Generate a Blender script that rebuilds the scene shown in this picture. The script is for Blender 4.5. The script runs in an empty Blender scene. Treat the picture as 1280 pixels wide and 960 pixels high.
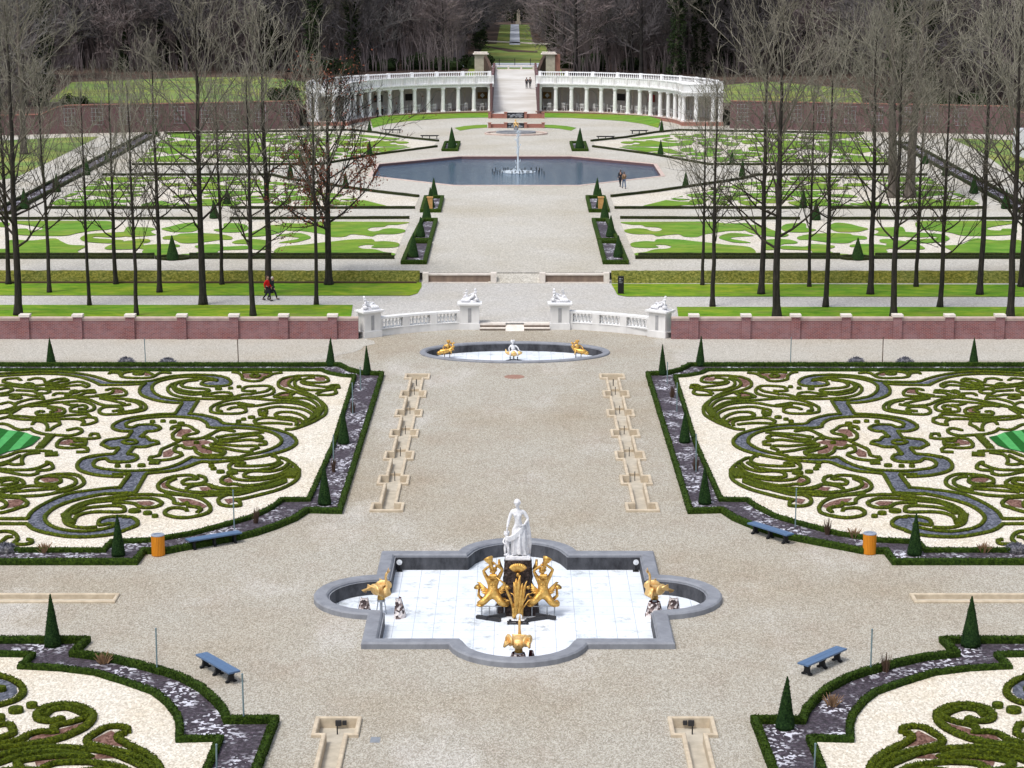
import bpy, bmesh, math, random
from mathutils import Vector, Matrix, noise
from mathutils.geometry import tessellate_polygon
random.seed(7)
PI = math.pi
F = 2600.0; PIT = math.atan(540/2600); CAMZ = 25.0
SC = bpy.context.scene
COL = SC.collection

# ---------------------------------------------------------------- survey helpers: read plan positions off the picture
def P(px, py, z=0.0):
    a = (px-643.5)/F; b = (py-480)/F
    cy, sy = math.cos(PIT), math.sin(PIT)
    t = (z-CAMZ)/(-sy-b*cy)
    return (a*t, (cy-b*sy)*t)
def ZAT(py, y):
    return CAMZ - y*math.tan(PIT+math.atan((py-480)/F))
def XAT(px, y, z):
    # x of pixel column px at depth y and height z
    cy, sy = math.cos(PIT), math.sin(PIT)
    depth = y*cy - (z-CAMZ)*sy
    return (px-643.5)/F*depth

# ---------------------------------------------------------------- object helpers
def link(o, parent=None):
    COL.objects.link(o)
    if parent is not None: o.parent = parent
    return o
def tag(o, label=None, cat=None, group=None, kind=None):
    if label: o['label'] = label
    if cat: o['category'] = cat
    if group: o['group'] = group
    if kind: o['kind'] = kind
    return o
def empty(name, loc=(0,0,0), rz=0.0, label=None, cat=None, group=None):
    o = bpy.data.objects.new(name, None); COL.objects.link(o)
    o.empty_display_size = .1
    o.location = loc; o.rotation_euler = (0,0,rz)
    return tag(o, label, cat, group)
def kids(o): return [c for c in bpy.data.objects if c.parent is o]
CH = {}
def mesh(name, V, Fs, mat, parent=None, smooth=False, mats=None, mi=None):
    me = bpy.data.meshes.new(name)
    me.from_pydata([tuple(v) for v in V], [], Fs)
    if mats:
        for m in mats: me.materials.append(m)
        if mi: me.polygons.foreach_set('material_index', mi)
    elif mat: me.materials.append(mat)
    if smooth: me.polygons.foreach_set('use_smooth', [True]*len(me.polygons))
    me.update()
    o = bpy.data.objects.new(name, me)
    link(o, parent)
    if parent is not None: CH.setdefault(parent.name, []).append(o)
    return o
def dup(root, loc, rz=None, label=None, group=None, scale=None, cat=None):
    r = root.copy(); COL.objects.link(r); r.location = loc
    if rz is not None: r.rotation_euler = (0,0,rz)
    if scale is not None: r.scale = scale if hasattr(scale,'__len__') else (scale,)*3
    if label: r['label'] = label
    if group: r['group'] = group
    CH[r.name] = []
    for ch in CH.get(root.name, []):
        c = ch.copy(); COL.objects.link(c); c.parent = r; CH[r.name].append(c); CH[c.name] = []
        for g in CH.get(ch.name, []):
            d = g.copy(); COL.objects.link(d); d.parent = c; CH[c.name].append(d)
    return r

class MB:
    """collects shapes for one mesh"""
    def __init__(s): s.V = []; s.F = []; s.MI = []; s.cur = 0
    def add(s, V, Fs):
        n = len(s.V); s.V += [tuple(v) for v in V]
        for f in Fs: s.F.append(tuple(i+n for i in f)); s.MI.append(s.cur)
        return s
    def box(s, x0, y0, z0, x1, y1, z1):
        V = [(x0,y0,z0),(x1,y0,z0),(x1,y1,z0),(x0,y1,z0),(x0,y0,z1),(x1,y0,z1),(x1,y1,z1),(x0,y1,z1)]
        return s.add(V, [(0,3,2,1),(4,5,6,7),(0,1,5,4),(1,2,6,5),(2,3,7,6),(3,0,4,7)])
    def obox(s, c, ax, L, W, z0, z1):
        """box centred at c=(x,y), long axis angle ax"""
        ca, sa = math.cos(ax), math.sin(ax)
        q = []
        for u, v in ((-L/2,-W/2),(L/2,-W/2),(L/2,W/2),(-L/2,W/2)):
            q.append((c[0]+u*ca-v*sa, c[1]+u*sa+v*ca))
        V = [(x,y,z0) for x,y in q]+[(x,y,z1) for x,y in q]
        return s.add(V, [(0,3,2,1),(4,5,6,7),(0,1,5,4),(1,2,6,5),(2,3,7,6),(3,0,4,7)])
    def tube(s, pts, rad, n=8, cap=True):
        pts = [Vector(p) for p in pts]
        if not hasattr(rad,'__len__'): rad = [rad]*len(pts)
        base = len(s.V); ref = None
        for i, p in enumerate(pts):
            t = (pts[min(i+1,len(pts)-1)]-pts[max(i-1,0)])
            if t.length < 1e-9: t = Vector((0,0,1))
            t.normalize()
            if ref is None: ref = Vector((1,0,0)) if abs(t.x) < .9 else Vector((0,1,0))
            a = (ref - t*ref.dot(t))
            if a.length < 1e-5: a = t.orthogonal()
            a.normalize(); ref = a
            b = t.cross(a)
            for k in range(n):
                an = 2*PI*k/n
                s.V.append(tuple(p + (a*math.cos(an)+b*math.sin(an))*rad[i]))
        for i in range(len(pts)-1):
            for k in range(n):
                k2 = (k+1)%n
                s.F.append((base+i*n+k, base+i*n+k2, base+(i+1)*n+k2, base+(i+1)*n+k)); s.MI.append(s.cur)
        if cap:
            s.F.append(tuple(base+k for k in range(n))[::-1]); s.MI.append(s.cur)
            m = base+(len(pts)-1)*n
            s.F.append(tuple(m+k for k in range(n))); s.MI.append(s.cur)
        return s
    def lathe(s, prof, c=(0,0,0), n=16, sx=1, sy=1, squash=None):
        """prof = [(r,z)...] turned round the vertical through c"""
        base = len(s.V)
        for r, z in prof:
            for k in range(n):
                an = 2*PI*k/n
                s.V.append((c[0]+r*sx*math.cos(an), c[1]+r*sy*math.sin(an), c[2]+z))
        for i in range(len(prof)-1):
            for k in range(n):
                k2 = (k+1)%n
                s.F.append((base+i*n+k, base+i*n+k2, base+(i+1)*n+k2, base+(i+1)*n+k)); s.MI.append(s.cur)
        s.F.append(tuple(base+k for k in range(n))[::-1]); s.MI.append(s.cur)
        m = base+(len(prof)-1)*n
        s.F.append(tuple(m+k for k in range(n))); s.MI.append(s.cur)
        return s
    def blob(s, c, r, rot=None, nu=10, nv=7, rough=0, seed=0):
        """ellipsoid, radii r=(rx,ry,rz), optional Matrix rotation"""
        if not hasattr(r,'__len__'): r = (r,r,r)
        base = len(s.V); c = Vector(c)
        def pt(th, ph):
            v = Vector((r[0]*math.sin(ph)*math.cos(th), r[1]*math.sin(ph)*math.sin(th), r[2]*math.cos(ph)))
            if rough: v *= 1+rough*noise.noise(v*(1.7/max(r))*2+Vector((seed,seed*1.3,0)))
            if rot is not None: v = rot @ v
            return tuple(c+v)
        s.V.append(pt(0,0))
        for j in range(1, nv):
            for k in range(nu): s.V.append(pt(2*PI*k/nu, PI*j/nv))
        s.V.append(pt(0,PI))
        last = len(s.V)-1
        for k in range(nu):
            k2 = (k+1)%nu
            s.F.append((base, base+1+k, base+1+k2)); s.MI.append(s.cur)
            for j in range(nv-2):
                a = base+1+j*nu
                s.F.append((a+k, a+nu+k, a+nu+k2, a+k2)); s.MI.append(s.cur)
            a = base+1+(nv-2)*nu
            s.F.append((a+k, last, a+k2)); s.MI.append(s.cur)
        return s
    def build(s, name, mat, parent=None, smooth=False, mats=None):
        return mesh(name, s.V, s.F, mat, parent, smooth, mats, s.MI if mats else None)

def catmull(pts, step=4.0, closed=False):
    """smooth a traced polyline; step is in the units of pts"""
    n = len(pts)
    if n < 3: return [tuple(p) for p in pts]
    out = []
    segs = n if closed else n-1
    for i in range(segs):
        p0 = pts[(i-1)%n] if (closed or i > 0) else pts[0]
        p1 = pts[i]; p2 = pts[(i+1)%n]
        p3 = pts[(i+2)%n] if (closed or i+2 < n) else pts[-1]
        L = math.dist(p1, p2)
        # sharp corner: do not round it
        m = max(1, min(12, int(L/step)))
        for k in range(m):
            t = k/m
            out.append(tuple(.5*((2*p1[j])+(-p0[j]+p2[j])*t+(2*p0[j]-5*p1[j]+4*p2[j]-p3[j])*t*t+(-p0[j]+3*p1[j]-3*p2[j]+p3[j])*t**3) for j in (0,1)))
    if not closed: out.append(tuple(pts[-1]))
    return out
def resample(pts, step, closed=False):
    P2 = list(pts)+([pts[0]] if closed else [])
    d = [0]
    for a, b in zip(P2, P2[1:]): d.append(d[-1]+math.dist(a, b))
    L = d[-1]
    if L < 1e-6: return list(pts)
    n = max(2, int(round(L/step)))
    out = []; j = 0
    for i in range(n+(0 if closed else 1)):
        t = L*i/n
        while j < len(d)-2 and d[j+1] < t: j += 1
        u = (t-d[j])/max(d[j+1]-d[j],1e-9)
        out.append((P2[j][0]+(P2[j+1][0]-P2[j][0])*u, P2[j][1]+(P2[j+1][1]-P2[j][1])*u))
    return out
def dense(pts, step, closed=False):
    """subdivide but keep every corner"""
    P2 = list(pts)+([pts[0]] if closed else [])
    out = []
    for a, b in zip(P2, P2[1:]):
        m = max(1, int(math.dist(a,b)/step))
        for k in range(m): out.append((a[0]+(b[0]-a[0])*k/m, a[1]+(b[1]-a[1])*k/m))
    if not closed: out.append(P2[-1])
    return out
def area(p): return .5*sum(p[i][0]*p[(i+1)%len(p)][1]-p[(i+1)%len(p)][0]*p[i][1] for i in range(len(p)))
def offset(pts, d, closed=True):
    """mitred offset to the left of travel"""
    n = len(pts); out = []
    for i in range(n):
        p = pts[i]
        a = pts[i-1] if (closed or i > 0) else None
        b = pts[(i+1)%n] if (closed or i < n-1) else None
        def nrm(u, v):
            dx, dy = v[0]-u[0], v[1]-u[1]; L = math.hypot(dx,dy) or 1e-9
            return (-dy/L, dx/L)
        if a is None: nn = nrm(p,b); out.append((p[0]+nn[0]*d, p[1]+nn[1]*d)); continue
        if b is None: nn = nrm(a,p); out.append((p[0]+nn[0]*d, p[1]+nn[1]*d)); continue
        n1, n2 = nrm(a,p), nrm(p,b)
        mx, my = n1[0]+n2[0], n1[1]+n2[1]; L = math.hypot(mx,my)
        if L < .35: nn = n1; k = d
        else:
            nn = (mx/L, my/L); k = d/max(.45, nn[0]*n1[0]+nn[1]*n1[1])
        out.append((p[0]+nn[0]*k, p[1]+nn[1]*k))
    return out
def poly(name, loops, z, mat, parent=None):
    """flat polygon with holes at height z"""
    L3 = [[Vector((x,y,0)) for x,y in lp] for lp in loops]
    tris = tessellate_polygon(L3)
    V = [(v.x,v.y,z) for lp in L3 for v in lp]
    Fs = []
    for t in tris:
        a,b,c = (V[i] for i in t)
        cr = (b[0]-a[0])*(c[1]-a[1])-(b[1]-a[1])*(c[0]-a[0])
        Fs.append(tuple(t) if cr > 0 else (t[0],t[2],t[1]))
    return mesh(name, V, Fs, mat, parent)
def px2w(pts, z): return [P(x,y,z) for x,y in pts]
def mir(pts): return [(-x,y) for x,y in pts]
def clip(poly_, conv):
    """Sutherland-Hodgman against a convex region"""
    if area(conv) < 0: conv = conv[::-1]
    out = list(poly_)
    for i in range(len(conv)):
        a, b = conv[i], conv[(i+1)%len(conv)]
        ins = lambda p: (b[0]-a[0])*(p[1]-a[1])-(b[1]-a[1])*(p[0]-a[0]) >= 0
        res = []
        for j in range(len(out)):
            p, q = out[j-1], out[j]
            ip, iq = ins(p), ins(q)
            if ip != iq:
                x1,y1,x2,y2 = p[0],p[1],q[0],q[1]
                den = (b[0]-a[0])*(y2-y1)-(b[1]-a[1])*(x2-x1)
                t = ((a[0]-x1)*-(b[1]-a[1])+(a[1]-y1)*(b[0]-a[0]))/den if abs(den) > 1e-12 else 0
                res.append((x1+(x2-x1)*t, y1+(y2-y1)*t))
            if iq: res.append(q)
        out = res
        if not out: return []
    return out

# ---------------------------------------------------------------- materials
def nt(name):
    m = bpy.data.materials.new(name); m.use_nodes = True
    t = m.node_tree; b = t.nodes['Principled BSDF']
    return m, t, b
def N(t, typ, **kw):
    n = t.nodes.new(typ)
    for k, v in kw.items():
        if k in n.inputs: n.inputs[k].default_value = v
        else: setattr(n, k, v)
    return n
def rgba(c): return (c[0],c[1],c[2],1)
def ramp(t, fac, stops):
    r = t.nodes.new('ShaderNodeValToRGB'); e = r.color_ramp.elements
    e[0].position = stops[0][0]; e[0].color = rgba(stops[0][1])
    e[1].position = stops[-1][0]; e[1].color = rgba(stops[-1][1])
    for p, c in stops[1:-1]:
        q = e.new(p); q.color = rgba(c)
    t.links.new(fac, r.inputs[0]); return r.outputs[0]
def mixc(t, fac, a, b, mode='MIX'):
    m = t.nodes.new('ShaderNodeMix'); m.data_type = 'RGBA'; m.blend_type = mode
    if hasattr(fac,'is_linked'): t.links.new(fac, m.inputs[0])
    else: m.inputs[0].default_value = fac
    for s, v in ((6,a),(7,b)):
        if hasattr(v,'is_linked'): t.links.new(v, m.inputs[s])
        else: m.inputs[s].default_value = rgba(v)
    return m.outputs[2]
def coords(t, scale=(1,1,1)):
    tc = t.nodes.new('ShaderNodeTexCoord'); mp = t.nodes.new('ShaderNodeMapping')
    mp.inputs['Scale'].default_value = scale
    t.links.new(tc.outputs['Object'], mp.inputs[0]); return mp.outputs[0]
def nz(t, co, scale, detail=3, rough=.5, out='Fac'):
    n = N(t, 'ShaderNodeTexNoise', Scale=scale, Detail=detail, Roughness=rough)
    t.links.new(co, n.inputs['Vector']); return n.outputs[out]
def bump(t, b, h, strength=.4, dist=.05):
    n = N(t, 'ShaderNodeBump', Strength=strength, Distance=dist)
    t.links.new(h, n.inputs['Height']); t.links.new(n.outputs[0], b.inputs['Normal'])
def plain(name, c, c2=None, scale=3, rough=.8, metal=0, bmp=0, bs=30, spec=.3, stretch=(1,1,1), detail=4, lo=.3, hi=.7, bd=.05):
    m, t, b = nt(name)
    b.inputs['Roughness'].default_value = rough; b.inputs['Metallic'].default_value = metal
    b.inputs['Specular IOR Level'].default_value = spec
    co = coords(t, stretch)
    if c2 is None: c2 = tuple(x*.75 for x in c)
    f = nz(t, co, scale, detail, .6)
    t.links.new(ramp(t, f, [(lo,c2),(hi,c)]), b.inputs['Base Color'])
    if bmp: bump(t, b, nz(t, co, bs, 3), bmp, bd)
    return m
def gravel(name, cols, grain=14, patch=None, patchscale=.12, amt=.6, contrast=1):
    """speckled stones: each Voronoi cell is a stone of its own tone"""
    m, t, b = nt(name)
    b.inputs['Roughness'].default_value = .95; b.inputs['Specular IOR Level'].default_value = .15
    co = coords(t, (1,.5,1))
    v = N(t, 'ShaderNodeTexVoronoi', Scale=grain); t.links.new(co, v.inputs['Vector'])
    sep = t.nodes.new('ShaderNodeSeparateColor'); t.links.new(v.outputs['Color'], sep.inputs[0])
    c = ramp(t, sep.outputs[0], [(0,cols[0]),(.5,cols[1]),(1,cols[2])])
    f2 = nz(t, co, grain*.35, 4, .7)
    c = mixc(t, .8*contrast, c, ramp(t, f2, [(.35,(.84,.84,.84)),(.65,(1.08,1.08,1.08))]), 'MULTIPLY')
    if patch:
        for i, (pc, sc, lo, hi, k) in enumerate(patch):
            co2 = coords(t, (1,1.0,1)) if i == 0 else co
            f = nz(t, co2, sc, 5, .62)
            mr = N(t, 'ShaderNodeMapRange'); t.links.new(f, mr.inputs[0])
            mr.inputs[1].default_value = lo; mr.inputs[2].default_value = hi; mr.inputs[4].default_value = k
            c = mixc(t, mr.outputs[0], c, mixc(t, 1.0, c, pc, 'MULTIPLY'))
    t.links.new(c, b.inputs['Base Color'])
    bump(t, b, v.outputs['Distance'], .5, .02)
    return m
def leafy(name, dark, mid, light, scale=9, rough=.75, patch=.5):
    """clipped foliage: leaf-size mottling with paler and browner patches"""
    m, t, b = nt(name)
    b.inputs['Roughness'].default_value = rough; b.inputs['Specular IOR Level'].default_value = .08
    co = coords(t)
    f = nz(t, co, scale, 5, .75)
    c = ramp(t, f, [(.36,dark),(.5,mid),(.64,light)])
    g = nz(t, co, patch, 3, .5)
    c = mixc(t, ramp(t, g, [(.35,(0,0,0)),(.7,(.55,.55,.55))]), c, mixc(t, 1.0, c, (1.35,1.1,.55), 'MULTIPLY'))
    t.links.new(c, b.inputs['Base Color'])
    bump(t, b, nz(t, co, scale*2.2, 3, .7), 1.0, .06)
    return m
def brick(name, a, b_, mortar, axis='xz', scale=1.0, vary=(.5,.4,.45), kv=.45):
    m, t, b = nt(name)
    b.inputs['Roughness'].default_value = .9; b.inputs['Specular IOR Level'].default_value = .2
    tc = t.nodes.new('ShaderNodeTexCoord'); sp = t.nodes.new('ShaderNodeSeparateXYZ'); cb = t.nodes.new('ShaderNodeCombineXYZ')
    t.links.new(tc.outputs['Object'], sp.inputs[0])
    ad = N(t, 'ShaderNodeMath', operation='ADD'); t.links.new(sp.outputs[0], ad.inputs[0]); t.links.new(sp.outputs[1], ad.inputs[1])
    t.links.new(ad.outputs[0], cb.inputs[0]); t.links.new(sp.outputs[2], cb.inputs[1])
    br = t.nodes.new('ShaderNodeTexBrick')
    br.inputs['Color1'].default_value = rgba(a); br.inputs['Color2'].default_value = rgba(b_); br.inputs['Mortar'].default_value = rgba(mortar)
    br.inputs['Scale'].default_value = scale; br.inputs['Mortar Size'].default_value = .012; br.inputs['Brick Width'].default_value = .24; br.inputs['Row Height'].default_value = .085
    t.links.new(cb.outputs[0], br.inputs['Vector'])
    f = nz(t, tc.outputs['Object'], .9, 6, .75)
    c = mixc(t, ramp(t, f, [(.4,(0,0,0)),(.68,(kv,kv,kv))]), br.outputs['Color'], vary)
    t.links.new(c, b.inputs['Base Color'])
    return m
M = {}
M['gravel'] = gravel('gravel_lower', ((.27,.245,.20),(.40,.372,.315),(.54,.515,.455)), 28, [((.86,.79,.70),.07,.45,.7,.9),((1.18,1.20,1.27),.22,.54,.66,.9),((.88,.82,.79),.5,.5,.75,.6)], contrast=.8)
M['gravel_wall'] = gravel('gravel_by_wall', ((.34,.315,.27),(.455,.43,.38),(.57,.55,.50)), 24, [((.9,.84,.76),.12,.45,.7,.7)])
M['gravel_terrace'] = gravel('gravel_terrace', ((.40,.385,.365),(.49,.475,.45),(.58,.565,.54)), 16, [((.93,.9,.84),.15,.45,.7,.8)])
M['gravel_upper'] = gravel('gravel_upper', ((.39,.37,.33),(.49,.47,.425),(.59,.57,.52)), 14, [((.86,.82,.74),.08,.42,.7,.9),((1.1,1.1,1.12),.3,.55,.75,.6)])
M['cream'] = gravel('cream_gravel', ((.50,.445,.36),(.68,.63,.54),(.82,.78,.70)), 22, [((.93,.87,.78),.25,.45,.7,.7)])
M['cream_up'] = gravel('cream_gravel_upper', ((.48,.44,.37),(.61,.57,.495),(.72,.68,.61)), 14, [((.9,.86,.78),.25,.45,.7,.7)])
M['slate'] = gravel('slate_chippings', ((.05,.055,.075),(.10,.11,.14),(.19,.20,.25)), 12)
M['soil'] = gravel('brick_grit', ((.09,.045,.035),(.17,.09,.07),(.27,.16,.13)), 14)
def mulch():
    m, t, b = nt('slate_mulch'); b.inputs['Roughness'].default_value = .7
    co = coords(t, (1,1,1))
    f = nz(t, co, 5.5, 6, .8)
    v = N(t, 'ShaderNodeTexVoronoi', Scale=9.0); t.links.new(co, v.inputs['Vector'])
    sep = t.nodes.new('ShaderNodeSeparateColor'); t.links.new(v.outputs['Color'], sep.inputs[0])
    c = ramp(t, f, [(.38,(.014,.010,.014)),(.52,(.05,.036,.05)),(.66,(.15,.12,.155))])
    g = nz(t, co, .55, 3, .6)
    mm = N(t, 'ShaderNodeMath', operation='MULTIPLY'); 
    t.links.new(ramp(t, sep.outputs[0], [(.66,(0,0,0)),(.72,(1,1,1))]), mm.inputs[0])
    t.links.new(ramp(t, g, [(.46,(.03,.03,.03)),(.60,(1,1,1))]), mm.inputs[1])
    c = mixc(t, mm.outputs[0], c, (.72,.72,.80))
    t.links.new(c, b.inputs['Base Color']); bump(t, b, f, .9, .08); return m
M['mulch'] = mulch()
M['box'] = leafy('box_hedge', (.022,.032,.005), (.058,.085,.007), (.15,.195,.013), 11, patch=.35)
M['stems'] = leafy('shaded_woody_stems', (.008,.007,.004), (.028,.022,.010), (.055,.045,.018), 9)  # brown woody foot of box hedges, darkened to put side shade into colour
M['box_dark'] = leafy('border_box_hedge', (.010,.020,.004), (.028,.058,.008), (.065,.12,.016), 11, patch=.4)
M['box_up'] = leafy('low_border_hedge', (.012,.017,.009), (.025,.035,.014), (.05,.06,.022), 8)
M['yew'] = leafy('clipped_yew', (.006,.018,.007), (.017,.045,.014), (.04,.09,.024), 16, patch=.6)
M['ivy'] = leafy('evergreen_foliage', (.006,.012,.006), (.016,.03,.012), (.035,.055,.02), 3)
M['bank'] = leafy('banked_hedge', (.05,.06,.012), (.13,.15,.03), (.26,.25,.07), 5)
def lawn(name, a, b_, c_, sc=1.4):
    m, t, b = nt(name); b.inputs['Roughness'].default_value = .9; b.inputs['Specular IOR Level'].default_value = .1
    co = coords(t, (.5,1,1)); f = nz(t, co, sc, 6, .72); g = nz(t, co, .14, 3, .5)
    c = ramp(t, f, [(.32,a),(.5,b_),(.68,c_)])
    c = mixc(t, ramp(t, g, [(.4,(0,0,0)),(.65,(.75,.75,.75))]), c, mixc(t, 1, c, (1.5,1.0,.9), 'MULTIPLY'))
    g2 = nz(t, co, .6, 5, .7)
    c = mixc(t, ramp(t, g2, [(.52,(0,0,0)),(.72,(.7,.7,.7))]), c, (.19,.19,.055))
    t.links.new(c, b.inputs['Base Color']); bump(t, b, nz(t, co, 9, 3), .5, .05); return m
M['lawn'] = lawn('terrace_lawn', (.065,.17,.010), (.12,.26,.016), (.22,.32,.03))
M['lawn_cut'] = lawn('parterre_lawn', (.07,.175,.018), (.12,.265,.03), (.20,.31,.05), .8)
M['lawn_far'] = lawn('park_lawn', (.09,.16,.045), (.16,.25,.07), (.26,.30,.11), .25)
M['litter'] = plain('leaf_litter', (.12,.075,.055), (.035,.026,.022), .25, .95, detail=6)
M['turf_d'] = plain('dark_turf_stripe', (.004,.12,.006), (.003,.075,.004), 4, .9)
M['turf_l'] = plain('pale_turf_stripe', (.075,.37,.10), (.05,.27,.07), 4, .9)
M['kerb_stone'] = plain('sandstone_kerb', (.63,.54,.41), (.45,.37,.27), 3, .85, bmp=.3)
M['kerb_floor'] = plain('channel_floor', (.55,.50,.41), (.40,.36,.29), 2.5, .9)
def jointed(name, c1, c2, joint, rough, detail, lo, hi, w=1.6):
    m, t, b = nt(name); b.inputs['Roughness'].default_value = rough; b.inputs['Specular IOR Level'].default_value = .3
    tc = t.nodes.new('ShaderNodeTexCoord'); sp = t.nodes.new('ShaderNodeSeparateXYZ'); cb = t.nodes.new('ShaderNodeCombineXYZ')
    t.links.new(tc.outputs['Object'], sp.inputs[0])
    ad = N(t, 'ShaderNodeMath', operation='MULTIPLY_ADD'); t.links.new(sp.outputs[1], ad.inputs[0]); ad.inputs[1].default_value = .83; t.links.new(sp.outputs[0], ad.inputs[2])
    t.links.new(ad.outputs[0], cb.inputs[0])
    br = t.nodes.new('ShaderNodeTexBrick'); br.offset = 0
    br.inputs['Color1'].default_value = (1,1,1,1); br.inputs['Color2'].default_value = (.86,.86,.88,1); br.inputs['Mortar'].default_value = rgba(joint)
    br.inputs['Scale'].default_value = 1; br.inputs['Brick Width'].default_value = w; br.inputs['Row Height'].default_value = 40; br.inputs['Mortar Size'].default_value = .028
    t.links.new(cb.outputs[0], br.inputs['Vector'])
    f = nz(t, coords(t,(1,1,.5)), 1.5, detail, .7)
    c = mixc(t, 1.0, ramp(t, f, [(lo,c2),(hi,c1)]), br.outputs['Color'], 'MULTIPLY')
    t.links.new(c, b.inputs['Base Color']); return m
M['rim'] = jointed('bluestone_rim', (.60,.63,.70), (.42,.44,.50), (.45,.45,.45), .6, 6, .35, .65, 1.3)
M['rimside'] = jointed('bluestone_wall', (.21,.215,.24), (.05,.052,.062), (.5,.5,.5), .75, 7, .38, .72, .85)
def tiles():
    m, t, b = nt('white_floor_tiles'); b.inputs['Roughness'].default_value = .5
    tc = t.nodes.new('ShaderNodeTexCoord')
    br = t.nodes.new('ShaderNodeTexBrick'); br.offset = 0
    br.inputs['Color1'].default_value = (.76,.82,.90,1); br.inputs['Color2'].default_value = (.83,.87,.93,1); br.inputs['Mortar'].default_value = (.40,.44,.52,1)
    br.inputs['Scale'].default_value = 1; br.inputs['Brick Width'].default_value = .78; br.inputs['Row Height'].default_value = 1.0; br.inputs['Mortar Size'].default_value = .012
    t.links.new(tc.outputs['Object'], br.inputs['Vector'])
    f = nz(t, tc.outputs['Object'], 1.1, 7, .8)
    c = mixc(t, ramp(t, f, [(.53,(0,0,0)),(.66,(.8,.8,.8))]), br.outputs['Color'], (.30,.33,.34))
    c = mixc(t, ramp(t, nz(t, tc.outputs['Object'], .35, 4, .6), [(.4,(0,0,0)),(.7,(.35,.35,.35))]), c, (.52,.58,.62))
    t.links.new(c, b.inputs['Base Color']); return m
M['tiles'] = tiles()
M['white'] = plain('white_painted_stone', (.88,.88,.88), (.74,.74,.74), 2.5, .6, bmp=.05, lo=.2)
M['whitewall'] = plain('weathered_white_render', (.80,.79,.78), (.62,.61,.60), 1.2, .8, detail=6, stretch=(1,1,.5))
M['marble'] = plain('white_marble', (.88,.88,.90), (.60,.60,.63), 6, .5, bmp=.15, bs=8)
M['innerwall'] = plain('colonnade_back_wall', (.74,.68,.66), (.60,.55,.53), .8, .85)
M['greypanel'] = plain('grey_niche', (.13,.12,.11), None, 2, .8)
M['nichegrey'] = plain('shadow_grey_niche', (.42,.42,.43), None, 2, .8)
M['gold'] = plain('gilt', (.86,.56,.17), (.48,.24,.05), 8, .42, .8, bmp=.3, bs=14)
M['palegold'] = plain('pale_gilt', (.90,.66,.32), (.70,.42,.14), 7, .5, .6, bmp=.2, bs=12)
M['rock'] = plain('dark_tufa_rock', (.09,.065,.06), (.012,.008,.008), 9, .85, bmp=1, bs=10, detail=6, bd=.12)
def shells():
    m, t, b = nt('shell_crust'); b.inputs['Roughness'].default_value = .6
    co = coords(t); v = N(t, 'ShaderNodeTexVoronoi', Scale=9.0); t.links.new(co, v.inputs['Vector'])
    sep = t.nodes.new('ShaderNodeSeparateColor'); t.links.new(v.outputs['Color'], sep.inputs[0])
    t.links.new(ramp(t, sep.outputs[0], [(.2,(.05,.03,.03)),(.45,(.30,.22,.2)),(.7,(.75,.68,.66))]), b.inputs['Base Color'])
    bump(t, b, v.outputs['Distance'], .8, .06); return m
M['shells'] = shells()
M['rust'] = plain('red_brown_inside', (.10,.02,.02), None, 5, .8)
M['brickwall'] = brick('purple_brick', (.24,.07,.062), (.14,.045,.05), (.32,.22,.22), vary=(.36,.25,.27), kv=.4)
M['brickfar'] = brick('old_garden_brick', (.15,.065,.062), (.11,.05,.055), (.2,.15,.15), vary=(.15,.095,.105), kv=.6)
M['redbrick'] = brick('red_orange_brick', (.36,.14,.10), (.28,.10,.08), (.42,.28,.23), vary=(.34,.17,.13), kv=.3)
M['coping'] = plain('pink_stone_coping', (.62,.50,.44), (.45,.34,.30), 2, .8)
M['capstone'] = plain('pale_pier_cap', (.80,.74,.68), (.62,.56,.5), 3, .8)
M['bark'] = plain('allee_bark', (.05,.043,.036), (.014,.012,.010), 2.5, .95, bmp=.8, bs=9, stretch=(3,3,.6))
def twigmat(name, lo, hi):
    # bark that is dark on the low limbs and pale on the high twigs
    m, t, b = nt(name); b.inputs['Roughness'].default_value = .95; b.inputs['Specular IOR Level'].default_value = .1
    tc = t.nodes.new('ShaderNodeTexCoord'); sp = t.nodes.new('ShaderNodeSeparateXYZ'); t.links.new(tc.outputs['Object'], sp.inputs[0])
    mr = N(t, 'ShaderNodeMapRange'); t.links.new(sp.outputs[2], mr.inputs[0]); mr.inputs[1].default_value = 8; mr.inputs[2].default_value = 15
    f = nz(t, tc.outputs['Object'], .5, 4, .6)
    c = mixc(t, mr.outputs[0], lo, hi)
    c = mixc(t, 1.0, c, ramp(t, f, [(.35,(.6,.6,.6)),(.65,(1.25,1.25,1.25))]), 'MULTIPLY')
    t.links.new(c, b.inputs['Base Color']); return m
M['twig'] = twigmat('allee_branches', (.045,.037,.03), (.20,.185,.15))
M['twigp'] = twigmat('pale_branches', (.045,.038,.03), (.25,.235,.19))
M['woodtrunk'] = plain('wood_trunk_bark', (.06,.055,.05), (.02,.018,.017), .8, .95)
M['wood1'] = plain('woodland_bark', (.29,.27,.26), (.12,.11,.11), .3, .95)
M['wood2'] = plain('woodland_bark_dark', (.15,.135,.14), (.06,.054,.057), .3, .95)
M['wood3'] = plain('woodland_bark_red', (.33,.275,.27), (.14,.115,.115), .3, .95)
M['oldbark'] = plain('old_tree_bark', (.16,.135,.115), (.06,.05,.045), 1.2, .95, stretch=(3,3,.5))
M['copper'] = plain('dry_copper_leaves', (.27,.085,.045), (.13,.04,.02), 4, .8)
M['water'] = None
def water():
    m, t, b = nt('pool_water')
    b.inputs['Base Color'].default_value = (.055,.11,.18,1); b.inputs['Roughness'].default_value = .05
    b.inputs['Specular IOR Level'].default_value = .9; b.inputs['IOR'].default_value = 1.33
    co = coords(t, (.35,1.5,1)); bump(t, b, nz(t, co, 1.6, 5, .7), .35, .06); return m
M['water'] = water()
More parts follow.
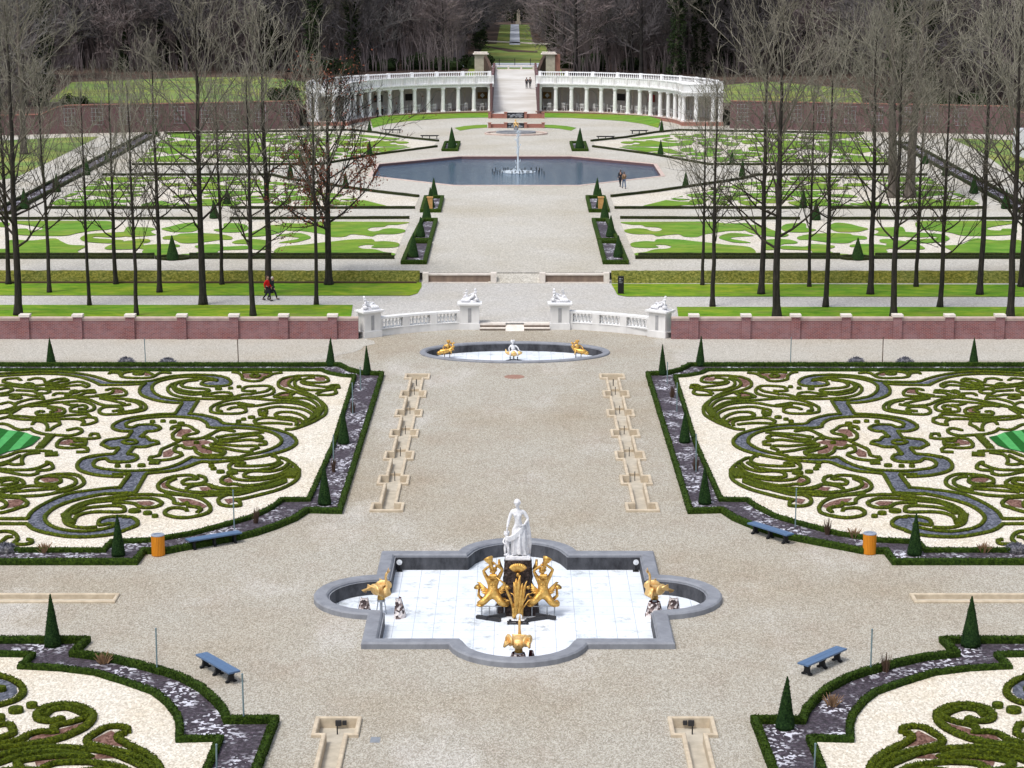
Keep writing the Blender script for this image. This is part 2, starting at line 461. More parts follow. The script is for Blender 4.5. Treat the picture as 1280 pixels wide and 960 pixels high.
M['jet'] = plain('water_spray', (.9,.95,1), (.8,.9,.97), 5, .3)
M['jet'].node_tree.nodes['Principled BSDF'].inputs['Alpha'].default_value = .55
M['benchtop'] = plain('blue_grey_bench_paint', (.085,.16,.29), (.07,.13,.25), 6, .35, spec=.6)
M['benchleg'] = plain('black_bench_leg', (.012,.013,.016), None, 6, .5)
M['ochre'] = plain('ochre_painted_wood', (.62,.36,.13), (.48,.26,.08), 5, .6)
M['orange'] = plain('orange_slatted_wood', (.80,.30,.02), (.55,.19,.01), 5, .6, stretch=(14,14,.4))
M['binlid'] = plain('grey_blue_lid', (.30,.34,.42), None, 4, .4)
M['pole'] = plain('teal_grey_pole', (.20,.29,.31), (.14,.2,.22), 4, .5)
M['stick'] = plain('brown_stake', (.10,.06,.04), None, 5, .9)
M['black'] = plain('black_panel', (.012,.011,.012), None, 6, .5)
M['iron'] = plain('dark_iron', (.05,.05,.055), None, 6, .5, .4)
M['steel'] = plain('pale_steel', (.45,.47,.50), None, 6, .4, .6)
M['lamp'] = plain('white_lamp_face', (.85,.87,.9), None, 6, .3)
M['skin'] = plain('skin', (.55,.33,.25), None, 6, .6)
M['red'] = plain('red_jacket', (.75,.008,.008), (.5,.005,.005), 4, .7)
M['navy'] = plain('dark_coat', (.018,.02,.028), None, 4, .8)
M['tan'] = plain('tan_jacket', (.24,.15,.075), None, 4, .8)
M['denim'] = plain('blue_jeans', (.09,.14,.24), None, 8, .8)
M['hairg'] = plain('grey_hair', (.62,.60,.58), None, 8, .8)
M['hairb'] = plain('brown_hair', (.10,.055,.035), None, 8, .8)
M['van'] = plain('white_van_paint', (.80,.82,.85), None, 1, .25)
M['glass'] = plain('dark_glass', (.10,.18,.28), None, 1, .1, spec=.8)
M['lav'] = leafy('lavender_foliage', (.06,.065,.09), (.14,.15,.20), (.26,.27,.34), 8)
M['dry'] = plain('dry_stems', (.35,.22,.12), (.2,.12,.07), 6, .9)
M['brownstone'] = plain('brown_stained_stone', (.27,.20,.15), (.14,.10,.08), 1.8, .85, stretch=(1,1,.4))
M['rampstone'] = plain('white_worn_ramp', (.70,.69,.67), (.46,.43,.38), .35, .7, detail=6, stretch=(.4,1,1))
M['canal'] = plain('pale_path', (.62,.66,.74), (.5,.54,.62), .3, .5)
M['signwood'] = plain('ochre_board', (.30,.17,.06), None, 4, .6)
M['redsign'] = plain('red_board', (.35,.02,.03), None, 4, .6)
M['pipe'] = plain('rusty_patch', (.35,.2,.15), None, 4, .8)
# ================================================================= terrain
Z1, Z2, Z3 = .4, 1.0, 3.4           # middle terrace, upper garden, park
YW = P(643,424,0)[1]                # foot of the brick walls
YS = P(643,353.5,Z1)[1]             # foot of the low terrace walls
FC = (.12, 78.6)                   # middle of the large fountain

RZF = -.42
def fountain_outline(r=2.6, hx=5.75, hy=6.0, d=5.45):
    """cross-shaped outline: a square with a round bay on every side"""
    pts = []
    def bay(cx, cy, a0, cut):
        for k in range(15):
            a = a0-cut+2*cut*k/14
            pts.append((FC[0]+cx+r*math.cos(a), FC[1]+cy+r*math.sin(a)))
    cx_ = math.acos((hx-d)/r); cy_ = math.acos((hy-d)/r)
    bay(d,0,0,cx_); pts.append((FC[0]+hx,FC[1]+hy)); bay(0,d,PI/2,cy_); pts.append((FC[0]-hx,FC[1]+hy))
    bay(-d,0,PI,cx_); pts.append((FC[0]-hx,FC[1]-hy)); bay(0,-d,-PI/2,cy_); pts.append((FC[0]+hx,FC[1]-hy))
    return pts
OUT_F = fountain_outline()
OUT_O = [(6.07*math.cos(2*PI*k/56), 130.15+3.5*math.sin(2*PI*k/56)) for k in range(56)]
def cascade_outline(side):
    ys = [P(0,y,.1)[1] for y in (467,487,495,511,519,536,544,563,573,593,604,627,637.5)]
    ys[1] = ys[0]-1.0*(ys[0]-P(0,472,.1)[1]); 
    xo, xn, xi, xm = -6.62, -6.28, -5.08, -5.42
    L, R = [], []
    # head box, then pockets that widen the channel
    segs = [(P(0,467,.1)[1], P(0,472.5,.1)[1])]+[(P(0,a,.1)[1], P(0,b,.1)[1]) for a,b in ((488,495.5),(511.5,519.5),(536.5,545),(563.5,573.5),(593.5,604.5),(628,637.8))]
    for a, b in segs:
        L += [(xn,a) if a is not segs[0][0] else (xo,a), (xo,a), (xo,b), (xn,b)]
        R += [(xm,a) if a is not segs[0][0] else (xi,a), (xi,a), (xi,b), (xm,b)]
    L = L[1:-1]; R = R[1:-1]
    pts = L + R[::-1]
    return [(x*side*-1 if side > 0 else x, y) for x,y in pts]
OUT_CL = cascade_outline(-1); OUT_CR = cascade_outline(1)
def near_outline(side):
    a, b = P(0,895.5,.1)[1], P(0,918.5,.1)[1]
    pts = [(-6.62,a),(-6.62,b),(-6.28,b),(-6.28,40),(-5.42,40),(-5.42,b),(-5.08,b),(-5.08,a)]
    return [(-x if side > 0 else x, y) for x,y in pts]
OUT_NL = near_outline(-1); OUT_NR = near_outline(1)
ta, tb = P(150,740.6,.1), P(143.7,751,.1)
OUT_TL = [(-34,ta[1]),(-34,tb[1]),(tb[0],tb[1]),(tb[0],ta[1])]
OUT_TR = mir(OUT_TL)
PC = (.2, 233.9)
OUT_P = [(PC[0]+17.6*math.cos(PI/8+k*PI/4), PC[1]+17.6*math.sin(PI/8+k*PI/4)) for k in range(8)]

def basin(root, outline, rimw, zt, zf, zg, m_rim, m_side, m_floor, outer_drop=.0, lip=.0, floor=True):
    """sunken basin: rim (top and outer face), inner wall, floor"""
    o = outline if area(outline) > 0 else outline[::-1]
    n = len(o)
    inn = offset(o, rimw); i2 = offset(o, rimw+lip) if lip else inn
    V = []; Fc = []
    def ring(pts, z): 
        b = len(V); V.extend((x,y,z) for x,y in pts); return b
    def band(a, b):
        for k in range(n):
            k2 = (k+1)%n; Fc.append((a+k, a+k2, b+k2, b+k))
    bev = min(.06, rimw*.2, (zt-zg)*.5)
    r0 = ring(o, zg-.05); r1 = ring(o, zt-bev); r2 = ring(offset(o,bev), zt); r3 = ring(offset(o,rimw-bev), zt); r4 = ring(inn, zt-bev)
    r5 = ring(inn, zt-.12 if lip else zt-bev-.05)
    band(r0,r1); band(r1,r2); band(r2,r3); band(r3,r4); band(r4,r5)
    if lip:
        r6 = ring(i2, zt-.12); band(r5,r6)
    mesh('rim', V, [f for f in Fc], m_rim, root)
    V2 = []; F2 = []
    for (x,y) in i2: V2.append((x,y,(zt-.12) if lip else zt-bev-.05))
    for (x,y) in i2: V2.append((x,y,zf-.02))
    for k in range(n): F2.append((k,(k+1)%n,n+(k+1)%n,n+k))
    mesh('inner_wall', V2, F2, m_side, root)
    if floor: poly('basin_floor', [i2], zf, m_floor, root)

holes = [offset(o if area(o)>0 else o[::-1], .05) for o in (OUT_F, OUT_O, OUT_CL, OUT_CR, OUT_NL, OUT_NR, OUT_TL, OUT_TR)]
mid_front = [(-60,YW+.3),(-9.8,YW+.3)] + [( -9.8+ (9.8-2.9)*t, YW+.3+3.6*math.sin(t*PI/2)) for t in (.2,.4,.6,.8,1)]
mid_front += [(-2.4, YW+3.75),(2.4,YW+3.75)] + [(-x,y) for x,y in mid_front[::-1]]
big = [(-3000,20),(3000,20),(3000,YW+8)]+[(-3000,YW+8)]
poly('gravel_ground', [big]+holes, 0, M['gravel'])['kind'] = 'structure'
# lighter raked strip in front of the brick walls
strip = [(-60, P(0,451,0)[1]), (-12.5,P(0,451,0)[1])]+[(-12.5+3.4*math.sin(k*PI/16)**.8+.25*math.sin(k*2.3), P(0,451,0)[1]+(YW+.3-P(0,451,0)[1])*k/8) for k in range(1,8)]+[(-9.9,YW+.2),(-60,YW+.05)]
for s, nm in ((1,'gravel_walk'),(-1,'gravel_walk')):
    q = [(x*s,y) for x,y in strip]
    poly(nm, [q], .012, M['gravel_wall'])['kind'] = 'structure'
# middle terrace
tb_ = [(-3000,YW+.3)]+mid_front[1:-1]+[(3000,YW+.3),(3000,YS+2),(-3000,YS+2)]
poly('terrace_path', [tb_], Z1, M['gravel_terrace'])['kind'] = 'structure'
V = [(-3000,YS+1.2,Z2),(3000,YS+1.2,Z2)]
hole_p = offset(OUT_P, .05)
up = [(-3000,YS+1.2),(3000,YS+1.2),(3000,340),(-3000,340)]
poly('upper_gravel', [up, hole_p], Z2, M['gravel_upper'])['kind'] = 'structure'
# park level behind the garden wall, wrapped round the colonnade
CY, CA, CB, CA2, CB2 = 294.5, 24.0, 21.3, 29.3, 26.6      # colonnade: centre, inner and outer half-axes
WL = [(-29.9,290.2),(-44.5,285.8),(-62.5,281),(-90,272),(-170,250)]
park = [(-3000,250.5)]+[(x,y+.3) for x,y in WL[::-1]]+[(-(CA2+.1)*math.cos(a), CY+(CB2+.1)*math.sin(a)) for a in [k*PI/2/12 for k in range(0,11)]]
park += [(-4.4,CY+CB2),(-4.4,364),(4.4,364),(4.4,CY+CB2)]+[((CA2+.1)*math.sin(a), CY+(CB2+.1)*math.cos(a)) for a in [k*PI/2/12 for k in range(2,13)]]+[(-x,y+.3) for x,y in WL]+[(3000,250.5),(3000,6000),(-3000,6000)]
poly('park_ground', [park], Z3, M['litter'])['kind'] = 'structure'
# meadows: side lawns above the walls, long lawn of the vista
def lawnpoly(name, pts, z, mat, zz=None): 
    o = poly(name, [pts], z, mat); o['kind'] = 'structure'; return o
lawnpoly('side_meadow', [P(60,128,Z3),P(380,132,Z3),P(392,104,Z3),P(330,96,Z3),P(240,97,Z3),P(90,103,Z3)], Z3+.03, M['lawn_far'])
lawnpoly('side_meadow', [P(895,128,Z3),P(1080,140,Z3),P(1075,112,Z3),P(960,102,Z3),P(890,108,Z3)], Z3+.03, M['lawn_far'])
w_ = 4.4
lawnpoly('vista_lawn', [(-9,365),(9,365),(7,505),(-7,505)], Z3+.03, M['lawn_far'])
lawnpoly('vista_lawn', [(-w_,505),(-1.3,505),(-1.3,640),(-w_,640)], Z3+.03, M['lawn_far'])
lawnpoly('vista_lawn', [(1.3,505),(w_,505),(w_,640),(1.3,640)], Z3+.03, M['lawn_far'])
lawnpoly('cross_path', [P(600,52,Z3),P(700,57,Z3),P(700,55,Z3),P(600,50.6,Z3)], Z3+.06, M['cream_up'])
lawnpoly('avenue_path', [(-1.25,500),(1.25,500),(1.25,642),(-1.25,642)], Z3+.06, M['canal'])
lawnpoly('moat_water', [(-12,P(0,84.5,Z3)[1]),(12,P(0,84.5,Z3)[1]),(12,P(0,79,Z3)[1]),(-12,P(0,79,Z3)[1])], Z3+.05, M['canal'])
lawnpoly('ditch', [P(608,57.5,Z3),P(625,60,Z3),P(640,62,Z3),P(672,64.5,Z3),P(672,66,Z3),P(636,65.2,Z3),P(622,62,Z3),P(608,59,Z3)], Z3+.06, M['litter'])

# middle terrace lawns (left and right of the central path)
def tl(a): return [P(x,y,Z1) for x,y in a]
for q in ([(-400,369.5),(512,370),(522,367),(527,359),(527,353.5),(-400,353.5)],
          [(1700,371.5),(783,371),(772,369),(768,362),(764,355),(1700,357)]):
    o = poly('terrace_lawn', [tl(q)], Z1+.03, M['lawn']); tag(o, kind='structure')
for q in ([(-400,404),(441,404),(441,381.5),(-400,381.5)], [(1700,404),(846,404),(846,384),(1700,384)]):
    q2 = tl(q); q2[0] = (q2[0][0],YW+.35); q2[1] = (q2[1][0],YW+.35)
    o = poly('terrace_lawn', [q2], Z1+.03, M['lawn']); tag(o, kind='structure')
# central ramp up to the upper garden
xr = XAT(671,YS,Z1)
mesh('gravel_ramp', [(-2.0,YS-.3,Z1+.01),(2.1,YS-.3,Z1+.01),(2.1,YS+1.4,Z2+.01),(-2.0,YS+1.4,Z2+.01)], [(0,1,2,3)], M['gravel_upper'])['kind'] = 'structure'
# low terrace walls
for s, a, b in ((-1,532,617),(1,678,758)):
    x0, x1 = XAT(a,YS,Z1), XAT(b,YS,Z1)
    t = empty('terrace_wall', (0,0,0), 0, 'low brown-stained stone wall with pale coping, %s of the small gravel ramp' % ('left' if s<0 else 'right'), 'low wall')
    MB().box(x0,YS,Z1,x1,YS+.3,Z2-.02).build('wall_face', M['brownstone'], t)
    MB().box(x0-.05,YS-.06,Z2-.02,x1+.05,YS+.4,Z2+.1).build('coping', M['capstone'], t)
    MB().box(x0-.1,YS-.16,Z1,x1+.1,YS-.003,Z1+.07).build('plinth', M['capstone'], t)
    for xx in (x0, x1):
        MB().box(xx-.22,YS-.2,Z1,xx+.22,YS+.5,Z2+.16).build('end_pier', M['capstone'], t)
# planted banks
def rough_strip(name, x0, x1, y0, y1, z0, z1, mat, step=.45, rows=6, amp=.05):
    n = int((x1-x0)/step); V = []; Fc = []
    for i in range(n+1):
        x = x0+(x1-x0)*i/n
        for j in range(rows+1):
            v = j/rows
            y = y0+(y1-y0)*v; z = z0+(z1-z0)*min(1,v*1.6)
            d = amp*noise.noise(Vector((x*2,j*1.7,3)))+amp*.5*noise.noise(Vector((x*6,j*2.7,9)))
            V.append((x, y-d, z+d))
    for i in range(n):
        for j in range(rows):
            a = i*(rows+1)+j; Fc.append((a, a+rows+1, a+rows+2, a+1))
    return mesh(name, V, Fc, mat)
o = rough_strip('bank_hedge', -62, XAT(526,YS,Z1)-.1, YS-.1, YS+1.3, Z1, Z2+.16, M['bank'])
tag(o, 'long clipped olive-green hedge bank behind the left terrace lawn', 'hedge')
o = rough_strip('bank_hedge', XAT(762,YS,Z1)+.15, 62, YS-.25, YS+1.2, Z1, Z2+.16, M['bank'])
tag(o, 'long clipped olive-green hedge bank behind the right terrace lawn', 'hedge')
o = MB().box(-62,YS-.42,Z1,XAT(526,YS,Z1)-.3,YS-.30,Z1+.16).build('edging_board', M['stick']); tag(o, 'thin dark wooden edging along the foot of the left hedge bank', 'edging')

# ================================================================= brick walls of the lower garden
def lower_wall(s):
    x_in = XAT(448,YW,0)
    x0, x1 = (abs(x_in)+.0, 62)
    px = [-76,-14,32,98,163.5,228,293,355,416] if s < 0 else [867,932,994,1057,1121,1186,1249,1312,1375]
    xs = [abs(XAT(p,YW,0)) for p in px]
    t = empty('garden_wall', (0,0,0), 0, 'low purple-red brick wall with capped piers, %s of the white balustrade' % ('left' if s<0 else 'right'), 'wall')
    MB().box(*(sorted((s*x0,s*x1))[0:1]), YW, 0, sorted((s*x0,s*x1))[1], YW+.3, 1.36).build('wall_body', M['brickwall'], t)
    MB().box(sorted((s*x0,s*x1))[0], YW-.05, 1.36, sorted((s*x0,s*x1))[1], YW+.36, 1.46).build('coping', M['coping'], t)
    MB().box(sorted((s*x0,s*x1))[0], YW-.03, 1.25, sorted((s*x0,s*x1))[1], YW-.002, 1.33).build('string_course', M['coping'], t)
    for x in xs:
        b = MB().box(s*x-.29,YW-.13,0,s*x+.29,YW+.4,1.5).build('pier', M['brickwall'], t)
        MB().box(s*x-.35,YW-.2,1.5,s*x+.35,YW+.46,1.66).build('cap', M['capstone'], b)
lower_wall(-1); lower_wall(1)

# ================================================================= white balustrade with four pedestals
def pedestal(c, ang, label, zt=1.75):
    t = empty('pedestal', (c[0],c[1],0), ang, label, 'pedestal')
    MB().box(-.80,-.52,0,.80,.52,.42).box(-.74,-.46,.42,.74,.46,zt-.12).build('shaft', M['whitewall'], t)
    MB().box(-.13,-.475,.5,.13,-.462,zt-.28).build('niche', M['nichegrey'], t)
    MB().box(-.86,-.58,zt-.12,.86,.58,zt-.05).box(-.95,-.66,zt-.05,.95,.66,zt+.06).build('cap', M['white'], t)
    t.scale = (.87,.87,1)
    return t
PEDI = (XAT(587,YW+3.2,0), YW+3.9); PEDO = (XAT(462,YW,0)-.05, YW+.95)
def balustrade(s):
    side = 'left' if s<0 else 'right'
    a = (s*-1*-1*abs(PEDO[0])*1.0, PEDO[1]); 
    a = (s*abs(PEDO[0]), PEDO[1]); b = (s*abs(PEDI[0]), PEDI[1])
    # concave run between the pedestals
    A = (s*(abs(PEDO[0])-.45), PEDO[1]+.30); B = (s*(abs(PEDI[0])+.60), PEDI[1])
    mid = ((A[0]+B[0])/2 + s*.1, (A[1]+B[1])/2+.62)
    def q(t): return tuple((1-t)**2*A[i]+2*t*(1-t)*mid[i]+t*t*B[i] for i in (0,1))
    t = empty('balustrade', (0,0,0), 0, 'curved white stone balustrade between the two statues %s of the central ramp' % side, 'balustrade')
    pts = [q(k/18) for k in range(19)]
    def sweep(name, hw, z0, z1, mat):
        l = offset(pts, hw, False); r = offset(pts, -hw, False); n = len(pts)
        V = [(x,y,z0) for x,y in l]+[(x,y,z1) for x,y in l]+[(x,y,z1) for x,y in r]+[(x,y,z0) for x,y in r]
        Fc = []
        for k in range(n-1):
            for j in range(3): Fc.append((j*n+k, j*n+k+1, (j+1)*n+k+1, (j+1)*n+k))
        Fc += [(0,n,2*n,3*n),(n-1,2*n-1,3*n-1,4*n-1)]
        mesh(name, V, Fc, mat, t)
    sweep('base_course', .24, 0, .46, M['whitewall'])
    sweep('plinth', .27, .46, .52, M['white'])
    sweep('handrail', .26, 1.12, 1.26, M['white'])
    posts = (0,.335,.665,1) if True else ()
    for u in (.02,.31,.34,.62,.655,.985): pass
    for u in (.012,.335,.665,.985):
        p = q(u); d = q(min(1,u+.02)); e = q(max(0,u-.02)); an = math.atan2(d[1]-e[1], d[0]-e[0])
        MB().obox(p, an, .5, .52, 0, 1.118).build('post', M['whitewall'], t)
    for seg in range(3):
        u0, u1 = (.012,.335,.665)[seg], (.335,.665,.985)[seg]
        for k in range(6):
            u = u0+.035+(u1-u0-.07)*(k+.5)/6; p = q(u)
            MB().lathe([(.09,0),(.09,.06),(.05,.09),(.055,.15),(.10,.27),(.10,.34),(.045,.46),(.05,.5),(.085,.53),(.085,.602)], (p[0],p[1],.52), 8).build('baluster', M['white'], t, smooth=True)
    angO = math.atan2(q(.15)[1]-A[1], q(.15)[0]-A[0]); 
    if s < 0: angO = math.atan2(A[1]-q(.12)[1], A[0]-q(.12)[0])+PI
    else: angO = math.atan2(A[1]-q(.12)[1], A[0]-q(.12)[0])
    pi_ = pedestal(b, 0, 'tall white pedestal with a narrow niche at the inner end of the %s balustrade' % side)
    po_ = pedestal(a, angO, 'tall white pedestal at the outer end of the %s balustrade, against the brick wall' % side)
    return a, b, angO
BAL = {s: balustrade(s) for s in (-1,1)}
# steps and ramp slab between the inner pedestals
t = empty('stone_steps', (0,0,0), 0, 'two shallow stone steps with a sloping slab between the inner pedestals', 'steps')
yb = YW+3.55; xi = abs(PEDI[0])-.68
for s in (-1,1):
    a, b = sorted((s*.62, s*xi))
    f_ = MB().box(a,yb-.30,0,b,yb,.10).box(a,yb+.06,.0,b,yb+.36,.30).build('step_riser', M['brownstone'], t)
    MB().box(a,yb-.36,.10,b,yb+.06,.17).box(a,yb+.0,.30,b,yb+.66,Z1+.02).build('step_tread', M['capstone'], t)
mesh('ramp_slab', [(-.62,yb-.6,.012),(.62,yb-.6,.012),(.62,yb+.6,Z1+.03),(-.62,yb+.6,Z1+.03),(-.62,yb-.6,-.1),(.62,yb-.6,-.1),(.62,yb+.6,-.1),(-.62,yb+.6,-.1)],
     [(0,1,2,3),(0,4,5,1),(1,5,6,2),(3,7,4,0),(2,6,7,3)], M['capstone'], t)

# ================================================================= basins
fr = empty('fountain_basin', (0,0,0), 0, 'large cross-shaped blue-grey stone basin with round bays and a white tiled floor', 'fountain basin')
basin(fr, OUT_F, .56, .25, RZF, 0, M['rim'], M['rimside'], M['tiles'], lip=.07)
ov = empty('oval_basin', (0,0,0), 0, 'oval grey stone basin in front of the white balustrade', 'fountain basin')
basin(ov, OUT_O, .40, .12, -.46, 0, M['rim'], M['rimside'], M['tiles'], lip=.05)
for o_, lab in ((OUT_CL,'long stepped sandstone water channel left of the central gravel'),(OUT_CR,'long stepped sandstone water channel right of the central gravel'),
                (OUT_NL,'near left sandstone channel head below the cross-shaped fountain'),(OUT_NR,'near right sandstone channel head below the cross-shaped fountain'),
                (OUT_TL,'shallow straight stone channel crossing the left cross path'),(OUT_TR,'shallow straight stone channel crossing the right cross path')):
    c = empty('water_channel', (0,0,0), 0, lab, 'water channel')
    far_ = o_ in (OUT_TL, OUT_TR)
    basin(c, o_, .15, .12 if not far_ else .09, (-.12 if far_ else -.25), 0, M['kerb_stone'], M['kerb_stone'], M['kerb_floor'])
    if o_ in (OUT_CL, OUT_CR):
        sx = -1 if o_ is OUT_CL else 1
        for yy in (488,511.5,536.5,563.5,593.5):
            y0 = P(0,yy,-.2)[1]
            MB().box(min(sx*6.12,sx*5.58),y0-.05,-.26,max(sx*6.12,sx*5.58),y0+.03,-.12).build('weir', M['kerb_stone'], c)
            MB().tube([(sx*5.85,y0-1.0,-.25),(sx*5.85,y0-1.0,.22)], .02, 6).build('nozzle', M['iron'], c)
        MB().tube([(sx*5.85,P(0,477,0)[1],-.25),(sx*5.85,P(0,477,0)[1],.15)], .03, 6).build('nozzle', M['iron'], c)
    if o_ in (OUT_NL, OUT_NR):
        sx = -1 if o_ is OUT_NL else 1
        yh = P(0,895.5,.1)[1]-.17
        MB().box(sx*5.85-.1,yh-.1,-.14,sx*5.85+.1,yh-.01,.04).box(sx*5.85+.2*sx*-1-.07,yh-.07,-.12,sx*5.85+.2*sx*-1+.07,yh-.01,.03).build('valve_box', M['iron'], c)
        MB().tube([(sx*5.85,yh-.55,-.25),(sx*5.85,yh-.55,.03)], .022, 6).build('nozzle', M['black'], c)
pl = empty('pool', (0,0,0), 0, 'wide octagonal pool with a fountain jet, in front of the colonnades', 'pool')
basin(pl, OUT_P, .45, Z2+.06, Z2-.6, Z2, M['coping'], M['brickfar'], M['water'], floor=False)
poly('water', [offset(OUT_P,.44)], Z2-.28, M['water'], pl)
# the jet and its spray
random.seed(3)
jt = MB()
y0 = PC[1]; zt = ZAT(163, y0)
jt.tube([(.35,y0,Z2-.3),(.35,y0,Z2+1.5),(.35,y0,zt-1.4),(.35,y0,zt)], [.16,.10,.08,.02], 7)
for k in range(150):
    a = random.random()*2*PI; r = abs(random.gauss(0,.18)); z = Z2+random.random()**.8*(zt-Z2)
    jt.blob((.35+r*math.cos(a), y0+r*math.sin(a), z), (.04,.04,.12), nu=4, nv=3)
for k in range(160):
    a = random.random()*2*PI; r = 1.9*random.random()**.5
    jt.blob((.35+r*math.cos(a), y0+r*math.sin(a), Z2-.24+.1*random.random()), (.16,.10,.05), nu=5, nv=3)
tag(jt.build('water_jet', M['jet']), 'tall thin white water jet rising from the middle of the octagonal pool', 'water jet', kind='thing')
nz_ = []
for k in range(26):
    x = -2.9+5.9*k/25+random.uniform(-.1,.1)
    y = y0+random.uniform(-2.2,2.2)
    nz_.append((x+.3,y))
jr = empty('spray_nozzles', (0,0,0), 0, 'ring of small dark nozzles standing in the pool round the jet', 'nozzles')
for x, y in nz_: MB().lathe([(.05,0),(.04,.3),(.07,.38),(.02,.5)], (x,y,Z2-.4), 6).build('nozzle', M['black'], jr)
# ================================================================= hedges
def leaf_quad(V, Fc, p, nrm, size):
    a = Vector((random.gauss(0,1),random.gauss(0,1),random.gauss(0,1))).normalized(); a = (a+nrm*.5).normalized()*size; b = a.orthogonal().normalized()*size*.55
    b.rotate(Matrix.Rotation(random.random()*3.14,3,a.normalized())); i = len(V)
    V += [tuple(p-a*.6),tuple(p+b),tuple(p+a),tuple(p-b)]; Fc.append((i,i+1,i+2,i+3))
def hedge(name, pts, w, h, z0, mat, parent=None, closed=False, step=.28, amp=.018, round_=.045, leaf=0, ls=.04):
    pts = dense(pts, step, closed)
    q = [pts[0]]
    for p in pts[1:]:
        if math.dist(p,q[-1]) > .04: q.append(p)
    pts = q; n = len(pts)
    if n < 2: return None
    shaded_stems = mat is M['box'] and h < .2  # lower side band: bare stem brown with the shade of the sides painted in
    prof = [(-.46,0,0),(-.5,.42,0),(-.5,1,-round_),(-.5,1,0),(0,1,.012),(.5,1,0),(.5,1,-round_),(.5,.42,0),(.46,0,0)]
    lay = []
    for u, v, dz in prof:
        off_ = u*w
        if v == 1 and dz == 0 and abs(u) == .5: off_ = u*(w-2*round_)
        lay.append((offset(pts, off_, closed) if off_ else pts, v*h+dz))
    V = []; Fc = []; m = len(prof)
    for k in range(n):
        for j in range(m):
            x, y = lay[j][0][k]; z = z0+lay[j][1]
            nv = Vector((x*4.1,y*4.1,z*5))
            a = amp*(1.0 if j not in (0,m-1) else .6)
            V.append((x+a*noise.noise(nv), y+a*noise.noise(nv+Vector((9,2,5))), z+(a*noise.noise(nv+Vector((3,8,1))) if 0<j<m-1 else -.02)))
    for k in range(n if closed else n-1):
        k2 = (k+1)%n
        for j in range(m-1): Fc.append((k*m+j, k*m+j+1, k2*m+j+1, k2*m+j))
    if not closed:
        Fc.append(tuple(range(m))); Fc.append(tuple((n-1)*m+j for j in range(m))[::-1])
    if leaf:
        for k in range(n if closed else n-1):
            k2 = (k+1)%n; L = math.dist(pts[k],pts[k2]); num = leaf*L; num = int(num)+(random.random() < num-int(num))
            tx, ty = (pts[k2][0]-pts[k][0])/max(L,1e-6), (pts[k2][1]-pts[k][1])/max(L,1e-6)
            for q in range(num):
                u = random.random(); bx, by = pts[k][0]+tx*L*u, pts[k][1]+ty*L*u
                s_ = random.random()
                if s_ < .5: o_ = random.uniform(-.5,.5)*w; p_ = Vector((bx-ty*o_, by+tx*o_, z0+h)); nn = Vector((0,0,1))
                else: 
                    e_ = 1 if s_ < .75 else -1; p_ = Vector((bx-ty*e_*w*.5, by+tx*e_*w*.5, z0+h*random.uniform(.12,1))); nn = Vector((-ty*e_,tx*e_,.2))
                leaf_quad(V, Fc, p_, nn, ls*random.uniform(.6,1.2))
    if shaded_stems:
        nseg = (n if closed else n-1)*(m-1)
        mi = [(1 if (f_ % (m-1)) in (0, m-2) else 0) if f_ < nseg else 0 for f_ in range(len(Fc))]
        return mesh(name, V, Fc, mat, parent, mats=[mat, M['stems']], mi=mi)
    return mesh(name, V, Fc, mat, parent)

T = {'A':(0,450,8),'B':(140,450,8),'C':(290,450,8),'D':(0,560,8),'E':(140,540,8),'F':(260,530,8),'N':(0,830,5.333),
     'T2':(240,440,4.8),'T3':(0,600,4.8),'T4':(240,560,4.8),'T5':(0,780,5.333),'T6':(200,760,4.8),
     'U1':(0,150,5.05),'U2':(170,160,5.333),'U3':(360,160,5.333),'U6':(1100,150,5.05)}
def tp(k, pts): ox,oy,s = T[k]; return [(ox+x/s, oy+y/s) for x,y in pts]

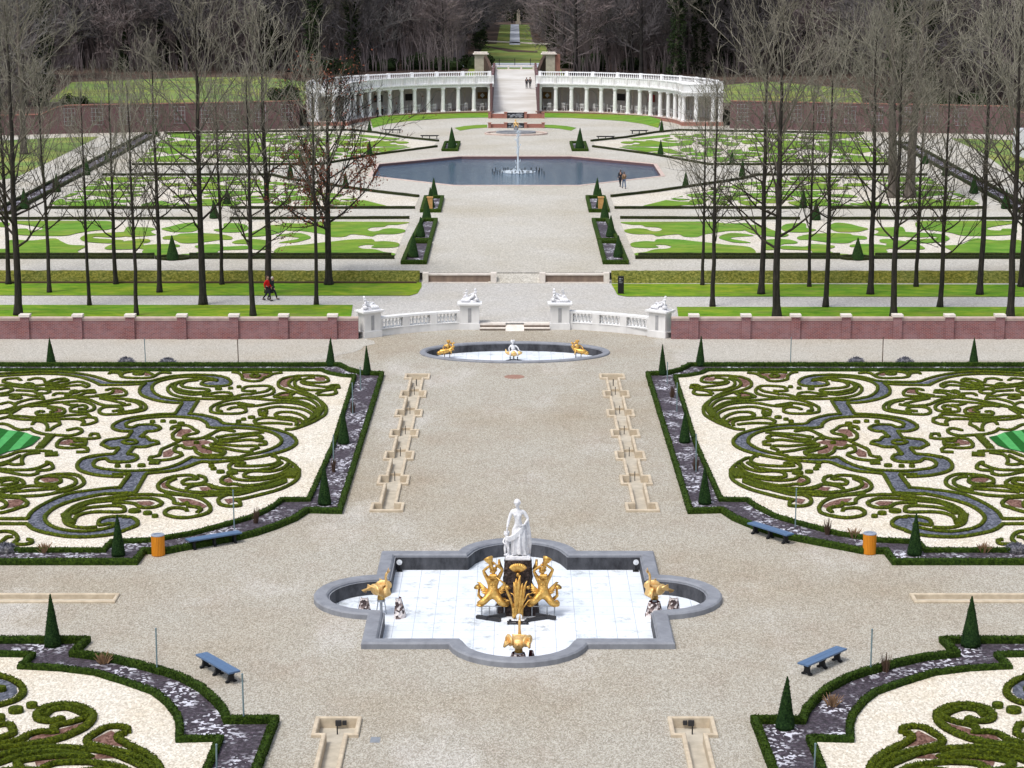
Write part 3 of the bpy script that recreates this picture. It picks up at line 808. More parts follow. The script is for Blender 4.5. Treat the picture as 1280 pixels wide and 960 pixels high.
SCROLL = [  # (tile, points, closed)  traced middle of each clipped hedge
 ('A',[(-200,150),(0,125),(200,112),(400,102),(600,105),(800,125),(950,155),(1050,185),(1120,205),(1280,208)],0),
 ('B',[(160,208),(300,205),(400,195),(500,170),(600,150),(750,138),(900,135),(1050,145),(1150,170),(1190,205),(1170,235),(1080,250),(960,247),(890,225),(910,200),(1000,190),(1055,198)],0),
 ('A',[(-200,170),(0,150),(200,138),(400,128),(600,132),(780,155),(900,190),(980,225),(1000,238),(1280,235)],0),
 ('B',[(160,235),(290,228),(335,222)],0),
 ('B',[(1050,185),(900,160),(700,160),(560,180),(450,210),(400,250),(410,300),(470,345),(560,370),(700,388),(850,388)],0),
 ('B',[(335,220),(285,260),(275,310),(320,350),(420,385),(520,405),(620,415),(712,414)],0),
 ('B',[(700,418),(632,520)],0), ('B',[(862,388),(780,518)],0),
 ('B',[(640,525),(480,530),(300,548),(130,578),(30,620),(0,655),(40,685),(120,700),(190,698)],0),
 ('B',[(775,562),(600,553),(450,558),(300,575),(190,600),(135,625),(150,655),(210,660),(250,640),(350,632),(440,640),(485,665),(460,685),(400,700),(350,700)],0),
 ('B',[(200,695),(150,760)],0), ('B',[(345,700),(282,755)],0),
 ('B',[(760,525),(880,535),(1000,560),(1080,590),(1120,622),(1280,632)],0),
 ('C',[(80,632),(200,640),(350,665),(480,695),(580,730),(630,770),(645,810),(610,850),(530,890),(430,920),(350,937)],0),
 ('F',[(590,300),(450,325),(300,345),(150,360),(0,375)],0),
 ('B',[(770,562),(880,580),(950,620),(985,662),(1280,665)],0),
 ('C',[(80,666),(200,675),(320,690),(420,720),(480,760),(495,800),(460,840),(380,880),(280,910),(180,930),(100,945)],0),
 ('F',[(340,305),(335,318),(0,328)],0),
 ('E',[(1100,238),(880,245),(790,240),(700,290),(580,335),(450,360),(300,372),(100,375),(0,365)],0),
 ('D',[(1120,205),(1000,190),(940,165),(930,140),(970,105),(1065,90)],0),
 ('D',[(1065,95),(1100,120),(1180,130),(1220,125)],0),
 ('E',[(0,280),(100,285),(200,278),(255,245),(230,215),(150,212)],0),
 ('E',[(215,135),(158,208)],0),
 ('D',[(1130,45),(1000,55),(880,75),(800,110),(770,160),(790,200),(870,235),(1000,260),(1130,270),(1232,272)],0),
 ('E',[(0,410),(186,406)],0), ('E',[(178,410),(70,548)],0), ('E',[(338,405),(230,592)],0),
 ('E',[(340,402),(450,390),(600,375),(750,335),(880,287),(1000,285),(1120,280)],0),
 ('A',[(1010,830),(1060,790),(1150,775),(1270,760)],0), ('A',[(1010,830),(1060,850),(1100,870),(1188,862)],0), ('A',[(1190,865),(1138,925)],0),
 ('A',[(1138,928),(1000,940),(870,965)],0),
 ('B',[(285,757),(350,757),(380,790),(440,795),(465,820),(400,835),(330,855),(218,855)],0), ('B',[(215,858),(152,925)],0), 
 ('B',[(105,805),(130,792),(180,787),(235,792),(250,805),(235,820),(180,827),(130,820)],1),
 # rosette
 ('B',[(590,680),(600,660),(680,662),(650,690),(605,725),(605,760),(640,785),(690,785)],0),
 ('B',[(600,655),(700,640),(780,650),(820,680),(860,700),(840,718),(760,735),(715,755),(740,772),(850,775),(920,760),(1000,720),(1090,685),(1220,700)],0),
 ('E',[(640,95),(560,130),(490,165),(475,215),(400,235),(375,235)],0),
 ('E',[(380,240),(370,260),(470,270),(600,255),(700,215),(690,195),(640,185),(620,155),(650,125),(700,125)],0),
 ('E',[(650,90),(700,65),(850,55),(940,40)],0), ('E',[(700,120),(730,145),(790,150),(825,140)],0),
 ('E',[(825,142),(840,180),(900,215),(1000,222),(1090,215),(1125,190),(1080,170),(980,155),(910,130)],0),
 ('E',[(930,55),(1000,50),(1040,75),(1030,100),(980,115)],0),
 ('F',[(0,110),(60,70),(140,45),(270,60)],0), ('F',[(80,120),(200,100),(350,85),(560,70)],0),
 ('F',[(100,145),(250,130),(400,105),(500,100),(545,125),(480,145)],0), ('F',[(80,165),(250,160),(400,145),(480,150)],0),
 ('F',[(480,155),(580,165),(575,190),(500,197)],0), ('F',[(90,185),(250,202),(350,207),(480,205),(500,225),(430,245)],0),
 ('F',[(30,205),(150,225),(300,255),(450,270)],0), ('F',[(0,225),(100,260),(170,265),(150,290),(0,300)],0),
 # upper fan
 ('C',[(830,165),(760,170),(710,185),(730,207),(820,215),(930,210),(965,190),(940,160),(850,145),(700,145),(560,160),(480,190),(460,225),(480,260),(560,290),(650,312),(740,340),(830,370),(900,410),(940,460),(935,520),(890,560),(800,610),(700,650),(600,680),(530,680)],0),
 ('C',[(680,165),(600,185),(565,220),(590,255),(680,290),(780,330),(850,370),(900,430),(905,480),(870,530)],0),
 ('C',[(690,175),(640,190),(625,225),(660,260),(750,285),(850,290),(950,285),(1010,265),(1070,265),(1060,240),(1000,240),(960,258),(880,250),(800,240),(720,225),(690,205)],0),
 ('C',[(845,325),(900,300),(960,290),(1030,285),(1045,310),(1000,335),(850,338)],0),
 ('C',[(700,372),(600,365),(580,340),(620,320),(560,315),(480,325),(420,355)],0),
 ('C',[(420,358),(560,365),(700,370),(780,385),(850,430),(880,480)],0),
 ('C',[(0,385),(150,370),(400,388),(600,392),(740,420),(830,470)],0), ('C',[(0,365),(100,335),(200,330)],0),
 ('C',[(60,430),(150,450),(250,445),(400,420),(560,415),(700,435),(800,480),(840,520)],0),
 ('C',[(350,495),(290,520),(270,490),(330,475),(450,455),(600,465),(720,485),(800,530),(780,575)],0),
 ('C',[(580,560),(470,555),(430,532),(480,510),(600,510),(700,540),(750,585),(700,605)],0),
 ('C',[(580,562),(680,585),(715,615)],0),
 ('C',[(220,600),(270,575),(380,565),(500,580),(600,590),(650,610),(640,640)],0), ('C',[(225,605),(250,622),(350,618),(480,620),(600,632)],0),
 ('C',[(270,538),(350,542)],0), ('C',[(850,530),(780,590),(680,640)],0),
 ('C',[(240,295),(180,300),(105,292),(130,260),(250,248),(370,250),(420,285),(400,325),(300,350),(150,365),(0,382)],0),
 ('C',[(380,270),(340,300),(230,320),(180,330)],0),
 ('B',[(1280,375),(1150,395),(1050,425),(985,465),(985,500),(1060,520),(1200,525),(1290,518),(1340,500),(1340,475),(1290,460),(1200,465),(1160,482)],0),
 ('B',[(1280,415),(1150,430),(1060,455),(1050,485),(1100,500)],0), ('B',[(1280,418),(1350,430),(1420,440)],0),
 ('B',[(950,180),(850,180),(700,200),(590,235),(555,280),(600,330),(700,358),(850,372),(1000,378),(1280,368)],0),
 ('B',[(860,190),(740,205),(690,235),(710,255),(800,270),(930,277),(975,290),(950,305),(820,310),(700,290),(630,260),(650,220),(750,195)],0),
 ('B',[(820,335),(980,322),(1100,310),(1190,320),(1200,340),(1100,350),(900,345)],0), ('B',[(600,250),(660,310),(820,338)],0),
 ('B',[(0,115),(70,120),(90,150),(150,165),(300,170),(400,160),(460,125),(520,115),(590,120)],0), ('B',[(90,140),(110,120),(200,105),(300,105),(380,120),(430,145)],0),
 ('B',[(220,125),(240,117),(290,117),(310,125),(290,133),(240,133)],1), ('A',[(1090,125),(1110,105),(1200,108),(1220,125)],0),
 ('C',[(0,110),(70,120),(100,150),(100,175),(140,192),(220,202),(290,192),(320,165),(360,155),(400,130),(500,115)],0), ('C',[(100,115),(250,110),(400,118)],0),
 ('C',[(185,145),(205,132),(255,132),(275,145),(255,158),(205,158)],1),
 # left part
 ('A',[(210,190),(180,172),(60,180),(30,205),(120,225),(250,240),(330,245),(450,235),(600,205),(680,190),(650,175),(540,185),(470,215)],0),
 ('A',[(280,190),(350,172),(440,180),(450,210)],0), ('A',[(250,230),(290,220),(330,230),(290,240)],1),
 ('A',[(450,240),(600,235),(700,215),(800,205),(890,235),(860,258),(820,240),(700,245),(600,255),(450,265)],0),
 ('A',[(0,240),(100,245),(250,262),(450,275),(600,280),(700,275)],0), ('A',[(-60,290),(0,280),(80,265),(130,285),(80,310),(0,325)],0),
 ('A',[(345,300),(380,282),(460,282),(500,300),(460,320),(380,320)],1), ('A',[(160,290),(340,300)],0),
 ('A',[(640,345),(700,340),(680,325),(560,322),(530,342)],0), ('A',[(660,350),(720,320),(800,300),(940,290),(950,312),(860,317),(790,340),(700,358)],0),
 ('A',[(705,305),(745,293),(785,305),(745,317)],1),
 ('A',[(0,345),(120,335),(250,335),(320,345),(420,347),(435,375),(330,375),(200,405),(150,430)],0), ('A',[(100,362),(155,348),(210,362),(155,377)],1),
 ('A',[(0,430),(90,410),(150,435),(130,465),(0,500)],0),
 ('A',[(0,515),(90,500),(180,465),(300,445),(480,450),(560,460),(640,480),(635,515),(550,530),(380,535),(360,515),(400,500),(440,505)],0),
 ('A',[(110,520),(200,470)],0), ('A',[(480,462),(560,490),(500,508)],0),
 ('A',[(180,460),(300,430),(480,395),(640,370),(760,362),(1000,350),(1120,350),(1250,340),(1265,315),(1220,280),(1120,275),(1060,290)],0),
 ('A',[(1130,290),(1110,320),(950,345)],0),
 ('A',[(90,560),(200,580),(350,585),(550,580),(760,577),(840,600),(820,635),(900,625),(965,600),(960,570),(880,560),(800,575)],0),
 ('A',[(90,545),(250,552),(400,562),(550,555),(700,540),(880,530),(900,545)],0),
 ('A',[(300,455),(500,420),(620,410),(800,400),(900,420),(945,455),(920,490),(830,505),(710,500),(700,475),(740,455),(830,440),(870,455),(850,475),(780,477)],0),
 ('A',[(640,420),(720,440),(780,435)],0),
 ('A',[(750,365),(900,387),(1000,430),(1100,445),(1250,440),(1300,430)],0), ('A',[(1000,370),(1150,400),(1250,425)],0),
 ('B',[(-120,370),(0,372),(150,380),(270,400),(335,440),(330,480),(250,505),(100,525),(0,532),(-90,530),(-130,505),(-110,470),(-20,455),(80,460),(105,485),(0,500)],0),
 ('B',[(140,390),(240,410),(290,445),(270,480),(170,500),(60,512)],0),
 ('A',[(-60,540),(0,520),(100,515),(110,535),(60,560),(-30,580)],0),
 ('A',[(-200,640),(0,625),(80,635),(150,670),(200,685),(292,680)],0), ('A',[(320,630),(350,600),(440,610),(475,650),(465,692)],0),
 ('A',[(360,595),(500,600),(590,600),(600,628),(540,655),(490,692)],0), ('A',[(670,690),(770,670),(820,690),(790,720),(700,742),(560,737),(440,727),(340,700),(310,670)],0),
 ('D',[(-120,100),(0,80),(80,60),(180,25),(300,15),(430,15),(520,20)],0), ('D',[(230,145),(215,110),(250,55),(400,32)],0), ('D',[(0,140),(100,110),(200,60)],0),
 ('D',[(-80,170),(0,160),(80,140),(140,152),(230,148)],0),
 ('A',[(900,745),(910,725),(980,728),(990,760),(900,775),(740,770),(620,777),(570,820),(580,857),(700,867),(830,857),(880,877),(870,902),(760,907)],0),
 ('A',[(740,775),(750,800),(860,800),(850,830),(700,832)],0),
 ('D',[(-80,200),(0,195),(150,205),(320,200),(430,165),(480,140)],0), ('D',[(0,215),(100,230),(200,250),(300,257),(370,240),(375,215),(480,205),(530,180),(510,140),(460,125)],0),
 ('D',[(-60,300),(0,290),(130,285),(220,310),(235,345),(150,370),(0,400)],0), ('D',[(0,325),(50,310),(130,305),(170,325),(100,350),(0,355)],0),
 ('D',[(0,430),(120,405),(250,370),(400,365),(560,367),(575,390),(400,402),(200,418),(100,428)],0),
 ('D',[(360,330),(360,300),(430,270),(560,250),(700,245),(800,270),(840,320),(800,370),(680,410),(520,440),(400,460),(200,467),(0,452)],0),
 ('D',[(360,332),(450,347),(560,342),(610,315),(600,285),(500,270),(420,277)],0), ('D',[(620,270),(700,280),(760,310),(740,350),(640,390),(560,405)],0),
 ('D',[(0,475),(100,480),(220,490),(275,530),(260,560),(190,582),(100,612),(0,635)],0), ('D',[(0,500),(60,530),(50,570),(0,590)],0),
 ('D',[(-200,690),(280,692)],0), ('D',[(-200,740),(275,742)],0),
 ('D',[(272,690),(310,630),(400,565),(550,490),(700,440),(900,410),(1100,387),(1195,382)],0), ('D',[(1272,275),(1192,382)],0),
 ('E',[(240,592),(80,598),(-60,605)],0),
 ('D',[(1060,440),(900,470),(700,520),(550,580),(460,650),(450,700),(500,755),(600,795),(800,820),(1000,802),(1120,772),(1150,745),(1100,740),(1000,755),(980,740),(990,710),(1060,680),(1200,668),(1260,672)],0),
 ('D',[(272,745),(350,800),(500,840),(700,870),(900,870),(1100,850),(1240,810)],0),
 ('E',[(100,838),(200,840),(255,880),(240,920),(150,955),(110,965)],0),
 ('D',[(1280,462),(1040,490),(900,512),(760,560),(665,620),(635,680),(665,740),(745,772),(860,782),(970,772)],0),
 ('D',[(1200,505),(1080,515),(900,535),(780,580),(700,640),(690,700),(740,735)],0),
 ('D',[(740,715),(760,670),(860,635),(1000,622),(1200,625),(1250,605),(1240,575),(1150,562),(1000,570),(850,590),(730,640)],0),
 ('E',[(0,640),(100,620),(300,610),(450,615),(560,630),(620,662),(620,692),(700,707),(760,700)],0),
 ('E',[(0,668),(200,650),(400,650),(500,690),(480,715),(400,740),(290,737),(220,700),(100,690),(0,692)],0),
 ('E',[(520,605),(700,615),(850,640),(940,680),(985,740),(960,790),(850,825),(700,842),(570,822),(525,790),(560,755),(640,742),(740,755),(750,772)],0),
 ('E',[(750,690),(760,722),(850,737),(892,757),(850,785)],0),
 ('E',[(860,455),(800,420),(650,425),(520,460),(460,510),(470,550),(520,577),(650,602),(850,622),(1050,617),(1280,607)],0),
 ('E',[(860,420),(930,440),(942,468),(920,490),(830,505),(720,507),(700,482),(760,457),(850,460)],0),
 ('E',[(640,450),(560,485),(550,510),(590,542),(700,570),(900,590),(1100,587),(1280,572)],0), ('E',[(740,550),(830,520),(960,510),(1000,540),(1120,552),(1280,547)],0),
 ('F',[(780,545),(700,580),(500,640),(300,690),(200,690),(130,715),(100,745),(130,790),(220,807),(320,797),(320,762),(280,742),(350,732),(500,697),(700,642),(830,582),(900,520),(905,450),(860,390),(780,340),(720,320)],0),
 ('F',[(630,310),(680,310),(710,350),(660,385),(540,402),(400,407),(280,402),(290,377),(370,385)],0),
 ('F',[(370,380),(330,370),(240,375),(210,410),(230,440),(350,452),(500,447),(650,420),(740,370)],0),
 ('F',[(830,405),(740,475),(600,510),(450,520),(360,507),(380,472),(480,457),(620,460),(740,430),(800,380)],0),
 ('F',[(840,440),(720,500),(560,540),(400,550),(270,535),(230,507),(150,520),(130,560),(200,590),(260,585),(400,602),(550,582),(700,540),(840,480)],0),
 ('F',[(0,590),(60,610),(150,627),(400,632),(600,602),(760,550)],0), ('F',[(0,660),(150,662),(350,652),(600,622),(780,560)],0), ('F',[(0,692),(150,690)],0),
 ('D',[(-60,830),(0,820),(100,820),(160,850),(175,895),(140,930),(200,947),(300,937),(320,907),(270,897)],0), ('D',[(-60,950),(0,930),(60,880),(130,870)],0),
]
WIDE = [ # broad clipped masses (tile, points, width)
 ('A',[(515,735),(390,865)],.42), ('D',[(445,52),(580,45)],.62), ('C',[(880,470),(840,560)],.40), ('F',[(870,440),(820,520)],.60),
 ('E',[(375,292),(475,292)],.5), ('D',[(650,650),(700,745)],.40), ('C',[(275,520),(350,525)],.45)]
DOTS = [('B',405,605,0),('B',510,600,0),('B',610,608,1),('B',690,624,1),('E',55,328,0),('E',160,328,0),('E',295,322,1),('E',845,95,0),('C',195,562,1),('C',115,582,0),('C',65,602,0),
 ('B',1065,277,1),('B',1185,272,0),('B',1270,258,0),('E',225,775,2),('E',355,797,1),('E',430,827,0),('E',995,328,0),('E',1015,355,0),('E',1085,385,1),('E',1200,395,2)]
FILL = { 'slate': [
 ('A',[(-200,160),(0,137),(200,125),(400,115),(600,118),(800,140),(950,175),(1060,210),(1280,220),(1280,228),(1000,230),(880,185),(760,150),(600,128),(400,125),(0,145)]),
 ('B',[(160,215),(340,212),(450,195),(600,155),(750,145),(900,142),(1050,150),(1150,175),(1180,205),(1150,232),(1060,240),(960,238),(905,222),(1050,200),(1040,185),(900,165),(700,165),(560,185),(450,215),(410,250),(420,300),(480,340),(570,365),(700,380),(870,384),(780,520),(900,540),(1000,565),(1080,600),(1120,630),(1280,650),(1000,662),(950,610),(880,575),(770,556),(600,548),(450,552),(300,568),(180,595),(125,625),(130,655),(210,668),(250,645),(350,638),(440,645),(470,665),(440,685),(350,695),(290,755),(360,765),(390,795),(450,805),(450,820),(380,835),(215,850),(150,925),(180,950),(-10,940),(70,865),(0,860),(-110,830),(-60,790),(60,775),(150,765),(200,700),(110,695),(20,670),(10,650),(60,610),(160,575),(300,553),(640,532),(705,420),(620,410),(420,380),(330,348),(285,310),(300,255),(330,225),(160,228)]),
 ('C',[(60,640),(200,648),(350,672),(480,702),(570,735),(620,775),(630,810),(600,845),(520,885),(400,915),(250,935),(180,925),(300,900),(400,865),(470,830),(490,800),(470,755),(410,715),(300,685),(60,655)]),
 ('E',[(1100,245),(880,252),(800,250),(700,295),(580,342),(450,366),(330,378),(338,400),(450,382),(600,368),(750,328),(870,280),(1100,275)]),
 ('E',[(-20,372),(340,380),(230,580),(60,590),(70,550),(186,406),(-20,400)]),
 ('D',[(1100,55),(1000,62),(890,82),(810,115),(785,160),(805,195),(880,228),(1000,252),(1230,265),(1230,212),(1000,198),(920,165),(920,135),(970,100),(1060,88),(1110,118),(1250,122),(1380,80),(1350,50),(1280,-10),(1190,-10),(1150,40)]),
 ('D',[(275,690),(320,635),(410,570),(560,495),(700,450),(900,420),(1190,392),(1350,440),(1100,438),(900,462),(700,512),(540,575),(450,650),(440,700),(490,758),(600,802),(800,828),(1000,810),(1130,775),(1000,750),(990,715),(1060,690),(1200,680),(1330,700),(1370,740),(1350,775),(1240,805),(1100,842),(900,862),(700,862),(500,832),(360,795),(285,745)])],
 'soil': [
 ('B',[(680,680),(780,680),(800,700),(700,760),(640,750),(660,710)]), ('E',[(510,190),(590,155),(620,200),(590,235),(510,240)]),
 ('E',[(700,80),(940,70),(1010,95),(900,120),(1000,170),(1000,205),(900,200),(850,160),(830,130),(720,130)]),
 ('C',[(110,130),(370,130),(340,160),(280,180),(140,175),(100,150)]), ('C',[(500,195),(600,165),(560,215),(580,260),(520,260),(475,230)]), ('C',[(480,330),(570,325),(580,362),(470,360)]),
 ('C',[(790,165),(930,165),(930,195),(850,200)]), ('C',[(620,600),(690,570),(700,610),(640,630)]), ('D',[(400,300),(480,275),(580,285),(580,320),(450,335)]),
 ('D',[(80,510),(200,505),(240,530),(190,570),(60,590)]), ('A',[(600,810),(700,785),(780,805),(700,840),(600,835)]), ('E',[(650,650),(780,660),(880,690),(950,730),(910,755),(790,712),(700,690)]),
 ('E',[(240,685),(380,680),(430,700),(380,725),(290,720)]), ('F',[(160,745),(260,730),(290,760),(200,790)]), ('F',[(150,550),(220,530),(250,570),(200,585)]), ('E',[(490,510),(540,490),(560,560),(500,545)]),
 ('E',[(870,545),(960,540),(1010,575),(900,580)]), ('A',[(1130,290),(1220,290),(1230,320),(1120,330)]), ('B',[(310,120),(370,125),(390,145),(330,150)]), ('A',[(560,470),(620,490),(600,515),(540,515)])]}
NEAR = [
 ([(-60,55),(0,65),(70,85),(140,130),(152,180),(100,225),(0,257),(-60,265)],.24),
 ([(420,345),(350,365),(270,358),(247,330),(270,290),(350,262),(450,255),(550,275),(612,315),(600,370),(540,420),(400,480),(250,510),(100,530),(-40,545)],.30),
 ([(590,320),(560,345),(480,372),(400,388),(355,405),(365,435),(280,435),(200,452),(130,490),(-20,520)],.25),
 ([(300,330),(330,300),(370,285),(450,280),(520,300),(560,322)],.22),
 ([(-30,395),(0,390),(60,385),(80,410),(90,440),(60,460),(-30,480)],.25),
 ([(850,440),(845,412),(780,400),(700,410),(630,450),(585,480),(590,515),(700,545),(850,580),(950,620),(1010,670),(1025,720)],.25),
 ([(848,445),(800,450),(788,480),(850,520),(950,570),(1030,630),(1080,720)],.28),
 ([(-20,600),(100,565),(300,540),(500,545),(700,570),(850,620),(950,670),(990,720)],.25),
 ([(-20,650),(150,590),(300,568),(450,572),(590,600),(450,595),(250,612),(150,628),(112,645),(150,680),(250,692),(350,650),(500,638),(650,645),(800,672),(880,720)],.25),
 ([(540,705),(620,690),(720,688),(860,725)],.25), ([(0,700),(60,690),(120,700)],.25)]
HS = .16
def rx(pts, s): return [(x*s,y) for x,y in pts]
def make_far_bed(s):
    side = 'left' if s < 0 else 'right'
    sg = 1 if s < 0 else -1
    root = empty('parterre_bed', (0,0,0), 0, 'far %s parterre of clipped box scrollwork on cream gravel, before the brick wall' % side, 'parterre')
    outer = tp('T2',[(885,62),(940,90),(1020,112),(1140,116),(885,935),(690,930)])+tp('T4',[(620,400),(500,450),(380,490),(280,515),(0,568)])+tp('T3',[(1000,405),(860,405),(810,470),(0,470),(-400,470)])
    outer = [(-90,453)]+outer
    inner = [(-90,460.2)]+tp('T2',[(780,97),(820,115),(900,130),(975,135),(850,540),(700,870),(540,872)])+tp('T4',[(480,340),(370,395),(250,430),(0,497)])+tp('T3',[(900,345),(745,352),(670,355),(622,405),(0,405),(-400,405)])
    ow = rx(px2w(outer,.27), sg); iw = rx(px2w(inner,.22), sg)
    mp = ow+iw[::-1]
    poly('mulch_border', [mp], .016, M['mulch'], root)
    poly('cream_gravel', [iw+[(iw[-1][0],iw[0][1])][:0]], .028, M['cream'], root)
    hedge('border_hedge', ow, .25, .27, 0, M['box_dark'], root, leaf=55, ls=.06)
    hedge('border_hedge', iw, .22, .22, 0, M['box_dark'], root, leaf=55, ls=.06)
    for key in ('slate','soil'):
        for k, (t_, pts) in enumerate(FILL[key]):
            w = rx(px2w(tp(t_,pts),.10), sg)
            poly(key+'_fill', [w], .040+.0015*k, M[key], root)
    strokes = []
    for t_, pts, cl in SCROLL:
        sp = catmull(tp(t_,pts), 2.2, bool(cl))
        w = rx(px2w(sp,HS), sg); L = sum(math.dist(a,b) for a,b in zip(w,w[1:]))
        strokes.append((L, w, cl))
    strokes.sort(key=lambda q:-q[0])
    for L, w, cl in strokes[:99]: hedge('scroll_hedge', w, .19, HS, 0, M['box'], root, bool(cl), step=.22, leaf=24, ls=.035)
    if len(strokes) > 99:
        n0 = len(CH[root.name])
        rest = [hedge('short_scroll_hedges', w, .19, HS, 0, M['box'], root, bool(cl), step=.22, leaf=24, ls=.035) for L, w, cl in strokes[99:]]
        V = []; Fc = []; MI_ = []
        for o in rest:
            b = len(V); V += [tuple(v.co) for v in o.data.vertices]; MI_ += [p.material_index for p in o.data.polygons]; Fc += [tuple(i+b for i in p.vertices) for p in o.data.polygons]
            CH[root.name].remove(o); me = o.data; bpy.data.objects.remove(o); bpy.data.meshes.remove(me)
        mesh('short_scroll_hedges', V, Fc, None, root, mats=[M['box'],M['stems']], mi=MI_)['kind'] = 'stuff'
    for t_, pts, wd in WIDE: hedge('box_mass', rx(px2w(tp(t_,pts),HS),sg), wd, HS+.01, 0, M['box'], root, step=.3, leaf=90, ls=.045)
    for t_, x, y, big_ in DOTS:
        c = rx(px2w(tp(t_,[(x,y)]),HS),sg)[0]; r = (.14,.19,.26)[big_]
        MB().lathe([(r*.85,0),(r,.05),(r,.14),(r*.85,.19),(r*.3,.205)], (c[0],c[1],0), 9, 1.15).build('box_clump', M['box'], root)
    return root
def turf(s):
    side = 'left' if s < 0 else 'right'; sg = 1 if s < 0 else -1
    root = empty('striped_turf', (0,0,0), 0, 'bright emerald striped turf panel inside the far %s parterre' % side, 'turf panel')
    st = [([(-200,690),(0,680),(90,703),(0,795),(-150,930)],0), ([(90,703),(175,712),(0,885),(-100,985),(-150,930),(0,795)],1), ([(175,712),(255,725),(80,915),(-20,955),(-100,985),(0,885)],0),
          ([(255,725),(330,755),(195,890),(80,915)],1), ([(330,755),(410,770),(320,850),(240,880),(195,890)],0)]
    for pts, l in st: poly('turf_stripe', [rx(px2w(tp('A',pts),.08),sg)], .09+.002*l, M['turf_l' if l else 'turf_d'], root)
def make_near_bed(s):
    side = 'left' if s < 0 else 'right'; sg = 1 if s < 0 else -1
    root = empty('parterre_bed', (0,0,0), 0, 'nearest %s parterre corner with bright green box scrolls on cream gravel' % side, 'parterre')
    outer = [(-110,795.4)]+tp('T5',[(0,82),(575,82),(485,172),(700,197),(900,240),(1060,285)])+tp('T6',[(0,350),(130,395),(250,460),(330,530),(380,590),(400,648),(690,645),(570,960),(540,1040)])
    inner = [(-110,813)]+tp('T5',[(0,180),(215,185),(140,262),(400,275),(640,305),(850,370),(1020,430)])+tp('T6',[(-30,490),(40,545),(100,620),(118,680),(115,768),(358,762),(275,960),(245,1040)])
    ow = rx(px2w(outer,.27), sg); iw = rx(px2w(inner,.22), sg)
    poly('mulch_border', [ow+iw[::-1]], .016, M['mulch'], root)
    poly('cream_gravel', [iw+[(iw[0][0], iw[-1][1])]], .028, M['cream'], root)
    hedge('border_hedge', ow, .26, .27, 0, M['box_dark'], root, step=.10, amp=.03, leaf=260, ls=.045)
    hedge('border_hedge', iw, .24, .22, 0, M['box_dark'], root, step=.10, amp=.03, leaf=260, ls=.045)
    poly('slate_fill', [rx(px2w(tp('N',[(-60,85),(0,90),(60,105),(110,140),(115,180),(80,210),(0,235),(-60,245)]),.1),sg)], .040, M['slate'], root)
    for q in ([(370,432),(540,388),(590,360),(520,430),(350,485),(195,500),(230,465),(330,455)], [(650,480),(740,435),(775,455),(775,495),(830,545),(720,530),(615,500)], [(230,640),(450,605),(480,630),(330,655),(240,670)], [(590,600),(680,590),(780,620),(620,625)]):
        poly('soil_fill', [rx(px2w(tp('N',q),.08),sg)], .041, M['soil'], root)
    for pts, w in NEAR: hedge('scroll_hedge', rx(px2w(catmull(tp('N',pts),3),.17),sg), w, .17, 0, M['box'], root, step=.09, amp=.03, leaf=260, ls=.042)
    for x, y, r in ((105,290,.24),(212,258,.18),(-8,340,.2),(0,150,.2)):
        c = rx(px2w(tp('N',[(x,y)]),.2),sg)[0]
        MB().lathe([(r*.9,0),(r,.06),(r*1.02,.16),(r*.9,.21),(r*.3,.23)], (c[0],c[1],0), 12, 1.1).build('box_clump', M['box'], root)
    return root
for s in (-1,1):
    make_far_bed(s); turf(s); make_near_bed(s)

# ----------------------------------------------------------------- clipped yew cones
def cone(px, py, ptop, label, z=0, group='clipped yew cones', wpx=None, mat='yew', base=False):
    x, y = P(px,py,z); h = ZAT(ptop,y)-z; r = (wpx/2*(y*1.02/F)) if wpx else h*.165
    b = MB(); n = 14; rows = 9; prof = [(r*.80,0),(r*.97,.06*h)]+[(r*(1-.93*((k/rows)**1.05)), h*(.06+.94*k/rows)) for k in range(1,rows+1)]
    b.lathe(prof, (0,0,0), n)
    V = []
    for v in b.V:
        nn = noise.noise(Vector((v[0]*3+x, v[1]*3+y, v[2]*3)))
        V.append((v[0]*(1+.07*nn), v[1]*(1+.07*nn), v[2]))
    if z == 0:
        Fc = list(b.F); nl = 1100 if py > 600 else 450
        for q in range(nl):
            g = 1-(random.random())**.5; a = random.random()*2*PI; rr = r*(1-.93*g)*(1.0 if g > .06 else .92)
            leaf_quad(V, Fc, Vector((rr*math.cos(a),rr*math.sin(a),h*max(.02,g))), Vector((math.cos(a),math.sin(a),.3)), random.uniform(.03,.055))
        b.F = Fc
    o = mesh('yew_cone', V, b.F, M[mat]); o.location = (x,y,z); o.rotation_euler = (random.uniform(-.025,.025),random.uniform(-.025,.025),random.random()*6)
    return tag(o, label, 'topiary', group)
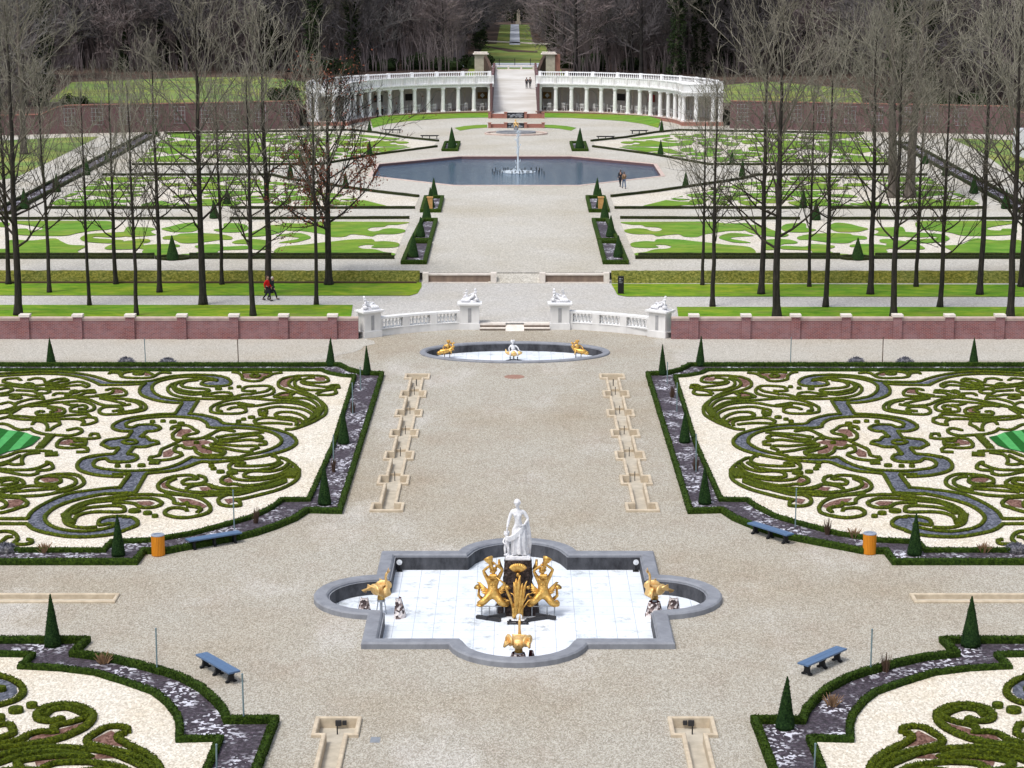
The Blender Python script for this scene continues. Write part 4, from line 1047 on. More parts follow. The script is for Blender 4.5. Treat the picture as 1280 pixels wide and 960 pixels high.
for a in [(66,808,742,'slender yew cone in the near left border, above the left channel',0,22),
          (148,695,643,'yew cone left of the orange bin by the left parterre',0,18),
          (405.6,631,580.5,'yew cone at the near inner corner of the far left parterre',0,17.5),
          (429.6,555,511,'yew cone halfway along the inner border of the far left parterre',0,15),
          (459,469,432,'yew cone at the far inner corner of the left parterre',0,11),
          (413,458,422,'yew cone behind the far corner of the left parterre, left of its corner cone',0,12),
          (64,455,422,'yew cone standing in the back border of the left parterre near the brick wall',0,12),
          (1213,808,745,'slender yew cone in the near right border, above the bright box scroll',0,26),
          (1143,694,642,'yew cone right of the orange bin by the right parterre',0,19),
          (981,911,845,'large yew cone in the corner of the nearest right border hedge',0,25),
          (881,630,583,'yew cone at the near inner corner of the far right parterre',0,17),
          (856,553.5,513,'yew cone halfway along the inner border of the far right parterre',0,15),
          (828,469,430,'yew cone at the far inner corner of the right parterre',0,11),
          (875,458,420,'yew cone behind the far corner of the right parterre, right of its corner cone',0,12),
          (1217,456,422,'yew cone standing in the back border of the right parterre near the brick wall',0,12)]:
    cone(a[0],a[1],a[2],a[3],a[4],wpx=a[5])
UP = [(216,325,294,'broad yew cone at the front of the left lawn parterre, nearest row',17),(1072,325,297,'broad yew cone at the front of the right lawn parterre, nearest row',17),
      (516.6,322,292,'front cone of the left row leading to the pool',14),(525.5,296.5,271,'second cone from the front in the left row leading to the pool',13),(533.3,274,248,'third cone from the front in the left row leading to the pool',12),
      (538.3,260,234,'fourth cone in the left row to the pool, beside the ochre bin',11),(542.5,245,222,'farthest cone in the left row, at the pool edge',10),
      (773,322,294,'front cone of the right row leading to the pool',14),(763.5,296.5,269,'second cone from the front in the right row leading to the pool',13),(756,274,248,'third cone from the front in the right row leading to the pool',12),
      (750,260,235,'fourth cone in the right row to the pool, beside the ochre bin',11),(746,245,222,'farthest cone in the right row, at the pool edge',10),
      (565.3,186.5,159,'yew cone beyond the pool, left of the jet',12),(724.6,186.5,160,'yew cone beyond the pool, right of the jet',12),
      (462,193,175,'cone beside the copper-leaved tree beyond the pool',8),(825.6,193,174.5,'cone beyond the right tip of the pool',8),
      (376,207,187,'cone behind the copper-leaved tree, left of the pool',9),(915,206,187,'cone right of the pool in the middle cross path',8),
      (927.5,221,198,'tall cone right of the pool, behind its smaller neighbour',9),(363,223,200,'tall cone left of the pool near the copper-leaved trunk',9),(857,234,214,'cone by the right path corner of the pool',9),(432,236,214,'cone by the left path corner of the pool',9),
      (284,256,236,'rear one of two cones in the middle of the left lawns',11),(268,273,250,'front one of two cones in the middle of the left lawns',13),(1004,260,237,'rear one of two cones in the middle of the right lawns',10),(1020,275,250,'front one of two cones in the middle of the right lawns',13),
      (30.7,261,235,'nearest cone of the diagonal border on the far left',13),(71.3,240,216,'second cone of the diagonal border on the far left',11),(108.5,219,197,'third cone of the diagonal border on the far left',10),(134,203,187,'fourth cone of the diagonal border on the far left',8),(162,187.5,171.5,'fifth cone of the diagonal border on the far left',8),(195,171,155,'farthest cone of the diagonal border on the far left',8),
      (1257.4,261,236,'nearest cone of the diagonal border on the far right',13),(1217,242,218,'second cone of the diagonal border on the far right',12),(1182,220,203,'third cone of the diagonal border on the far right',11),(1156.4,205,188,'fourth cone of the diagonal border on the far right',8),
      (462,164,150,'small cone near the left end of the left colonnade',6),(827,164,149,'small cone near the right end of the right colonnade',6)]
for a in UP: cone(a[0],a[1],a[2],'dark clipped yew, '+a[3],Z2,'dark yew cones of the upper garden',a[4])

# ----------------------------------------------------------------- thin poles in the borders
for i, (px, py, pt, m_, lab) in enumerate([(196.5,843,786,'pole','tall teal-grey pole in the nearest left curved border'),(305,905,843,'pole','teal-grey pole by the corner of the nearest left border'),(270.8,965,931,'pole','short teal pole at the bottom edge of the nearest left parterre'),
    (182,455,424,'pole','thin grey pole behind the left parterre, before the brick wall'),(298,455,425,'stick','brown climbing stake behind the left parterre, before the brick wall'),(451,488,459,'pole','thin pole beside the corner cone of the left parterre'),(441,518,479,'pole','thin pole in the inner border of the left parterre, second from its far corner'),
    (417,590,544,'pole','thin pole between the two inner cones of the left parterre'),(293,662,613,'pole','tall teal-grey pole behind the bench of the far left parterre'),
    (1088,843,787,'pole','tall teal-grey pole in the nearest right curved border'),(1018,960,930,'pole','short teal pole at the bottom edge of the nearest right parterre'),(988,455,422,'pole','thin grey pole behind the right parterre, before the brick wall'),(1103,455,422,'stick','thin brown stake behind the right parterre, right of a grey pole'),
    (834,480,453,'pole','thin pole beside the corner cone of the right parterre'),(846,515,479,'pole','thin pole in the inner border of the right parterre, second from its far corner'),(870,590,543,'pole','thin pole between the two inner cones of the right parterre'),(994,659,611,'pole','tall teal-grey pole behind the bench of the far right parterre')]):
    x, y = P(px,py,0); h = ZAT(pt,y)
    b = MB(); lean = random.uniform(-.02,.02)
    b.tube([(0,0,0),(lean,0,h)], .028, 6)
    b.blob((lean,0,h), .04, nu=6, nv=4)
    o = b.build('border_pole', M[m_]); o.location = (x,y,0); tag(o, lab, 'pole')
# climbing stems and dry clumps in the mulch
random.seed(21)
def clump(px, py, mat, n, h, spread, label, cat, z=.02, wid=.02):
    x, y = P(px,py,z); b = MB()
    for k in range(n):
        a = random.random()*2*PI; r = spread*random.random(); hh = h*random.uniform(.5,1)
        bx_, by_ = r*.4*math.cos(a), r*.4*math.sin(a)
        b.tube([(bx_,by_,0),(bx_+r*.3*math.cos(a),by_+r*.3*math.sin(a),hh*.6),(r*math.cos(a),r*math.sin(a),hh)], [wid,wid*.8,wid*.3], 4, False)
    o = b.build(cat.replace(' ','_'), M[mat]); o.location = (x,y,z); return tag(o, label, cat)
for px,py,lab in ((129,829,'dry straw-coloured grass tuft in the nearest left border'),(55,690,'dry straw clump in the near border of the left parterre'),(1229,690,'dry straw clump in the near border of the right parterre'),(1040,882,'dry straw clump in the curved nearest right border'),(1068,672,'dry pale clump left of the orange bin on the right')):
    clump(px,py,'dry',60,.42,.45,lab,'dry grass tuft')
for px,py,lab in ((441,516,'brown withered shrub in the inner border of the left parterre'),(417,590,'brown withered stems at the foot of the pole between the left cones'),(870,588,'brown withered stems at the foot of the pole between the right cones'),(1107,840,'bundle of brown stems in the nearest right curved border'),(320,654,'low brown stems right of the far left bench'),(1034,668,'brown stems right of the far right bench'),(840,497,'withered climber near the far corner of the right border')):
    clump(px,py,'stick',34,.75,.22,lab,'bare shrub',wid=.016)
for px,py,lab in ((158,454,'grey-blue lavender bush left of the thin pole, behind the left parterre'),(210,455,'small grey-blue lavender bush right of the thin pole, behind the left parterre'),(1070,454,'grey-blue lavender bush left of the stake, behind the right parterre'),(1131,454,'grey-blue lavender bush right of the stake, behind the right parterre'),(8,690,'grey lavender bush at the left end of the near border'),(1271,690,'grey lavender bush at the right end of the near border')):
    x, y = P(px,py,0); b = MB(); random.seed(int(px))
    for k in range(420):
        a = random.random()*2*PI; e = random.random()*PI/2; r = .45*random.uniform(.75,1.1)
        d = Vector((math.cos(a)*math.cos(e)*1.15, math.sin(a)*math.cos(e), math.sin(e)*.75))*r
        w = Vector((random.uniform(-1,1),random.uniform(-1,1),random.uniform(-1,1))).normalized()*.03
        u = d.normalized()*.11
        b.add([tuple(d-w),tuple(d+w),tuple(d+u)], [(0,1,2)])
    b.blob((0,0,.1), (.42,.38,.24), nu=10, nv=6, rough=.3)
    o = b.build('lavender_bush', M['lav']); o.location = (x,y,0); tag(o, lab, 'shrub')
# withered leaves and slate flakes lying on the border mulch: nobody could count them
# ================================================================= upper lawn parterres
GR = [ # grass shapes of the front left parterre (tile, points); smooth outlines
 ('U3',[(-40,640),(90,640),(220,628),(420,628),(640,629),(810,632),(735,648),(668,650),(640,662),(560,667),(530,680),(560,692),(600,690),(640,676),(700,672),(770,680),(785,692),(750,705),(690,712),(600,713),(560,726),(500,718),(420,713),(380,728),(300,730),(240,712),(90,690),(-20,685)]),
 ('U3',[(300,760),(420,747),(560,745),(580,760),(640,758),(720,766),(745,782),(720,798),(640,803),(555,800),(575,785),(520,783),(468,795),(500,808),(580,813),(640,830),(700,838),(715,852),(300,852),(-60,852),(-60,800),(120,780),(220,768)]),
 ('U3',[(-80,722),(-10,708),(80,705),(140,722),(150,738),(100,755),(40,768),(-60,770),(-20,758),(60,745),(70,735),(0,728)]),
 ('U2',[(590,640),(690,640),(740,655),(745,680),(700,697),(600,700),(530,690),(520,680),(580,670)]),
 ('U2',[(270,718),(300,708),(430,705),(560,712),(640,730),(630,748),(560,750),(480,762),(380,772),(300,770),(250,750),(180,745),(175,735),(200,725)]),
 ('U2',[(170,675),(230,660),(300,642),(380,635),(420,650),(415,680),(360,697),(250,697),(200,688)]),
 ('U2',[(-60,665),(0,665),(100,668),(130,680),(100,690),(110,705),(135,715),(100,722),(0,728),(-80,722)]),
 ('U2',[(0,745),(80,745),(95,755),(80,768),(0,775),(-30,760)]),
 ('U2',[(0,795),(120,780),(270,780),(290,795),(220,805),(215,850),(80,852),(40,832),(50,815),(10,805)]),
 ('U2',[(395,790),(480,780),(560,780),(590,795),(740,790),(740,812),(560,820),(540,835),(440,852),(310,852),(300,846),(390,838),(440,815),(400,802)]),
 ('U2',[(640,765),(700,748),(790,745),(870,755),(880,780),(870,815),(780,812),(740,780),(660,775)]), ('U2',[(650,852),(700,838),(960,838),(1000,852)]),
 ('U2',[(700,715),(760,700),(820,680),(870,658),(960,650),(1010,670),(960,700),(870,722),(740,730)]),
 ('U1',[(115,640),(440,640),(700,645),(700,690),(600,702),(500,716),(400,735),(160,732),(90,720),(85,695),(170,690),(185,702),(260,697),(265,685),(200,672),(90,655)]),
 ('U1',[(100,760),(200,765),(340,752),(390,772),(440,792),(540,800),(490,835),(560,848),(760,850),(790,858),(-100,858),(-100,820),(45,815),(50,770)]),
 ('U1',[(510,745),(560,725),(700,715),(820,712),(820,733),(720,745),(600,740),(590,750),(700,758),(780,765),(720,782),(560,775),(510,760)]),
 ('U1',[(660,815),(720,785),(830,765),(900,780),(880,815),(720,822)]),
 ('U1',[(-300,650),(20,650),(60,665),(20,680),(-60,672),(-200,700),(-300,700)]), ('U1',[(-300,760),(-60,760),(-20,790),(-60,800),(-300,800)])]
Z = Z2
def w_(tile, pts): return px2w(catmull(tp(tile,pts), 1.2, True), Z)
SHAPES = [w_(t_,p) for t_,p in GR]
yA0, yA1 = P(0,323,Z)[1], P(0,277,Z)[1]      # front and back of the front bed
def remap(pts, y0, y1, flip, dx=0):
    out = []
    for x, y in pts:
        v = (y-yA0)/(yA1-yA0)
        if flip: v = 1-v
        out.append((x*1.0+dx, y0+(y1-y0)*v))
    return out
def upper_bed(s, kind):
    side = 'left' if s < 0 else 'right'
    S = lambda pts: [(x*(-s),y) for x,y in pts]
    L_ = {'front':('front','front'),'mid':('middle','second'),'back':('rear','third')}[kind]
    root = empty('lawn_parterre', (0,0,0), 0, '%s %s lawn parterre of cut grass scrolls on pale gravel' % (L_[0], side), 'parterre')
    if kind == 'front':
        reg = [P(-400,321,Z),P(493,321,Z),P(512,277,Z),P(-400,277,Z)]; y0, y1, fl, dx = yA0, yA1, False, 0
        lines = [[P(-400,323.5,Z),P(193,323.5,Z)],[P(237,323.5,Z),P(493,323.5,Z)],[P(-400,320,Z),P(193,320,Z)],[P(237,320,Z),P(489,320,Z)],[P(-400,274.5,Z),P(248,274.5,Z)],[P(287,274.5,Z),P(512,273.5,Z)]]
    elif kind == 'mid':
        reg = [P(58,258,Z),P(519,258,Z),P(523,248,Z),P(470,242,Z),P(360,227,Z),P(340,222,Z),P(128,222,Z)]; y0, y1, fl, dx = P(0,258.5,Z)[1], P(0,221,Z)[1], True, -3
        lines = [[P(58,261,Z),P(250,261,Z)],[P(288,261,Z),P(519,261,Z)],[P(128,219.5,Z),P(340,219.5,Z),P(360,224.5,Z),P(470,240.5,Z),P(523,246.5,Z)]]
    else:
        reg = [P(168,204,Z),P(400,204,Z),P(470,192,Z),P(543,182,Z),P(545,178,Z),P(505,174,Z),P(470,168,Z),P(440,165,Z),P(210,168,Z)]; y0, y1, fl, dx = P(0,204,Z)[1], P(0,167,Z)[1], False, -6
        lines = [[P(165,206.5,Z),P(400,206.5,Z),P(470,194,Z),P(546,184,Z)],[P(207,167.5,Z),P(440,163.5,Z),P(470,166.5,Z),P(505,172.5,Z),P(548,177,Z)]]
    conv = reg
    poly('cream_gravel', [S(reg)], Z+.02, M['cream_up'], root)
    k = 0
    if kind == 'front': src = [remap(sh, y0, y1, fl, dx) for sh in SHAPES]
    else:
        src = []; hv = (y1-y0)/2; kx = .62 if kind == 'mid' else .7
        for sh in SHAPES:
            for row in (0,1):
                q = remap(sh, y0+hv*row, y0+hv*(row+1), fl ^ (row == 1), 0)
                for shift in (0, -27): src.append([((x+8)*kx-9.5+shift*(1 if row == 0 else .93)-row*3, y) for x,y in q])
    for q in src:
        q = clip(q, conv)
        if len(q) < 4 or abs(area(q)) < 1.2: continue
        o = poly('grass_scroll', [S(q)], Z+.06+.001*k, M['lawn_cut'], root); k += 1
    for l in lines: hedge('low_border_hedge', S(l), .3, .26, Z, M['box_up'], root, step=.8, amp=.03)
for s in (-1,1):
    for kd in ('front','mid','back'): upper_bed(s, kd)
# small hedged slate beds beside the central path, one set of three on either side
for s in (-1,1):
    side = 'left' if s < 0 else 'right'
    S = lambda pts: [(x*(-s),y) for x,y in pts]
    for i, (q, nm) in enumerate([([(503.5,325.5),(531,325.5),(537.6,300),(514,300)],'nearest'),([(515,298),(538,298),(545,273),(528,273)],'middle'),([(527,261.5),(549,261.5),(553,244.5),(532,244.5)],'farthest')]):
        w = S([P(x,y,Z+.3) for x,y in q])
        r = empty('slate_bed', (0,0,0), 0, '%s of the three hedged slate beds with cones, %s of the path to the pool' % (nm, side), 'planting bed')
        poly('slate_fill', [w], Z+.03, M['mulch'], r)
        hedge('low_border_hedge', w, .34, .34, Z, M['box_dark'], r, closed=True, step=.6, amp=.03)
    q = [(553.5,186),(571,186),(574,176.5),(557,176.5)] if s < 0 else [(734,186),(716.5,186),(713.5,176.5),(731,176.5)]
    w = [P(x,y,Z+.3) for x,y in q]
    r = empty('slate_bed', (0,0,0), 0, 'small square hedged bed round the %s cone beyond the pool' % side, 'planting bed')
    poly('slate_fill', [w], Z+.03, M['mulch'], r); hedge('low_border_hedge', w, .34, .34, Z, M['box_dark'], r, closed=True, step=.6, amp=.03)
    # diagonal border on the outside
    if s < 0: a, b = P(12,268,Z), P(198,168,Z)
    else: a, b = P(1275,266,Z), P(1120,180,Z)
    r = empty('diagonal_border', (0,0,0), 0, 'long diagonal hedged border with slate and cones at the far %s of the upper garden' % side, 'planting bed')
    n = (s*1.0, 0)
    w = [a, (a[0]+n[0]*1.8, a[1]), (b[0]+n[0]*1.8, b[1]), b]
    poly('slate_fill', [w], Z+.03, M['mulch'], r); hedge('low_border_hedge', w, .34, .3, Z, M['box_up'], r, closed=True, step=.8, amp=.03)
    o = MB().box(-.25,-.25,0,.25,.25,1.15).box(-.3,-.3,1.15,.3,.3,1.22).build('ochre_bin', M['ochre'])
    px_, py_ = (537.5,262) if s < 0 else (751,262)
    x, y = P(px_,py_,Z); o.location = (x,y,Z); tag(o, 'square ochre wooden bin half hidden behind the %s row of pool cones' % side, 'bin')
# hedge round the cone openings
for px_, s in ((215,'left'),(1072,'right')):
    x, y = P(px_,324.5,Z)
    w = [(x+1.3*math.cos(a), y+.5+.9*math.sin(a)) for a in [2*PI*k/14 for k in range(14)]]
    o = hedge('ring_hedge', w, .3, .22, Z, M['box_up'], None, closed=True, amp=.03); tag(o, 'low oval hedge ring round the broad cone at the front of the %s lawn' % s, 'hedge')
# outer lawns
for pts in ([(-160,230),(0,225),(20,222),(60,203),(124,171),(80,172),(0,176),(-160,180)], [(1188,173),(1226,190),(1280,228),(1420,240),(1420,180),(1280,176)]):
    poly('outer_lawn', [[P(x,y,Z) for x,y in pts]], Z+.03, M['lawn_far'])['kind'] = 'structure'
# grass banks in front of the colonnades and round the small grotto fountain
def arcpoly(r0, r1, a0, a1, cx, cy, s, n=20, sy=1):
    o = [(cx+s*r1*math.sin(a0+(a1-a0)*k/n), cy+sy*r1*math.cos(a0+(a1-a0)*k/n)) for k in range(n+1)]
    i = [(cx+s*r0*math.sin(a0+(a1-a0)*k/n), cy+sy*r0*math.cos(a0+(a1-a0)*k/n)) for k in range(n+1)]
    return o+i[::-1]
for s, nm in ((-1,'left'),(1,'right')):
    pts = [(463,153.5),(480,149),(500,146),(530,143.2),(560,141.8),(611,141),(611,147),(575,147.6),(540,149.4),(509,151.6),(485,155),(466,160)]
    q = [P(x,y,Z) for x,y in pts]; q = q if s < 0 else [(-x+.2,y) for x,y in q]
    V = [(x,y,Z+.5) for x,y in q[:6]]+[(x,y,Z+.03) for x,y in q[6:]]
    Fc = [(k,k+1,10-k,11-k) if False else (k,11-k,10-k,k+1) for k in range(5)]
    mesh('grass_bank', V, Fc, M['lawn_cut'])['kind'] = 'structure'
    pts = [(568,160),(580,157.8),(595,156.4),(609,156),(609,159.6),(590,161),(575,163.5)]
    q = [P(x,y,Z) for x,y in pts]; q = q if s < 0 else [(-x+.2,y) for x,y in q]
    poly('grass_crescent', [q], Z+.03, M['lawn_cut'])['kind'] = 'structure'
# red brick grotto units
def grotto(y, label, q):
    r = empty('brick_grotto', (0,0,0), 0, label, 'grotto')
    W = [XAT(p,y,Z) for p in (612,632,657,679)]
    for x in (W[0],W[1],W[2],W[3]):
        MB().box(x-.2,y-.2,Z,x+.2,y+.4,Z+.85*q).box(x-.27,y-.27,Z+.85*q,x+.27,y+.45,Z+.93*q).build('brick_pier', M['redbrick'], r)
    for a, b in ((W[0],W[1]),(W[2],W[3])):
        m = MB()
        for k in range(4): m.box(a+.2,y+.2*k,Z,b-.2,y+.2*(k+1)-.003,Z+.16*q*(k+1))
        m.build('steps', M['redbrick'], r)
    MB().box(W[1]+.2,y+.1,Z,W[2]-.2,y+.3,Z+.76*q).box(W[1]+.2,y-.02,Z+.76*q,W[2]-.2,y+.4,Z+.84*q).build('niche_wall', M['rimside'], r)
    m = MB()
    for k in range(18): m.blob((W[1]+.45+(W[2]-W[1]-.9)*random.random(), y+.05, Z+.12+.5*q*random.random()), (.26,.13,.11), nu=6, nv=5, rough=.4, seed=k)
    m.build('rockwork', M['rim'], r)
grotto(P(645,148,Z)[1], 'red brick steps and stone niche below the ramp between the colonnades', 1.0)
grotto(P(645,160,Z)[1], 'red brick steps and niche behind the small gilt statue beyond the pool', .8)
y = P(645,167.5,Z)[1]
r = empty('small_basin', (0,0,0), 0, 'small half-oval stone basin with brick kerb in front of the brick niche', 'fountain basin')
ob = [(XAT(645,y,Z)+4.1*math.cos(a), y+2.9*math.sin(a)) for a in [2*PI*k/32 for k in range(32)]]
poly('cream_floor', [offset(ob,.3)], Z+.05, M['cream_up'], r)
hedge('stone_kerb', ob, .3, .22, Z, M['coping'], r, closed=True, amp=0, round_=.04)
hedge('inner_kerb', [(XAT(645,y,Z)+2.6*math.cos(a), y+.9+1.5*math.sin(a)) for a in [2*PI*k/24 for k in range(24)]], .2, .3, Z, M['rim'], r, closed=True, amp=0)

# ================================================================= benches, bins, lamps
def make_bench(label, group, upper=False):
    t = empty('bench', (0,0,0), 0, label, 'bench', group)
    L = 2.45
    MB().box(-L/2,-.23,.41,L/2,-.004,.47).box(-L/2,.004,.41,L/2,.23,.47).build('seat', M['benchtop'] if not upper else M['black'], t)
    for x in (-.95,0,.95):
        V = []
        prof = [(-.20,0),(-.21,.06),(-.12,.10),(-.09,.25),(-.17,.408),(.17,.408),(.09,.25),(.12,.10),(.21,.06),(.20,0),(.10,0),(.05,.06),(-.05,.06),(-.10,0)]
        for dx in (-.05,.05): V += [(x+dx,a,b) for a,b in prof]
        n = len(prof); Fc = [tuple(range(n))[::-1], tuple(range(n,2*n))]+[(k,(k+1)%n,n+(k+1)%n,n+k) for k in range(n)]
        mesh('leg', V, Fc, M['benchleg'], t)
    MB().box(-1.1,-.03,.33,1.1,.03,.40).build('stretcher', M['benchleg'], t)
    return t
b0 = make_bench('blue-grey bench beside the nearest left curved hedge, below the fountain', 'painted garden benches')
def put_bench(a, b, label, first=False, z=0):
    A, B = P(*a,z+.45), P(*b,z+.45); c = ((A[0]+B[0])/2,(A[1]+B[1])/2); an = math.atan2(B[1]-A[1],B[0]-A[0])
    if first: b0.location = (c[0],c[1],z); b0.rotation_euler = (0,0,an); return
    dup(b0, (c[0],c[1],z), an, label)
put_bench((252.8,817.5),(292,839.6),'',True)
put_bench((237.5,674.5),(296.5,665),'blue-grey bench against the curved hedge of the far left parterre, right of the orange bin')
put_bench((940.5,653.5),(986,667.7),'blue-grey bench against the curved hedge of the far right parterre, left of the orange bin')
put_bench((1004.8,830),(1050.8,810),'blue-grey bench beside the nearest right curved hedge, right of the fountain')
bu = make_bench('dark bench beyond the pool, left of the jet, beside the hedge', 'dark benches beyond the pool', True)
A = P(537,173.5,Z); bu.location = (A[0],A[1],Z)
for px_, py_, an, lab in ((757,174.5,0,'dark bench beyond the pool, right of the jet, beside the hedge'),(491,166,-.1,'dark bench farther left beyond the pool, near the copper leaves'),(799,167,.15,'dark bench farther right beyond the pool, by the curved hedge')):
    A = P(px_,py_,Z); dup(bu, (A[0],A[1],Z), an, lab)
for px_, py_, pt, lab in ((198,694,667,'round orange slatted bin with grey lid beside the left bench'),(1086.5,692,665,'round orange slatted bin with grey lid right of the far right bench')):
    x, y = P(px_,py_,0); h = .93; r_ = .27
    t = empty('litter_bin', (x,y,0), 0, lab, 'bin', 'orange slatted bins')
    m = MB()
    for k in range(26):
        a = 2*PI*k/26; m.obox((r_*math.cos(a), r_*math.sin(a)), a+PI/2, .055, .022, .02, h-.06)
    m.build('slat_body', M['orange'], t)
    MB().lathe([(.245,0),(.245,h-.08)], (0,0,.0), 18).build('liner', M['rust'], t)
    MB().lathe([(.285,0),(.29,.03),(.27,.05),(.15,.055),(.145,.02),(.05,.02)], (0,0,h-.06), 20).build('lid', M['binlid'], t)
def spot(x, y, z, label, h):
    t = empty('floodlight', (x,y,z), 0, label, 'lamp', 'white round fountain lamps')
    m = MB(); m.tube([(0,0,h),(0,.10,h+.01)], [.13,.08], 14); m.build('housing', M['iron'], t)
    m = MB(); m.tube([(0,-.02,h),(0,-.006,h)], .12, 16); m.tube([(0,-.05,h),(0,-.022,h)], [.035,.04], 8); m.build('lens', M['lamp'], t)
    m = MB(); m.tube([(0,.06,h-.1),(0,.06,0)], .03, 6); m.box(-.12,-.02,0,.12,.14,.04); m.build('bracket', M['black'], t)
spot(FC[0]-4.95, FC[1]+5.1, RZF, 'white round lamp in the back left corner of the large basin', .42)
spot(FC[0]+4.95, FC[1]+5.1, RZF, 'white round lamp in the back right corner of the large basin', .42)
spot(FC[0]+.05, FC[1]-1.75, RZF, 'white round lamp at the foot of the rock in the large basin', .28)
# information pillar
x, y = P(776,367.5,Z1)
t = empty('information_pillar', (x,y,Z1), 0, 'black information pillar on the right terrace lawn by the low wall', 'sign')
MB().box(-.22,-.09,0,.22,.09,1.32).build('panel', M['black'], t)
m = MB()
m.box(-.12,-.096,1.10,-.02,-.092,1.2).box(-.15,-.096,.98,.02,-.092,1.02).box(-.15,-.096,.9,.12,-.092,.92).box(.02,-.096,1.12,.12,-.092,1.16).box(-.15,-.096,.84,.10,-.092,.86)
m.build('printed_marks', M['steel'], t)
# surface patches: drain covers and pale boxes set flush in the gravel
for i, (px_, py_, w1, w2, mt, lab) in enumerate(((643,471,.62,.5,'pipe','small round rusty cover in the gravel below the oval basin'),(469,925,.16,.12,'steel','small square pale cover near the lower left channel'))):
    x, y = P(px_,py_,0)
    m = MB()
    if i == 0: m.lathe([(.62,0),(.6,.012),(.5,.014),(.48,.006),(.1,.006)], (x,y,.0), 20)
    else:
        pts = [(x+w1*(1+.22*noise.noise(Vector((k,i,0))))*math.cos(2*PI*k/12), y+w2*2*math.sin(2*PI*k/12)) for k in range(12)] if i > 1 else [(x-w1,y-w2*2),(x+w1,y-w2*2),(x+w1,y+w2*2),(x-w1,y+w2*2)]
        if i == 1: m.box(x-w1,y-w2*2,-.02,x+w1,y+w2*2,.012)
        else: 
            V = [(a,b,.009) for a,b in pts]; m.add(V, [tuple(range(len(V)))])
    if i == 0 or i == 1: tag(m.build('drain_cover', M[mt]), lab, 'cover')
    else: m.build('worn_patch', M[mt])['kind'] = 'structure'

# ================================================================= figures
def skin(name, joints, edges, mat, parent=None, sub=2, root=None, smooth=True):
    """grow one continuous body from a skeleton; joints = {name:(x,y,z,r)}"""
    names = list(joints); idx = {n:i for i,n in enumerate(names)}
    me = bpy.data.meshes.new(name)
    me.from_pydata([joints[n][:3] for n in names], [(idx[a],idx[b]) for a,b in edges], [])
    o = bpy.data.objects.new(name, me); COL.objects.link(o)
    md = o.modifiers.new('skin','SKIN'); md.use_smooth_shade = smooth
    sv = me.skin_vertices[0].data
    for n, i in idx.items():
        r = joints[n][3]; ry = joints[n][4] if len(joints[n]) > 4 else r
        sv[i].radius = (r, ry); sv[i].use_root = (n == (root or names[0]))
    s2 = o.modifiers.new('sub','SUBSURF'); s2.levels = sub; s2.render_levels = sub
    dg = bpy.context.evaluated_depsgraph_get(); dg.update()
    me2 = bpy.data.meshes.new_from_object(o.evaluated_get(dg))
    bpy.data.objects.remove(o); bpy.data.meshes.remove(me)
    me2.materials.clear(); me2.materials.append(mat)
    me2.polygons.foreach_set('use_smooth', [smooth]*len(me2.polygons))
    me2.name = name
    o2 = bpy.data.objects.new(name, me2); link(o2, parent)
    if parent is not None: CH.setdefault(parent.name, []).append(o2)
    return o2
def join_into(o, mb):
    """add shapes of an MB to an existing mesh object so that the body stays one mesh"""
    me = o.data; V = [tuple(v.co) for v in me.vertices]; Fc = [tuple(p.vertices) for p in me.polygons]; n = len(V)
    V += mb.V; Fc += [tuple(i+n for i in f) for f in mb.F]
    mats = list(me.materials); new = bpy.data.meshes.new(me.name); new.from_pydata(V, [], Fc)
    for m in mats: new.materials.append(m)
    new.polygons.foreach_set('use_smooth', [True]*len(new.polygons)); o.data = new
def chain(*n): return [(n[i],n[i+1]) for i in range(len(n)-1)]
def hand(mb, w, d, curl=.3, s=1.0):
    """palm and five fingers from wrist w along direction d"""
    w = Vector(w); d = Vector(d).normalized(); sd = d.orthogonal().normalized(); nn = d.cross(sd)
    mb.blob(w+d*.05*s, (.026*s,.042*s,.05*s), d.to_track_quat('Z','Y').to_matrix(), nu=8, nv=6)
    for k, L in enumerate((.062,.074,.07,.056)):
        u = (k-1.5)*.019*s; q = d.to_track_quat('Z','Y').to_matrix(); b = w+d*.085*s+(q@Vector((0,u,0)))
        m1 = b+d*L*.5*s+(q@Vector((.01,0,0)))*s; e = m1+d*L*.45*s*math.cos(curl)+(q@Vector((math.sin(curl)*L*.6,0,0)))*s
        mb.tube([b,m1,e], [.010*s,.0092*s,.007*s], 5)
    q = d.to_track_quat('Z','Y').to_matrix(); b = w+d*.03*s+(q@Vector((0,-.035*s,0)))
    mb.tube([b, b+d*.03*s+(q@Vector((.008,-.022,0)))*s, b+d*.06*s+(q@Vector((.015,-.03,0)))*s], [.013*s,.011*s,.008*s], 5)
def head(mb, c, s=1.0, yaw=0):
    """face towards -y turned by yaw"""
    R = Matrix.Rotation(yaw,3,'Z'); c = Vector(c)
    mb.blob(c, (.078*s,.095*s,.115*s), R, nu=12, nv=10)
    f = lambda x,y,z: c+R@Vector((x*s,y*s,z*s))
    mb.blob(f(0,-.03,-.06), (.055*s,.06*s,.05*s), R, nu=8, nv=6)
    mb.tube([f(0,-.092,.02),f(0,-.115,-.018),f(0,-.09,-.028)], [.009*s,.016*s,.010*s], 5)
    for e in (-1,1):
        mb.blob(f(e*.08,0,-.005), (.012*s,.02*s,.03*s), R, nu=6, nv=4)
        mb.blob(f(e*.03,-.083,.018), (.014*s,.010*s,.009*s), R, nu=6, nv=4)
        mb.tube([f(e*.05,-.082,.036),f(e*.014,-.095,.038)], .006*s, 4)
    mb.tube([f(-.024,-.088,-.052),f(0,-.098,-.052),f(.024,-.088,-.052)], [.005*s,.008*s,.005*s], 4)
